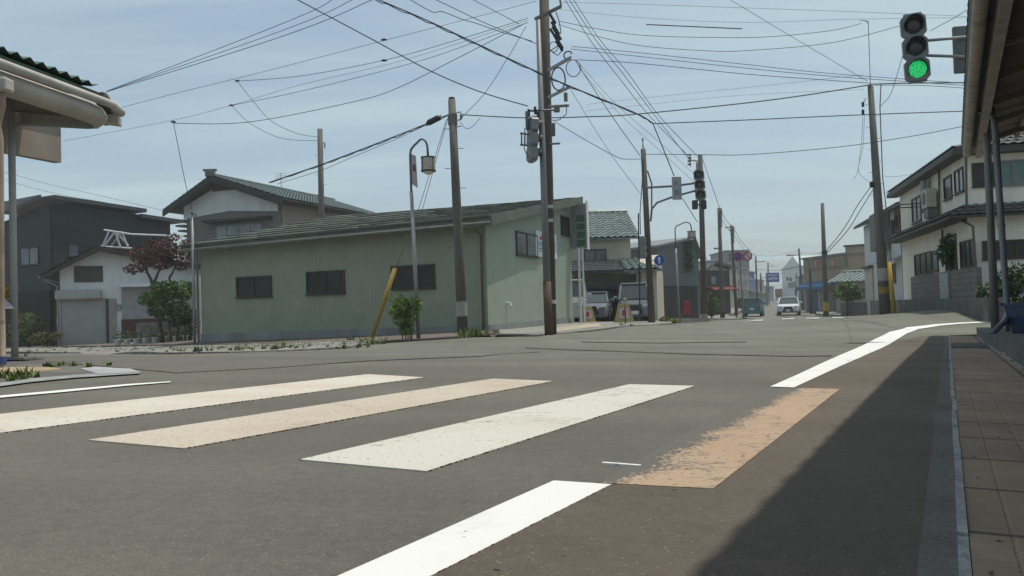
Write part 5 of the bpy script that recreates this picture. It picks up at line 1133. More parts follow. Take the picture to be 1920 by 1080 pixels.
def signal_head(par, c, face, up, S=1.25, lens=(lens_red, lens_off, lens_off), back=True, visor=True, label=None):
    """three-lamp vertical head centred on c; face = direction the lamps look, up = head axis"""
    f = Vector(face).normalized(); u = Vector(up).normalized(); u = (u - f * u.dot(f)).normalized(); r = u.cross(f).normalized() * -1
    w = S * .17; hh = S / 2; mb = MB()
    def q(a, b, d): return c + r * a + u * b + f * d
    for i in (-1, 0, 1):
        cz = i * S * .32; h1 = S * .158; ch = S * .05
        outl = [(-w, -h1 + ch), (-w, h1 - ch), (-w + ch, h1), (w - ch, h1), (w, h1 - ch), (w, -h1 + ch), (w - ch, -h1), (-w + ch, -h1)]
        mb.prism([q(a, cz + b, -.10) for a, b in outl], f * .16)
    for i in (1, -1):
        mb.prism([q(a, i * S * .478 + b, -.07) for a, b in ((-w * .7, -.03), (-w * .7, .03), (w * .7, .03), (w * .7, -.03))], f * .1)
    hd = mb.build('signal_head', sig_grey, par, label=label)
    for i, lm in zip((1, 0, -1), lens):
        cz = i * S * .32; rr_ = S * .122; cc = q(0, cz, .065)
        mb = MB(); n = 22; mb.lathe(cc, [(rr_, 0), (rr_ * .9, .018), (rr_ * .5, .032), (.01, .036)], n, axis=f); mb.build('lens', lm, hd, smooth=True)
        if visor:
            mb = MB(); n = 20; R_ = rr_ * 1.12; inner = []
            k = len(mb.v); m2 = 0
            for j in range(n + 1):
                an = R(-30) + R(240) * j / n; dd = S * .17 * (.45 + .55 * max(0, math.sin(an)) ** .7) if math.sin(an) > 0 else S * .17 * .42
                e = r * math.cos(an) + u * math.sin(an)
                for (rad, dep_) in ((R_, .0), (R_, dd), (R_ * .96, dd), (R_ * .96, .0)): mb.v.append(q(0, cz, .058) + e * rad + f * dep_)
            for j in range(n):
                for z_ in range(3): a = j * 4 + z_; mb.f.append((a, a + 4, a + 5, a + 1))
            mb.build('visor', sig_dark, hd, smooth=False)
    return hd
def updir(px, py): return Vector((0, 0, 1))
# near right signal, green lit
nY = 15.4; nc = P(1716, 90, nY)
ns = thing('traffic_signal', OG(*P(1867, 610, nY + .6).xy, .175), 'traffic signal showing green on an arm over the right kerb', 'traffic signal')
fdir = (CAM - nc); fdir.z = -.9
hd = signal_head(ns, nc, Vector((-.33, -1, -.10)), Vector((-.06, 0, 1)), 1.22, (lens_off, lens_off, lens_green))
pb = P(1866, 610, nY + .6); zp0 = G(pb.x, pb.y) + .1
mb = MB(); mb.tube([Vector((pb.x, pb.y, zp0)), Vector((pb.x, pb.y, 5.3))], [.075, .06], 12); mb.build('pole', M('grey_painted_signal_post', (.22, .215, .21), rough=.5, var=.18, streak=True), ns, smooth=True)
for y0, y1 in ((76, 68), (104, 107)):
    mb = MB(); a = P(1738, y0, nY + .05); e = P(1828, y1, nY + .3); e2 = Vector((pb.x, pb.y, e.z)); mb.tube([a, e, e2], .028, 8); mb.build('arm', steel, ns, smooth=True)
mb = MB(); c0 = P(1809, 93, nY + .32); mb.bevbox(c0, (.40, .10, .86), .02, R(-6)); sp = mb.build('control_box', M('dull_grey_box', (.15, .155, .15), var=.15), ns)
mb = MB(); mb.box(c0 + Vector((.02, -.055, -.3)), (.09, .01, .07)); mb.build('box_label', white_paint, sp)
# left signal set on the grey post in front of the brown pole
ts = thing('traffic_signal', OG(*P(1028, 628, 19.6).xy), 'side-on traffic signal on the grey post of the twin poles', 'traffic signal')
b = P(1029, 629, 19.6); t_ = P(1009, 38, 19.6)
mb = MB(); z0 = G(b.x, b.y); mb.tube([Vector((b.x, b.y, z0 - .2)), b.lerp(t_, .5), t_], [.095, .075, .055], 12); mb.build('post', M('rust_based_grey_steel', (.2, .2, .205), rough=.5, var=.2, metal=.2, streak=True), ts, smooth=True)
mb = MB(); mb.tube([b + Vector((0, -.0, .0)), b.lerp(t_, .17)], .097, 12); mb.build('rusty_foot', M('rust_brown', (.12, .075, .05), var=.3, scale=3, streak=True), ts, smooth=True)
c = P(1000, 262, 19.5)
signal_head(ts, c, Vector((1.0, .35, -.06)), Vector((-.02, 0, 1)), 1.02, (lens_off, lens_off, lens_off))
mb = MB(); 
for y in (230, 290): mb.tube([P(1000, y, 19.5), P(1020, y + 2, 19.6)], .025, 6)
mb.tube([P(990, 208, 19.5), P(1040, 206, 19.6)], .025, 6); mb.build('bracket', steel_dark, ts)
mb = MB()
for x0 in (978, 984): mb.tube([P(x0, 248, 19.5), P(x0, 274, 19.5)], .018, 6)
for y in (250, 271): mb.tube([P(975, y, 19.5), P(1000, y + 3, 19.5)], .02, 6)
mb.bevbox(P(988, 226, 19.5), (.07, .1, .42), .02); mb.tube([P(984, 240, 19.45), P(983, 280, 19.45), P(992, 298, 19.45)], .012, 5); mb.build('detector_bracket', steel_dark, ts)
mb = MB()
for x, y in ((991, 205), (1003, 200), (1008, 210)): mb.tube([P(x, y, 19.5), P(x + 1, y + 14, 19.5)], .03, 6)
mb.build('cable_fittings', rubber, ts)
# far signal set
fs_ = thing('traffic_signal', OG(*P(1222, 604, 37.5).xy), 'unlit traffic signal with arm and back panel on the dark pole past the hall', 'traffic signal')
b = P(1222, 604, 37.5); t_ = P(1206, 280, 37.5)
mb = MB(); z0 = G(b.x, b.y); mb.tube([Vector((b.x, b.y, z0 - .2)), b.lerp(t_, .5), t_], [.155, .13, .11], 12); mb.build('pole', pole_brown, fs_, smooth=True)
signal_head(fs_, P(1312, 347, 36.5), Vector((-.28, -1, -.05)), Vector((-.05, 0, 1)), 1.30, (lens_red, lens_red, lens_red))
arm(fs_, steel_dark, [P(1211, 352, 37.4), P(1262, 349, 37.0), P(1306, 343, 36.7)], .05, 'arm'); arm(fs_, steel_dark, [P(1220, 415, 37.4), P(1222, 392, 37.3), P(1232, 380, 37.2), P(1262, 369, 37), P(1306, 357, 36.7)], .045, 'arm')
mb = MB(); mb.bevbox(P(1269, 353, 36.85), (.40, .1, .98), .02, R(4)); bp_ = mb.build('back_panel', M('pale_back_panel', (.33, .34, .34), var=.1), fs_)
mb = MB(); mb.bevbox(P(1268, 343, 36.78), (.14, .02, .16), .01); mb.bevbox(P(1269, 360, 36.78), (.2, .02, .2), .01); mb.build('panel_mark', M('faint_blue_mark', (.2, .22, .28)), bp_)
mb = MB(); 
for dx in (-9, 7): mb.bevbox(P(1312 + dx, 384, 36.6), (.22, .26, .38), .03); 
mb.tube([P(1300, 384, 36.6), P(1322, 384, 36.6)], .03, 6); mb.build('pedestrian_head', sig_dark, fs_)
signal_head(fs_, P(1205, 464, 37.3), Vector((.55, .8, 0)), Vector((0, 0, 1)), .95, (lens_off,) * 3, label='small pale signal head at the side of the pole')
mb = MB(); mb.tube([P(1207, 300, 37.4), P(1200, 400, 37.3), P(1201, 440, 37.3)], .02, 5); mb.tube([P(1214, 320, 37.3), P(1222, 345, 37.3), P(1222, 400, 37.3)], .03, 6); mb.tube([P(1197, 400, 37.3), P(1200, 600, 37.3)], .03, 6); mb.build('conduit', rubber, fs_)
mb = MB(); mb.tube([P(1205, 262, 37.5), P(1206, 285, 37.5)], .02, 5); mb.tube([P(1202, 285, 37.5), P(1205, 268, 37.5), P(1210, 285, 37.5)], .015, 5); insul(mb, P(1205, 262, 37.5)); mb.build('top_bracket', steel_dark, fs_)
rs = thing('round_sign', P(1236, 488, 37.0), 'round blue sign with white arrow clamped to the dark signal pole', 'road sign')
c = P(1236, 488, 37.0); nf = Vector((-.1, -1, 0)).normalized()
mb = MB(); mb.lathe(c, [(.22, 0), (.22, .02)], 20, axis=nf); mb.build('disc', M('sign_blue', (.02, .08, .33), rough=.4, var=.1), rs)
mb = MB(); fc = Face(c + Vector((-1, 0, 0)), c + Vector((1, 0, 0))); 
mb.prism([c + nf * .022 + Vector((a, 0, b_)) for a, b_ in ((-.03, -.14), (.03, -.14), (.03, .04), (.09, .04), (0, .15), (-.09, .04), (-.03, .04))], nf * .004); mb.build('arrow', white_paint, rs)
mb = MB(); mb.tube([c + Vector((-.2, .03, 0)), P(1220, 488, 37.3)], .02, 6); mb.build('bracket', steel_dark, rs)

# more poles down the street
o, b, t_ = pole('dark concrete pole right behind the far unlit traffic signal', (1321, 601), (1313, 291), 46, r=(.17, .12), m=pole_brown, bolts=False, bands=((.0, .04, concrete),))
mb = MB()
for k in range(4):
    c = P(1293, 290 + 6 * k, 45.5); mb.tube([c + Vector((-.1, 0, 0)), c + Vector((.08, 0, 0))], .05, 6)
mb.tube([P(1294, 288, 45.5), P(1294, 312, 45.5)], .03, 6); mb.tube([P(1294, 300, 45.5), P(1313, 303, 46)], .035, 6)
for k in range(3): insul(mb, P(1307, 308 + 5 * k, 45.6), 1.3)
mb.build('insulator_rack', steel_dark, o)
o, b, t_ = pole('grey concrete pole with a short crossarm, second beyond the far signal', (1355, 597), (1348, 390), 62, r=(.17, .12), bolts=False, bands=((.0, .06, M('dark_band', (.05, .045, .04))),))
arm(o, steel_dark, [P(1338, 466, 62), P(1352, 466, 62)], .06)
mb = MB(); [insul(mb, P(1352, 395 + 7 * k, 61.8), 2) for k in range(5)]; mb.build('insulators', steel_dark, o)
o, b, t_ = pole('thin dark pole with two crossarms before the cream office', (1381, 590), (1371, 422), 84, r=(.16, .11), m=pole_brown, bolts=False)
arm(o, steel_dark, [P(1360, 427, 84), P(1376, 425, 84)], .06); arm(o, steel_dark, [P(1366, 431, 84), P(1376, 431, 84)], .05)
mb = MB(); [insul(mb, P(1375, 428 + 6 * k, 83.8), 2.5) for k in range(5)]; mb.build('insulators', steel_dark, o)
for lb, bx, by, tx, ty, Y, r_ in (('slim pole standing right of the teal car roof', 1420, 575, 1417, 480, 120, .15), ('short far pole between the teal car and the blue sign', 1428, 568, 1426, 512, 150, .2), ('far pole just left behind the blue direction sign', 1441, 560, 1440, 492, 185, .2)):
    o, b, t_ = pole(lb, (bx, by), (tx, ty), Y, r=(r_, r_ * .7), m=pole_brown, bolts=False)
    arm(o, steel_dark, [t_ + Vector((-.2, 0, -.8)), t_ + Vector((1.3, 0, -.8))], .06)
o, b, t_ = pole('slim grey street pole with lamp arm at the tan shop corner', (1506, 583), (1498, 466), 92, r=(.16, .10), bolts=False)
arm(o, steel, [P(1498, 478, 92), P(1483, 478, 91)], .05, 'lamp_arm'); mb = MB(); mb.bevbox(P(1482, 478.5, 91), (.8, .25, .15), .05); mb.build('lamp_head', steel, o)
o, b, t_ = pole('brown lamp-free pole standing close before the tan shop', (1521, 580), (1518, 484), 78, r=(.14, .10), m=pole_brown, bolts=False)
o, b, t_ = pole('plain concrete pole with yellow band in front of the tan shop', (1549, 594), (1542, 381), 64, r=(.21, .13), bolts=False, bands=((.05, .13, yellow),))
mb = MB(); mb.tube([P(1540, 474, 64), P(1551, 474, 64)], .08, 6); mb.tube([P(1546, 470, 64), P(1546, 479, 64)], .2, 8); mb.build('cable_clamp', black, o)
# leaning pole on the right with guy guard
o, b, t_ = pole('leaning concrete pole with orange band before the pale house', (1660, 589), (1632, 161), 34, r=(.22, .11), bands=((.09, .118, M('mustard_band', (.30, .19, .04))), (.145, .2, M('pale_label', (.36, .34, .31)))))
mb = MB(); mb.tube([P(1632, 160, 34), P(1628, 42, 34)], .014, 5); mb.tube([P(1628, 44, 34), P(1622, 38, 34)], .014, 5); mb.tube([P(1612, 38, 34), P(1630, 40, 34)], .014, 5); mb.build('top_rod', steel_dark, o)
mb = MB(); mb.tube([P(1652, 158, 33.9), P(1650, 200, 33.9), P(1655, 332, 33.9), P(1666, 430, 33.8), P(1670, 480, 33.8), P(1675, 586, 33.8)], .022, 5); mb.build('riser_cable', steel_dark, o)
mb = MB(); mb.bevbox(P(1618, 196, 34), (.1, .1, .2), .03); mb.bevbox(P(1618, 210, 34), (.1, .1, .2), .03); mb.tube([P(1624, 184, 34), P(1619, 192, 34)], .015, 5); mb.build('hanging_insulator', black, o)
mb = MB(); mb.bevbox(P(1635, 346, 33.7), (.16, .2, .24), .05); mb.build('cable_clamp', black, o)
gg = thing('guy_guard', OG(*P(1677, 587, 33.6).xy), 'long yellow guy wire guard leaning beside the orange banded pole', 'guy guard')
mb = MB(); b1 = P(1677, 587, 33.6); mb.tube([OG(b1.x, b1.y, -.05), P(1667, 491, 33.6)], [.085, .075], 10); mb.build('sleeve', yellow, gg, smooth=True)
mb = MB(); mb.tube([P(1667, 491, 33.6), P(1638, 330, 34)], .012, 5); mb.build('guy_wire', steel_dark, gg)
o, b, t_ = pole('short grey pole rising behind the green hall roof', (607, 634), (600, 242), 39, r=(.15, .12), m=pole_conc)
arm(o, steel_dark, [P(600, 268, 39), P(609, 268, 39), P(609, 278, 39)], .03, 'hook')
# slim steel post behind the left end of hall (service mast)
sm = thing('service_mast', OG(*P(364, 640, 27.6).xy), 'slim grey steel service mast standing at left end of green hall', 'mast')
b = P(365, 642, 27.6); mb = MB(); mb.tube([OG(b.x, b.y, -.1), P(360, 398, 27.6)], .045, 8); mb.build('tube', steel, sm, smooth=True)
mb = MB(); mb.tube([P(357, 396, 27.6), P(366, 400, 27.6), P(368, 406, 27.6)], .03, 6); mb.bevbox(P(360, 399, 27.5), (.1, .1, .1), .02); mb.build('weatherhead', steel_dark, sm)

# curved lamps with drum lantern
def drum_lamp(label, base, Y, k=1.0, dx=1.0, lk=1.0):
    b = P(base[0], base[1], Y); o = thing('street_lamp', OG(b.x, b.y), label, 'street lamp', 'curved street lamps with drum lanterns')
    H = 4.55 * k; r0 = Vector((1, 0, 0)); bz = G(b.x, b.y); q = lambda x, z: Vector((b.x + (x * k if x < .1 else (x + .1) * k * dx - .1), b.y, bz + z * k))
    lean = -.10
    mb = MB(); mb.tube([q(0, -.1), q(lean * .75, 3.3)], [.045 * k, .04 * k], 10); mb.build('post', steel, o, smooth=True)
    mb = MB(); mb.tube([q(lean * .75, 3.25), q(lean * .8, 4.1), q(lean * .8 + .02, 4.22), q(lean * .8 + .08, 4.3), q(.16, 4.45), q(.22, 4.45), q(.28, 4.40), q(.31, 4.3), q(.32, 4.05)], .026 * k, 8); mb.build('arm', steel_dark, o, smooth=True)
    mb = MB(); mb.lathe(q(.32, 3.72), [(.155 * k * lk, 0), (.16 * k * lk, .02 * k), (.16 * k * lk, .30 * k), (.15 * k * lk, .32 * k)], 20); ln = mb.build('lantern', M('frosted_beige_acrylic', (.42, .39, .33), rough=.4, var=.15, scale=6), o, smooth=False)
    mb = MB()
    for z_ in (3.72, 4.02): mb.lathe(q(.32, z_), [(.168 * k * lk, 0), (.168 * k * lk, .03 * k)], 20)
    for a in range(4): an = R(45 + 90 * a); mb.tube([q(.32, 3.72) + Vector((math.cos(an), math.sin(an), 0)) * .168 * k * lk, q(.32, 4.05) + Vector((math.cos(an), math.sin(an), 0)) * .168 * k], .008 * k, 5)
    mb.build('cage', frame_brown, ln)
    mb = MB(); mb.lathe(q(.32, 3.66), [(.06 * k, 0), (.13 * k, .055 * k)], 16); mb.build('diffuser', white_paint, ln)
    return o, q
o, q = drum_lamp('curved lamp with beige drum lantern and narrow pink banner beside thick concrete pole', (785, 636), 19.2)
mb = MB(); mb.hexa([q(-.05, 3.45), q(.07, 3.36), q(.07, 3.38) + Vector((0, .012, 0)), q(-.05, 3.46) + Vector((0, .012, 0)), q(-.06, 4.13), q(.05, 4.08), q(.05, 4.08) + Vector((0, .012, 0)), q(-.06, 4.13) + Vector((0, .012, 0))]); bn = mb.build('banner', M('pink_grey_banner', (.42, .37, .40), var=.15, scale=5), o)
mb = MB(); mb.hexa([q(-.03, 3.75) - Vector((0, .002, 0)), q(.04, 3.73) - Vector((0, .002, 0)), q(.04, 3.73), q(-.03, 3.75), q(-.02, 3.9) - Vector((0, .002, 0)), q(.03, 3.88) - Vector((0, .002, 0)), q(.03, 3.88), q(-.02, 3.9)]); mb.build('banner_mark', M('dark_red_mark', (.2, .05, .06)), bn)
o, q = drum_lamp('smaller-looking curved lamp with pinkish lantern before the grey warehouse', (1275, 603), 38.5, 1.0, 1.8, 1.15)

# guy guard at the big pole
gg = thing('guy_guard', OG(*P(694, 643, 19.6).xy), 'mustard guy wire guard leaning against the view of the hall window', 'guy guard')
b1 = P(695, 643, 19.6); top = P(741, 503, 19.55); mb = MB(); mb.tube([P(697, 634, 19.6), top], [.045, .05], 10); mb.build('sleeve', M('mustard_guard', (.33, .22, .045), var=.25, streak=True), gg, smooth=True)
mb = MB(); mb.tube([OG(b1.x, b1.y, -.05), P(697, 634, 19.6)], .012, 6); mb.build('anchor_rod', steel_dark, gg)
mb = MB(); mb.tube([top, P(786, 389, 19.5), P(838, 222, 19.5)], .007, 5); mb.tube([P(743, 503, 19.55), P(793, 389, 19.5), P(841, 218, 19.5)], .007, 5); mb.build('guy_wire', steel_dark, gg)

# round signs over the far street
for lb, px, py, c_in, c_ring, post in (('round blue no-parking sign with red ring over the far pavement', 1383, 481, (.03, .06, .3), (.35, .03, .04), 1381), ('round white and red sign right of the blue round one', 1402, 480.5, (.5, .42, .45), (.4, .03, .03), 1394)):
    Y = 62; c = P(px, py, Y); o = thing('round_sign', OG(*P(post, 590, Y).xy), lb, 'road sign')
    mb = MB(); mb.lathe(c, [(.33, 0), (.33, .03)], 20, axis=(0, -1, 0)); mb.build('ring', M('sign_red' + str(px), c_ring), o)
    mb = MB(); mb.lathe(c + Vector((0, -.032, 0)), [(.24, 0), (.24, .01)], 20, axis=(0, -1, 0)); mb.build('disc', M('sign_centre' + str(px), c_in), o)
    mb = MB(); mb.par(c + Vector((-.2, -.044, .17)), Vector((.37, 0, -.37)), Vector((.05, 0, .05)), Vector((0, -.006, 0))); mb.build('slash', M('sign_red' + str(px), c_ring), o)
    mb = MB(); pb_ = P(post, 590, Y); mb.tube([OG(pb_.x, pb_.y, 0), Vector((pb_.x - .1, pb_.y + .05, c.z)), c + Vector((0, .04, 0))], .05, 7); mb.build('post', pole_brown if post < 1390 else steel_dark, o)
# blue direction sign
Y = 150; o = thing('direction_sign', OG(*P(1441, 575, Y).xy), 'blue rectangular direction sign hung over the far road', 'road sign')
f = Face(P(1437, 520, Y), P(1461, 520, Y)); mb = MB(); z0 = P(1449, 529, Y).z; z1 = P(1449, 511.5, Y).z; f.box(mb, 0, f.w, z0, z1, 0, .08); pn = mb.build('panel', M('sign_blue', (.02, .08, .33)), o)
mb = MB()
for (a, b_, c_, d) in ((.1, .9, .72, .80), (.12, .42, .3, .42), (.55, .9, .3, .42), (.47, .52, .15, .6), (.2, .8, .52, .56)): f.box(mb, f.w * a, f.w * b_, z0 + (z1 - z0) * c_, z0 + (z1 - z0) * d, .081, .09)
mb.build('lettering', white_paint, pn)
mb = MB(); q = P(1439, 575, Y); mb.tube([OG(q.x, q.y), Vector((q.x, q.y, z1))], .12, 7); mb.build('post', steel_dark, o)
# far mini signal beyond white car
Y = 170; o = thing('traffic_signal', OG(*P(1493, 560, Y).xy), 'tiny far traffic signal in front of the large white building', 'traffic signal')
mb = MB(); q = P(1493, 562, Y); mb.tube([OG(q.x, q.y), P(1493, 512, Y)], .12, 6); mb.tube([P(1493, 520, Y), P(1476, 520, Y)], .05, 5); mb.build('post', steel_dark, o)
mb = MB(); [mb.bevbox(P(x, y, Y - .2), (.35, .3, h_), .05) for x, y, h_ in ((1476.5, 523, .7), (1482.5, 524, .6), (1492, 545, .8), (1492, 550, .8))]; mb.build('signal_head', black, o)
# white-topped short marker post, A-frame signs, red board, flower pots
def marker():
    b = P(1173, 606, 34.5); o = thing('marker_post', OG(b.x, b.y), 'thin dark post with round reflector top on the forecourt edge', 'post'); z = G(b.x, b.y)
    mb = MB(); mb.tube([Vector((b.x, b.y, z)), P(1171.5, 572, 34.5)], .022, 7); mb.build('post', black, o); mb = MB(); mb.tube([P(1171.5, 574, 34.5), P(1171, 566, 34.5)], .03, 7); mb.ell(P(1171.5, 563, 34.4), (.09, .04, .1)); mb.build('reflector', M('tan_reflector', (.36, .3, .22)), o, smooth=True)
marker()
def aframe(lb, px, py, Y, s=1.0, rz=0.0):
    b = P(px, py, Y); o = thing('standing_sign', OG(b.x, b.y, .05), lb, 'sign', 'yellow standing signs on the forecourt'); z = G(b.x, b.y) + .05; w = .30 * s; h_ = .66 * s
    for sgn, nm in ((-1, 'front_panel'), (1, 'rear_panel')):
        mb = MB(); y0 = b.y + sgn * .16; mb.prism([Vector((b.x - w * 1.15, y0, z)), Vector((b.x + w * 1.15, y0, z)), Vector((b.x + w * .62, b.y + sgn * .03, z + h_)), Vector((b.x - w * .62, b.y + sgn * .03, z + h_))], (0, -.025, 0)); pn = mb.build(nm, M('pale_yellow_plastic', (.34, .28, .12), var=.12), o)
        if sgn < 0:
            mb = MB(); mb.prism([Vector((b.x - w * .62, b.y - .165, z + h_ * .22)), Vector((b.x + w * .62, b.y - .165, z + h_ * .22)), Vector((b.x + w * .5, b.y - .10, z + h_ * .74)), Vector((b.x - w * .5, b.y - .10, z + h_ * .74))], (0, -.01, 0)); mb.build('notice', M('notice_pink_white', (.5, .42, .44), var=.1), pn)
            mb = MB(); mb.prism([Vector((b.x - w * .22, b.y - .168, z + h_ * .34)), Vector((b.x + w * .22, b.y - .168, z + h_ * .34)), Vector((b.x + w * .22, b.y - .125, z + h_ * .66)), Vector((b.x - w * .22, b.y - .125, z + h_ * .66))], (0, -.012, 0)); mb.build('red_mark', M('notice_red', (.42, .04, .06) if s < 1.1 else (.25, .12, .3)), pn)
aframe('yellow standing sign with red mark beside the hall corner', 1102, 606, 35.0, .95)
aframe('larger yellow standing sign with purple mark behind the marker post', 1170, 604, 36.5, 1.2)
b = P(1289, 601, 47); o = thing('red_board', OG(b.x, b.y), 'faded red upright board before the dark warehouse front', 'sign board'); mb = MB(); z = G(b.x, b.y); mb.bevbox((b.x, b.y, z + .7), (.36, .08, .72), .02); mb.build('panel', M('faded_red', (.28, .035, .05), var=.15), o)
mb = MB(); [mb.box((b.x + d, b.y, z + .18), (.04, .05, .36)) for d in (-.14, .14)]; mb.build('leg', frame_dark, o)
b = P(1332, 600, 52); 
# pots along the block wall
potm = M('white_plastic_pot', (.5, .54, .54), var=.12); rgi = random.Random(12)
lbls = {221: 'low wide planter beside the garage door', 238: 'pale round pot next to the red-brown plinth', 255: 'leftmost small white pot by block wall', 272: 'second white pot from the left by block wall', 290: 'third white pot from the left, bushy plant', 308: 'white pot with red flowers by block wall', 328: 'fifth white pot from the left by block wall', 348: 'rightmost white pot at end of block wall'}
for px, lb in lbls.items():
    b = P(px, 645, 34.6); z = G(b.x, b.y); o = thing('flower_pot', Vector((b.x, b.y, z)), lb, 'plant pot', 'potted plants along the garage house'); s_ = 1.0 if px > 240 else 1.25
    mb = MB(); mb.lathe((b.x, b.y, z), [(.08 * s_, 0), (.12 * s_, .2), (.135 * s_, .2), (.135 * s_, .235), (.11 * s_, .235)], 12); mb.build('pot', potm, o)
    mb = MB(); quadleaves(mb, [Vector((b.x + rgi.gauss(0, .10 * s_), b.y + rgi.gauss(0, .1), z + .24 + abs(rgi.gauss(0, .16 * s_)))) for _ in range(70)], .05, rgi); mb.build('leaves', leafmat('pot_plant_leaf', (.03, .06, .02), (.07, .11, .035)), o)
    if px == 308:
        mb = MB(); quadleaves(mb, [Vector((b.x + rgi.gauss(0, .08), b.y - .05, z + .42 + rgi.gauss(0, .07))) for _ in range(22)], .04, rgi); mb.build('flowers', M('red_flowers', (.4, .03, .04)), o)
bw_ = Face(P(256, 620, 35.4), P(374, 620, 34.6)); mb = MB(); bw_.box(mb, 0, bw_.w, G(*bw_.A.xy) - .3, bw_.at(300, 604)[1], -.15, 0)
tag(rebase(mb.build('block_wall', brickmat('mossy_grey_blocks', (.21, .20, .18), (.17, .165, .15), (.09, .085, .08), .45, .25))), 'mossy grey block wall behind the row of white pots', 'wall')
mb = MB(); hb = P(372, 600, 31); 
hb0 = P(368, 600, 33.5); mb.box((hb0.x + .1, hb0.y, G(hb0.x, hb0.y) + 1.2), (.35, .5, 2.6)); tag(rebase(mb.build('storage_locker', white_paint)), 'narrow white locker in the gap left of the green hall', 'locker')
# ---------------------------------------------------------------- trees and shrubs
def tree(name, label, base, blobs, nleaf, size, leafm, trunkm, trunks, seed, cat='tree', branches=None):
    rgt = random.Random(seed); o = thing(name, base, label, cat)
    mb = MB()
    for p in trunks:
        k = len(p) - 1
        for i in range(k): limb(p[i][0], p[i + 1][0], p[i][1], p[i + 1][1], mb, 3, .03, rgt)
    mb.build('trunk', trunkm, o, smooth=True)
    mb = MB(); quadleaves(mb, crown_pts(blobs, nleaf, rgt), size, rgt); mb.build('crown', leafm, o)
    return o
bark = M('grey_brown_bark', (.10, .075, .055), rough=.9, var=.3, scale=6)
def PB(px, py, Y, r): c = P(px, py, Y); return (c.x, c.y, c.z, r[0], r[1], r[2])
Y = 33.6; b = P(306, 640, Y); zg = G(b.x, b.y)
tree('japanese_maple', 'dark red leaved maple with bent trunk above the block wall', Vector((b.x, b.y, zg)),
     [PB(310, 468, Y, (.55, .6, .42)), PB(262, 478, Y, (.5, .5, .35)), PB(250, 505, Y, (.4, .4, .22)), PB(340, 485, Y, (.45, .5, .5)), PB(300, 492, Y, (.6, .5, .3)), PB(350, 460, Y, (.3, .4, .3)), PB(285, 455, Y, (.3, .3, .2)), PB(325, 445, Y, (.25, .3, .18)), PB(268, 500, Y, (.25, .3, .25))], 5200, .052,
     leafmat('dark_red_maple_leaf', (.06, .022, .02), (.13, .045, .035)), bark,
     [[(Vector((b.x, b.y, zg)), .09), (P(298, 590, Y), .08), (P(287, 535, Y), .07), (P(270, 500, Y), .045), (P(258, 480, Y), .02)], [(P(287, 535, Y), .06), (P(305, 495, Y), .04), (P(315, 465, Y), .02)], [(P(305, 600, Y), .06), (P(318, 520, Y), .045), (P(335, 490, Y), .02)]], 21, 'maple')
b = P(322, 640, 34.0); zg = G(b.x, b.y); Y = 33.0
tree('broadleaf_shrub', 'tall glossy green shrub growing under the red maple', Vector((b.x, b.y, zg)), [PB(318, 545, Y, (.55, .5, .4)), PB(280, 560, Y, (.45, .4, .3)), PB(345, 545, Y, (.35, .4, .4)), PB(300, 580, Y, (.5, .4, .35)), PB(335, 585, Y, (.5, .4, .45)), PB(300, 540, Y, (.4, .3, .3)), PB(355, 535, Y, (.2, .2, .15))], 5600, .06,
     leafmat('glossy_green_leaf', (.035, .075, .016), (.12, .19, .045)), bark, [[(Vector((b.x, b.y, zg)), .05), (P(318, 590, 34), .04), (P(312, 555, 34), .02)], [(Vector((b.x + .2, b.y, zg)), .05), (P(335, 560, 34), .02)]], 22, 'shrub')
b = P(347, 640, 33.2); 
tree('dark_hedge_shrub', 'dark low hedge between the maple and the green hall', OG(b.x, b.y), [PB(345, 590, 33.2, (.45, .4, .4)), PB(362, 605, 33.2, (.25, .3, .5)), PB(330, 600, 33.2, (.35, .3, .3))], 1300, .06, leafmat('dark_hedge_leaf', (.018, .035, .012), (.05, .08, .025)), bark, [[(OG(b.x, b.y), .04), (P(347, 590, 33.2), .02)]], 23, 'shrub')
Y = 42; b = P(55, 648, Y)
tree('clipped_round_bush', 'large round clipped bush before the charcoal house door', OG(b.x, b.y), [PB(52, 610, Y, (.85, .8, .62)), PB(48, 625, Y, (.85, .8, .5))], 5200, .05, leafmat('olive_bush_leaf', (.055, .08, .02), (.13, .16, .04)), bark, [[(OG(b.x, b.y), .08), (P(52, 615, Y), .04)]], 24, 'bush')
Y = 40; b = P(90, 650, Y)
tree('low_garden_bush', 'low spreading bush between the round bush and garage shutter', OG(b.x, b.y), [PB(85, 634, Y, (.5, .5, .32)), PB(102, 630, Y, (.35, .4, .22)), PB(68, 636, Y, (.35, .4, .3))], 1800, .055, leafmat('autumn_bush_leaf', (.05, .06, .015), (.16, .13, .03)), bark, [[(OG(b.x, b.y), .05), (P(88, 634, Y), .03)]], 25, 'bush')
Y = 19.0; b = P(765, 636, Y)
tree('roadside_shrub', 'bright green bushy shrub growing at foot of the curved lamp', OG(b.x, b.y), [PB(752, 575, Y, (.2, .25, .22)), PB(775, 568, Y, (.2, .2, .14)), PB(758, 600, Y, (.24, .25, .2)), PB(740, 585, Y, (.14, .2, .16)), PB(785, 578, Y, (.12, .15, .08)), PB(762, 618, Y, (.18, .2, .14)), PB(732, 560, Y, (.07, .1, .1)), PB(770, 590, Y, (.2, .2, .14)), PB(748, 555, Y, (.1, .12, .08))], 3400, .032,
     leafmat('bright_shrub_leaf', (.075, .14, .025), (.20, .29, .06)), bark, [[(OG(b.x + d * .5, b.y), .014), (P(765 + d * 70, 600, Y), .01), (P(765 + d * 130, 565, Y), .006)] for d in (-.22, -.1, 0, .1, .16)], 26, 'shrub')
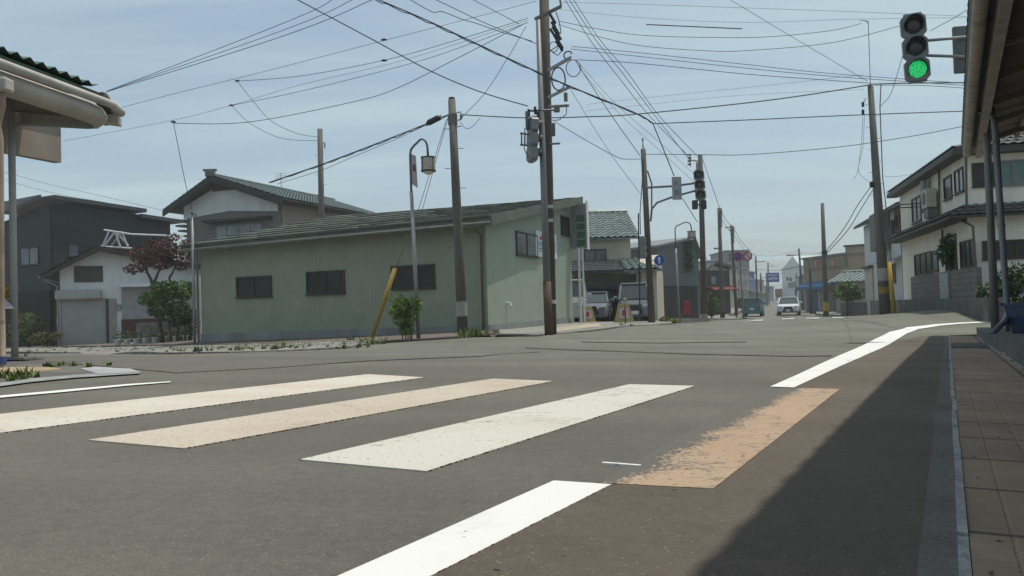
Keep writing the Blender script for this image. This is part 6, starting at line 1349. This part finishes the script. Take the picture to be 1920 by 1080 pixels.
b = P(659, 640, 22); tree('weed_clump', 'small green weed clump alone on the verge before the hall', OG(b.x, b.y), [PB(659, 639, 22, (.11, .12, .1))], 160, .04, leafmat('weed_leaf', (.08, .13, .03), (.17, .22, .06)), bark, [[(OG(b.x, b.y), .008), (P(659, 640, 22), .005)]], 27, 'weed')
Y = 62; b = P(1589, 588, Y)
tree('round_tree', 'round bright green tree over the dark wall before low house', OG(b.x, b.y), [PB(1588, 540, Y, (.65, .7, .5)), PB(1574, 549, Y, (.42, .6, .36)), PB(1604, 546, Y, (.42, .6, .4)), PB(1592, 558, Y, (.6, .6, .35)), PB(1610, 556, Y, (.3, .4, .3)), PB(1580, 534, Y, (.3, .4, .25)), PB(1568, 556, Y, (.22, .4, .2))], 2600, .10, leafmat('fresh_tree_leaf', (.05, .10, .02), (.15, .22, .05)), bark, [[(OG(b.x, b.y), .09), (P(1589, 565, Y), .06), (P(1586, 545, Y), .03)]], 28)
Y = 60; b = P(1334, 596, Y)
tree('cone_shrub', 'rounded green shrub between the two street poles', OG(b.x, b.y), [PB(1333, 565, Y, (.5, .5, .5)), PB(1336, 580, Y, (.62, .6, .5)), PB(1330, 555, Y, (.3, .3, .3))], 1800, .09, leafmat('olive_green_leaf', (.05, .085, .02), (.13, .17, .045)), bark, [[(OG(b.x, b.y), .06), (P(1334, 570, Y), .03)]], 29, 'shrub')
Y = 39; b = P(1250, 605, Y)
tree('forecourt_hedge', 'low hedge with yellow-green tips right of dark signal pole', OG(b.x, b.y), [PB(1247, 600, Y, (.28, .3, .16)), PB(1262, 602, Y, (.32, .3, .13))], 700, .05, leafmat('yellowish_hedge_leaf', (.06, .09, .02), (.22, .2, .05)), bark, [[(OG(b.x, b.y), .03), (P(1250, 601, Y), .02)]], 30, 'hedge')
Y = 95; b = P(1390, 583, Y)
tree('far_round_bush', 'small far bush left of the teal car', OG(b.x, b.y), [PB(1389, 568, Y, (.65, .6, .6))], 600, .14, leafmat('olive_green_leaf', (.05, .085, .02), (.13, .17, .045)), bark, [[(OG(b.x, b.y), .06), (P(1390, 572, Y), .03)]], 31, 'bush')
Y = 26.5; b = P(1880, 588, Y)
tree('garden_hedge', 'dark green hedge behind the arcade drainpipe on right', OG(b.x, b.y), [PB(1890, 530, Y, (.5, .5, .45)), PB(1860, 548, Y, (.45, .4, .35)), PB(1915, 550, Y, (.6, .5, .5)), PB(1850, 558, Y, (.3, .3, .2)), PB(1905, 510, Y, (.3, .4, .3))], 2600, .07, leafmat('deep_green_leaf', (.022, .045, .012), (.07, .10, .03)), bark, [[(OG(b.x, b.y), .05), (P(1885, 545, Y), .03)]], 32, 'hedge')
Y = 31.2; b = P(1782, 580, Y)
tree('wall_top_tree', 'slim dark leafy tree standing behind the garden wall gate', OG(b.x, b.y), [PB(1782, 458, Y, (.38, .4, .4)), PB(1775, 475, Y, (.35, .35, .4)), PB(1788, 480, Y, (.3, .3, .5)), PB(1770, 465, Y, (.2, .2, .2))], 900, .08, leafmat('deep_green_leaf', (.022, .045, .012), (.07, .10, .03)), bark, [[(OG(b.x, b.y), .06), (P(1782, 500, Y), .04), (P(1780, 465, Y), .02)]], 33)
Y = 115; b = P(1120, 590, 115)
# mountain haze and far trees closing the view lines between buildings
for i, (x0, x1, Yf, hpx, lb) in enumerate(((-120, 60, 95, 585, 'far dark tree belt at extreme left behind houses'), (1235, 1330, 130, 520, 'far tree belt behind the grey warehouse'))):
    rgt = random.Random(50 + i); mb = MB(); pts = []
    for _ in range(1500):
        px = rgt.uniform(x0, x1); zt = P(px, hpx, Yf).z; x = X_at(px, Yf); z0 = G(x, Yf); pts.append(Vector((x, Yf + rgt.uniform(-2, 2), z0 + (zt - z0) * rgt.random() * (0.7 + .3 * math.sin(px * .13)))))
    quadleaves(mb, pts, .5, rgt); tag(mb.build('tree_belt', leafmat('far_tree_leaf', (.04, .06, .03), (.07, .09, .04))), lb, 'trees', kind='stuff')

# ---------------------------------------------------------------- vehicles (local: +x is forward)
tyre = M('tyre_rubber', (.02, .02, .02), rough=.8); alloy = M('alloy_rim', (.35, .35, .36), rough=.35, metal=.6)
car_glass = M('car_glass', (.03, .04, .042), rough=.06, var=.1, spec=.7)
head_m = M('headlight_glass', (.5, .52, .55), rough=.15, spec=.7); tail_m = M('taillight_red', (.25, .01, .01), rough=.25)
def vehicle(name, label, cat, pos, heading, body_mat, prof, W, belt, wheelx, wr=.33, glass=(None, None), front=True, grille=True, z=None):
    """prof: list of (x, z_top); cabin region glass=(x0,x1,x2,x3): rear base, rear top, front top, front base"""
    base = Vector((pos[0], pos[1], G(*pos) + .02 if z is None else z))
    o = thing(name, base, label, cat, rz=heading); X0 = prof[0][0]; X1 = prof[-1][0]; zb = .22
    mb = MB(); hw = W / 2
    # lower body loft with rounded ends and shoulder
    st = []
    n = len(prof)
    for i, (x, zt) in enumerate(prof):
        e = min(x - X0, X1 - x); k = 1 - .16 * max(0, 1 - e / .5) ** 2
        zbelt = min(zt, belt)
        ring = [(-hw * k * .92, zb), (-hw * k, zb + .16), (-hw * k, zbelt - .14), (-hw * k * .93, zbelt), (hw * k * .93, zbelt), (hw * k, zbelt - .14), (hw * k, zb + .16), (hw * k * .92, zb)]
        st.append([Vector((x, y, z_)) for y, z_ in ring])
    for r_ in st: mb.v += r_
    for i in range(n - 1):
        for j in range(8): j2 = (j + 1) % 8; mb.f.append((i * 8 + j, (i + 1) * 8 + j, (i + 1) * 8 + j2, i * 8 + j2))
    mb.f.append(tuple(range(8))); mb.f.append(tuple(range((n - 1) * 8, n * 8))[::-1])
    mb.build('body', body_mat, o, local=True, smooth=False)
    g0, g1, g2, g3, zr_ = glass
    tw = hw * .76; bw2 = hw * .93
    gm = MB(); gm.hexa([Vector(v) for v in ((g0, -bw2, belt), (g3, -bw2, belt), (g3, bw2, belt), (g0, bw2, belt), (g1, -tw, zr_ - .05), (g2, -tw, zr_ - .05), (g2, tw, zr_ - .05), (g1, tw, zr_ - .05))])
    gm.build('windows', car_glass, o, local=True)
    rm = MB(); rm.bevbox(((g1 + g2) / 2, 0, zr_ - .02), (g2 - g1 + .12, tw * 2 + .08, .09), .04); rm.build('roof', body_mat, o, local=True)
    pm = MB()
    for sy in (-1, 1):
        for a, b_ in (((g0, belt), (g1, zr_ - .04)), ((g3, belt), (g2, zr_ - .04)), (((g0 + g3) / 2 - .1, belt), ((g0 + g3) / 2 - .1, zr_ - .04))):
            pm.tube([Vector((a[0], sy * (bw2 + .005), a[1] - .02)), Vector((b_[0], sy * (tw + .01), b_[1]))], .035, 6)
    pm.build('pillars', body_mat, o, local=True)
    for x in wheelx:
        for sy in (-1, 1):
            wm = MB(); wm.lathe((x, sy * (hw - .2), wr), [(wr * .8, 0), (wr, .03), (wr, .18), (wr * .85, .215)], 20, axis=(0, sy, 0)); w_ = wm.build('wheel', tyre, o, local=True, smooth=False)
            rm = MB(); rm.lathe((x, sy * (hw + .005), wr), [(wr * .62, 0), (wr * .55, .015), (.03, .02)], 14, axis=(0, sy, 0)); rm.build('rim', alloy, w_, local=True)
            am = MB(); am.lathe((x, sy * (hw - .05), wr + .02), [(wr * 1.14, 0), (wr * 1.14, .056)], 20, axis=(0, sy, 0)); am.build('wheel_arch', black, o, local=True)
    for sy in (-1, 1):
        lm = MB(); lm.bevbox((X1 - .03, sy * hw * .66, min(belt - .12, .72)), (.12, hw * .38, .13), .03); lm.build('headlight', head_m, o, local=True)
        lm = MB(); lm.bevbox((X0 + .03, sy * hw * .74, belt - .22), (.1, hw * .2, .22), .03); lm.build('taillight', tail_m, o, local=True)
        mm = MB(); mm.bevbox((g3 - .35, sy * (hw + .12), belt + .08), (.12, .2, .14), .04); mm.build('mirror', body_mat, o, local=True)
    if grille:
        mm = MB(); mm.prism([Vector((X1 - .04, -hw * .5, .34)), Vector((X1 - .04, hw * .5, .34)), Vector((X1 - .04, hw * .34, .74)), Vector((X1 - .04, -hw * .34, .74))], (.07, 0, 0)); mm.build('grille', black, o, local=True)
    mm = MB(); mm.box((X1 + .025, 0, .42), (.02, .33, .16)); mm.build('number_plate', white_paint, o, local=True)
    mm = MB(); mm.box((X0 - .012, 0, .62), (.02, .33, .16)); mm.build('number_plate', white_paint, o, local=True)
    mm = MB(); mm.bevbox((X1 - .02, 0, .29), (.12, W * .9, .14), .04); mm.bevbox((X0 + .02, 0, .33), (.12, W * .9, .2), .04); mm.build('bumper', body_mat if not grille else M('bumper_grey', (.12, .12, .125)), o, local=True)
    return o
carwhite = M('white_car_paint', (.62, .65, .68), rough=.25, var=.02, spec=.6); carteal = M('teal_car_paint', (.03, .15, .155), rough=.3, var=.05, spec=.6)
pw_ = P(1480, 592.5, 75); vehicle('white_car', 'white compact suv driving towards the viewer', 'car', (pw_.x, pw_.y), math.atan2(-1, -.36) , carwhite,
    [(-2.1, .8), (-1.9, .95), (-1, 1.0), (.6, 1.0), (.75, .99), (1.6, .92), (2.0, .80), (2.13, .62)], 1.82, 1.0, (-1.3, 1.3), .34, (-1.9, -1.3, .1, .95, 1.54))
pt_ = P(1413, 592, 73); vehicle('teal_car', 'small teal hatchback seen from behind in left lane', 'car', (pt_.x, pt_.y), math.atan2(1, .36), carteal,
    [(-1.7, .85), (-1.66, .98), (-1, 1.0), (.8, 1.0), (1.0, .98), (1.5, .85), (1.68, .6)], 1.56, 1.0, (-1.15, 1.15), .29, (-1.66, -1.4, .3, 1.0, 1.50), grille=False)
pv = P(1188, 605, 41.2); vehicle('parked_van', 'silver-white kei van parked nose out under the carport', 'van', (pv.x, pv.y), R(-95), M('silver_white_paint', (.20, .215, .24), rough=.35, var=.04), [(-1.6, 1.0), (-1.5, 1.05), (1.3, 1.05), (1.5, 1.0), (1.62, .8)], 1.48, 1.05, (-1.1, 1.15), .27, (-1.55, -1.45, .95, 1.5, 1.78))
pd_ = P(1114, 605, 41.5); vehicle('parked_car', 'dark windowed pale car parked deep under the carport', 'car', (pd_.x, pd_.y), R(-100), M('pale_silver_paint', (.14, .155, .18), rough=.35, var=.04), [(-2, .85), (-1.8, .95), (1.0, .92), (1.7, .8), (1.95, .6)], 1.66, .92, (-1.3, 1.25), .3, (-1.8, -1.3, .3, 1.15, 1.42))
pk = P(1083, 605, 38.5); vehicle('parked_truck', 'pale green-white vehicle nose showing behind the hall corner', 'truck', (pk.x - .25, pk.y), R(-97), M('pale_green_white_paint', (.42, .46, .44), rough=.35), [(-1.5, 1.2), (1.1, 1.2), (1.5, 1.15), (1.6, .85)], 1.45, 1.1, (-1.0, 1.1), .28, (-1.0, -.7, 1.1, 1.5, 1.85), grille=False)
# red truck far down the street
ptk = P(1462, 561, 250); tkh = math.atan2(1, .34)
tk = thing('red_truck', OG(ptk.x, ptk.y, .02), 'reddish brown truck body far down the road', 'truck', rz=tkh)
for nm, c_, d_, m_ in (('cargo_body', (-1.2, 0, 2.0), (4.6, 2.3, 2.3), M('rust_red_box', (.17, .06, .045), var=.2)), ('cab', (2.1, 0, 1.5), (1.6, 2.1, 1.9), M('cab_red', (.2, .07, .06))), ('chassis', (0, 0, .7), (6, 1.6, .3), black), ('rear_bumper', (-3.4, 0, .6), (.1, 2.2, .25), steel)):
    mb = MB(); mb.bevbox(c_, d_, .12); mb.build(nm, m_, tk, local=True)
for x in (-2.4, 2.2):
    for sy in (-1, 1): mb = MB(); mb.lathe((x, sy * .8, .45), [(.4, 0), (.45, .04), (.45, .25), (.4, .3)], 14, axis=(0, sy, 0)); mb.build('wheel', tyre, tk, local=True)

# ---------------------------------------------------------------- overhead wires: each one a thing
def crv(pts, k=7):
    out = []; n = len(pts)
    for i in range(n - 1):
        p0 = pts[max(i - 1, 0)]; p1 = pts[i]; p2 = pts[i + 1]; p3 = pts[min(i + 2, n - 1)]
        for j in range(k):
            t = j / k; out.append(0.5 * ((2 * p1) + (p2 - p0) * t + (2 * p0 - 5 * p1 + 4 * p2 - p3) * t * t + (3 * p1 - p0 - 3 * p2 + p3) * t ** 3))
    out.append(pts[-1]); return out
def wire(label, px, Y0, Y1, w=1.3, name='overhead_wire', grp=None, twist=0.0, mat=None):
    a, b = Vector(px[0]), Vector(px[-1]); L = (b - a).length; pts = []
    for p in px:
        t = max(0, min(1, (Vector(p) - a).dot(b - a) / L ** 2)); Y = 1 / ((1 - t) / Y0 + t / Y1); pts.append(P(p[0], p[1], Y))
    c = crv(pts) if len(pts) > 2 else [pts[0].lerp(pts[1], i / 8) for i in range(9)]
    ext = lambda q0, q1: [q0 + (q0 - q1).normalized() * d + Vector((0, 0, .004 * d * d)) for d in (3, 7, 14)]   # run on past the frame to the next pole
    if px[0][1] < 0: c = ext(c[0], c[1])[::-1] + c
    if px[-1][0] >= 1820: c = c + ext(c[-1], c[-2])
    mb = MB(); rr = [max(.0035, .42 * w * abs(p.y) / F) for p in c]; mb.tube(c, rr, 5)
    if twist:
        c2 = [p + Vector((0, 0, -twist * (.6 + .4 * math.sin(i * 2.1)))) for i, p in enumerate(c)]; mb.tube(c2, [r * .8 for r in rr], 5)
    o = mb.build(name, mat or rubber); return tag(rebase(o), label, 'wire', grp)
PB_ = 20.4
wires = [
 ('thin upper wire of three rising from left canopy to top edge', [(200,171),(500,56),(629,-4)], 30, 12, 1.4),
 ('middle wire of three rising from left canopy to top edge', [(200,171),(500,68),(668,-4)], 30, 12, 1.4),
 ('lowest wire of three rising from left canopy to top edge', [(200,172),(500,78),(706,-4)], 30, 12, 1.6),
 ('faint long wire from left canopy tip to the twin pole top', [(222,203),(330,175),(500,133),(720,76),(880,35),(1006,2)], 34, PB_, 1.0),
 ('wire from the upper spacer to the twin pole crossarm', [(445,152),(560,143),(720,113),(860,74),(990,34)], 30, PB_, 1.3),
 ('faint wire through the lower spacer left of the twin pole', [(122,264),(322,226),(432,198),(560,160),(760,112),(990,38)], 36, PB_, .9),
 ('wire just below the faint one from lower spacer to twin pole', [(432,198),(560,172),(760,122),(880,83),(990,42)], 30, PB_, 1.2),
 ('long sagging wire from the leaning drop to the twin pole', [(325,231),(420,232),(500,224),(640,196),(734,170),(860,108),(984,44)], 28, PB_, 1.5),
 ('drop wire leading down to the service mast weatherhead', [(325,229),(335,280),(348,345),(361,398)], 28, 27.6, 1.5),
 ('upper drop wire to the pole behind the hall roof', [(445,152),(475,190),(510,228),(560,251),(598,257)], 30, 39, 1.1),
 ('lower drop wire to the pole behind the hall roof', [(436,200),(470,232),(520,257),(560,263),(598,263)], 30, 39, 1.1),
 ('straight dark cable crossing from top edge to the twin signal', [(553,-3),(700,75),(809,134),(903,173),(990,199)], 12, 19.6, 2.4),
 ('wavy service cable left of twin pole, second from top', [(765,-3),(810,22),(830,22),(866,36),(900,46),(940,60),(997,77)], 13, 20, 1.7),
 ('wavy service cable left of twin pole, higher one', [(812,-3),(850,15),(898,38),(950,60),(1006,82)], 13, 20, 1.7),
 ('short cable dropping from top edge to the twin pole crossarm', [(882,-3),(930,22),(973,45)], 14, 20, 1.5),
 ('long slack cable from twin pole crossarm down to thick pole clamp', [(986,50),(950,112),(908,176),(861,225)], 20, 19.4, 1.3),
 ('small slack loop at right of thick pole clamp', [(861,225),(872,240),(885,238),(900,222)], 19.4, 19.5, 1.2),
 ('messenger cable from thick pole to leaning pole top', [(863,215),(988,221),(1100,219),(1194,214),(1400,193),(1520,177),(1632,159)], 19.5, 34, 2.6),
 ('thick cable from leaning pole top to right canopy', [(1632,158),(1700,156),(1820,155)], 34, 22, 2.8),
 ('thin cable under the thick one right of leaning pole', [(1640,160),(1720,160),(1820,166)], 34, 22, 1.4),
 ('cable from the branch knot to right canopy', [(1224,232),(1300,229),(1400,225),(1600,216),(1820,208)], 28, 22, 2.2),
 ('slack cable from the twin pole to the far signal pole top', [(1040,228),(1090,258),(1120,275),(1150,291),(1170,298),(1204,298)], 20, 37.5, 1.5),
 ('leftmost of three steep parallel power lines right of twin pole', [(1058,-3),(1110,80),(1160,145),(1222,222),(1290,292)], 18, 45.5, 1.4),
 ('middle of three steep parallel power lines right of twin pole', [(1066,-3),(1118,76),(1168,138),(1232,222),(1293,300)], 18, 45.5, 1.4),
 ('rightmost of three steep parallel power lines right of twin pole', [(1074,-3),(1126,76),(1178,138),(1240,222),(1310,295)], 18, 46, 1.4),
 ('taut cable from the coil bracket down to far signal pole', [(1078,112),(1140,207),(1200,292)], 20.2, 37.4, 1.6),
 ('thin cable from lower bracket falling to the far signal pole side', [(1068,165),(1147,291),(1203,366)], 20.2, 37.4, 1.0),
 ('thin wire from the coils to far signal pole, upper', [(1085,118),(1160,200),(1240,270),(1305,330)], 20.2, 46, .9),
 ('thin wire from the coils to far signal pole, lower', [(1084,125),(1160,212),(1240,285),(1305,345)], 20.2, 46, .9),
 ('uppermost long wire right of the twin pole', [(1050,40),(1120,54),(1203,66),(1320,70),(1440,69),(1560,57),(1614,44)], 20.4, 34, 1.3),
 ('second long wire right of twin pole passing behind green signal', [(1048,46),(1120,68),(1203,86),(1320,95),(1400,95),(1560,80),(1690,48)], 20.4, 24, 1.3),
 ('third long wire to the right canopy, upper of a close pair', [(1072,87),(1200,99),(1400,121),(1560,138),(1820,157)], 20.4, 24, 1.3),
 ('fourth long wire to the right canopy, lower of close pair', [(1070,92),(1200,106),(1400,128),(1560,143),(1820,161)], 20.4, 24, 1.3),
 ('wire from coil bracket to the leaning pole head', [(1081,112),(1200,119),(1400,139),(1520,148),(1632,156)], 20.2, 34, 1.5),
 ('faint topmost wire with small balls across the top right', [(1050,4),(1200,8),(1400,15),(1600,22),(1820,31)], 20, 24, .9),
 ('faint wire under the topmost one at upper right', [(1050,18),(1215,34),(1400,42),(1600,36),(1820,33)], 20, 24, .8),
 ('diagonal wire from top edge down to the leaning pole head', [(1365,-3),(1400,18),(1500,78),(1626,152)], 18, 34, 1.1),
 ('faint wire rising across the middle sky, upper', [(1100,196),(1175,187),(1400,164),(1620,140)], 24, 34, .7),
 ('faint wire rising across the middle sky, lower', [(1100,208),(1175,200),(1400,178),(1620,168)], 24, 34, .7),
 ('long nearly level cable from far signal pole to right canopy', [(1207,289),(1313,290),(1400,290),(1560,277),(1700,257),(1820,234)], 37.4, 22, 1.5),
 ('short cable from canopy edge to the green signal head', [(1830,8),(1790,33),(1744,58)], 14, 15.4, 1.4),
 ('slack cable curling under the green signal head', [(1692,105),(1682,140),(1668,180),(1650,200)], 15.5, 33, 1.3),
 ('left strand of double drop from leaning pole down to far pole', [(1638,343),(1608,385),(1580,432),(1548,472)], 33.8, 64, 1.8),
 ('right strand of double drop from leaning pole down to far pole', [(1640,350),(1614,392),(1586,436),(1549,476)], 33.8, 64, 1.8),
 ('thin cord hanging from the insulator of the leaning pole, left', [(1618,214),(1615,270),(1608,322),(1600,335)], 34, 40, .9),
 ('thin cord hanging from the insulator of leaning pole, right', [(1621,214),(1618,275),(1610,322),(1636,344)], 34, 34, .9),
 ('small wire between leaning pole and the cream house eaves', [(1656,330),(1680,331),(1720,325)], 34, 38, .8),
 ('faint wire in the lower left sky, upper', [(0,320),(90,345),(180,365),(320,398)], 60, 50, .8),
 ('faint wire in the lower left sky, lower', [(0,335),(60,352),(120,366),(200,380)], 60, 52, .8),
 ('power line between far signal pole and second street pole', [(1318,300),(1332,340),(1350,392)], 46, 62, 1.2),
 ('power line continuing to the third street pole', [(1352,395),(1361,412),(1375,428)], 62, 84, 1.1),
 ('second power line continuing towards the third street pole', [(1352,408),(1362,425),(1375,440)], 62, 84, 1.0),
 ('far power line from third street pole down the road', [(1376,428),(1392,455),(1418,482)], 84, 120, 1.0),
 ('lower far line from third street pole down the road', [(1376,440),(1394,466),(1418,492)], 84, 120, .9),
 ('telephone cable between far signal pole and second street pole', [(1322,480),(1336,500),(1353,508)], 46, 62, 1.2),
 ('faint cable over the far street to tan shop corner', [(1419,505),(1460,507),(1492,500)], 120, 92, .9),
 ('faint upper cable over the far street', [(1376,470),(1440,480),(1500,470)], 84, 92, .7),
 ('faint telephone cable above far street near tan shop', [(1500,474),(1520,476),(1546,474)], 92, 64, .8),
]
for i, (lb, px, Y0, Y1, w) in enumerate(wires):
    wire(lb, px, Y0, Y1, w, mat=(steel_dark if w < 1.0 else rubber), grp='overhead wires')
wire('thick bundled cable falling from top edge through twin pole to knot', [(704,-3),(800,38),(894,82),(1006,134),(1072,163),(1194,213),(1224,231)], 12, 28, 2.8, twist=.035, name='bundled_cable', grp='overhead wires')
wire('thick cable from branch knot to the far signal back panel', [(1224,231),(1240,270),(1264,330)], 28, 36.8, 2.4, name='bundled_cable', grp='overhead wires')
wire('cable continuing below far back panel to the small lamp', [(1280,372),(1291,390),(1307,416)], 36.9, 38.5, 1.6, grp='overhead wires')
wire('double bundled cable from thick pole down behind the dark tiled roof', [(845,213),(800,232),(735,258),(660,287),(590,313),(505,342)], 19.5, 44, 2.6, twist=.05, name='bundled_cable', grp='overhead wires')
wire('second looser cable below the bundle left of thick pole', [(800,234),(740,262),(660,295),(600,320),(520,345)], 19.6, 44, 1.2, grp='overhead wires')
wire('short heavy rod-like cable cover high at upper right', [(1212,46),(1300,50),(1391,54)], 20, 22, 2.6, name='cable_cover', grp='overhead wires')
c = thing('cable_closure', P(814, 226, 19.6), 'dark splice closure sleeve hung on cable left of thick pole', 'cable closure')
mb = MB(); mb.tube([P(799, 233, 19.6), P(804, 230, 19.6), P(822, 221, 19.6), P(827, 219, 19.6)], [.02, .07, .07, .02], 8); mb.build('sleeve', black, c)
mb = MB(); mb.tube([P(799, 230, 19.6), P(828, 216, 19.6)], .012, 5); mb.build('hanger', steel_dark, c)
for lb, x, y, Y in (('small spacer clip on the upper wire near left canopy', 445, 152, 30), ('small spacer clip on the lower wire near left canopy', 434, 198, 30), ('wire spacer at the top of the leaning drop', 325, 229, 28), ('tiny ball on the faint wire left of the twin pole', 720, 75, 25), ('tiny ball on the second wire left of twin pole', 720, 114, 25)):
    c = P(x, y, Y); mb = MB(); mb.tube([c + Vector((-.09, 0, 0)), c + Vector((-.03, 0, .012)), c + Vector((.03, 0, .012)), c + Vector((.09, 0, 0))], [.015, .035, .035, .015], 7); tag(rebase(mb.build('wire_spacer', black)), lb, 'spacer', 'wire spacers')

# small things lying on the shaded pavement and road: leaf litter and grit
rgt = random.Random(77); mb = MB()
for _ in range(420):
    s_ = rgt.uniform(.6, 16); n_ = rgt.choice([rgt.uniform(-.5, .05), rgt.gauss(-.03, .02), rgt.gauss(-.5, .03), rgt.uniform(0, .9)]); r_ = rgt.uniform(.003, .009) * (1 + s_ * .06)
    c = RC(s_, n_); c.z += .016; a = rgt.uniform(0, 6.28); u_ = Vector((math.cos(a), math.sin(a), rgt.uniform(-.2, .3))) * r_; v_ = Vector((-math.sin(a), math.cos(a), rgt.uniform(0, .4))) * r_ * .6
    mb.add([c - u_, c + v_, c + u_, c - v_], [(0, 1, 2, 3)])
tag(mb.build('leaf_litter', M('dry_leaf_litter', (.10, .08, .055), var=.5, scale=9, col2=(.2, .17, .12))), 'dry leaf litter and grit scattered along the right kerb', 'litter', kind='stuff')
# tar seams on the crossing
seam = M('tar_seam', (.06, .057, .052), rough=.7, var=.3, scale=6)
for pts, w in (([(985, 652), (1120, 657), (1300, 664), (1480, 668), (1560, 667)], 1.2), ([(1090, 641), (1240, 643), (1400, 641)], .9), ([(520, 688), (700, 676), (900, 668), (1010, 660)], 1.0)):
    ribbon('tar_seam', pts, [(x, y + w) for x, y in pts], seam, 0.003)
# ---------------------------------------------------------------- the air: thin even haze over the whole place
hm = bpy.data.materials.new('air_haze'); hm.use_nodes = True; t = hm.node_tree; t.nodes.clear()
ho = t.nodes.new('ShaderNodeOutputMaterial'); hv = t.nodes.new('ShaderNodeVolumePrincipled'); hv.inputs['Color'].default_value = (0.86, 0.92, 0.94, 1)
hv.inputs['Density'].default_value = 0.0011; hv.inputs['Anisotropy'].default_value = 0.2; t.links.new(hv.outputs[0], ho.inputs['Volume'])
zlo = min(v.co.z for v in bpy.data.objects['ground'].data.vertices) - 1
mb = MB(); mb.box((0, 1700, (zlo + 16) / 2), (6300, 3800, 16 - zlo)); tag(mb.build('haze', hm), 'thin pale summer haze hanging over the whole street', 'haze', kind='stuff')
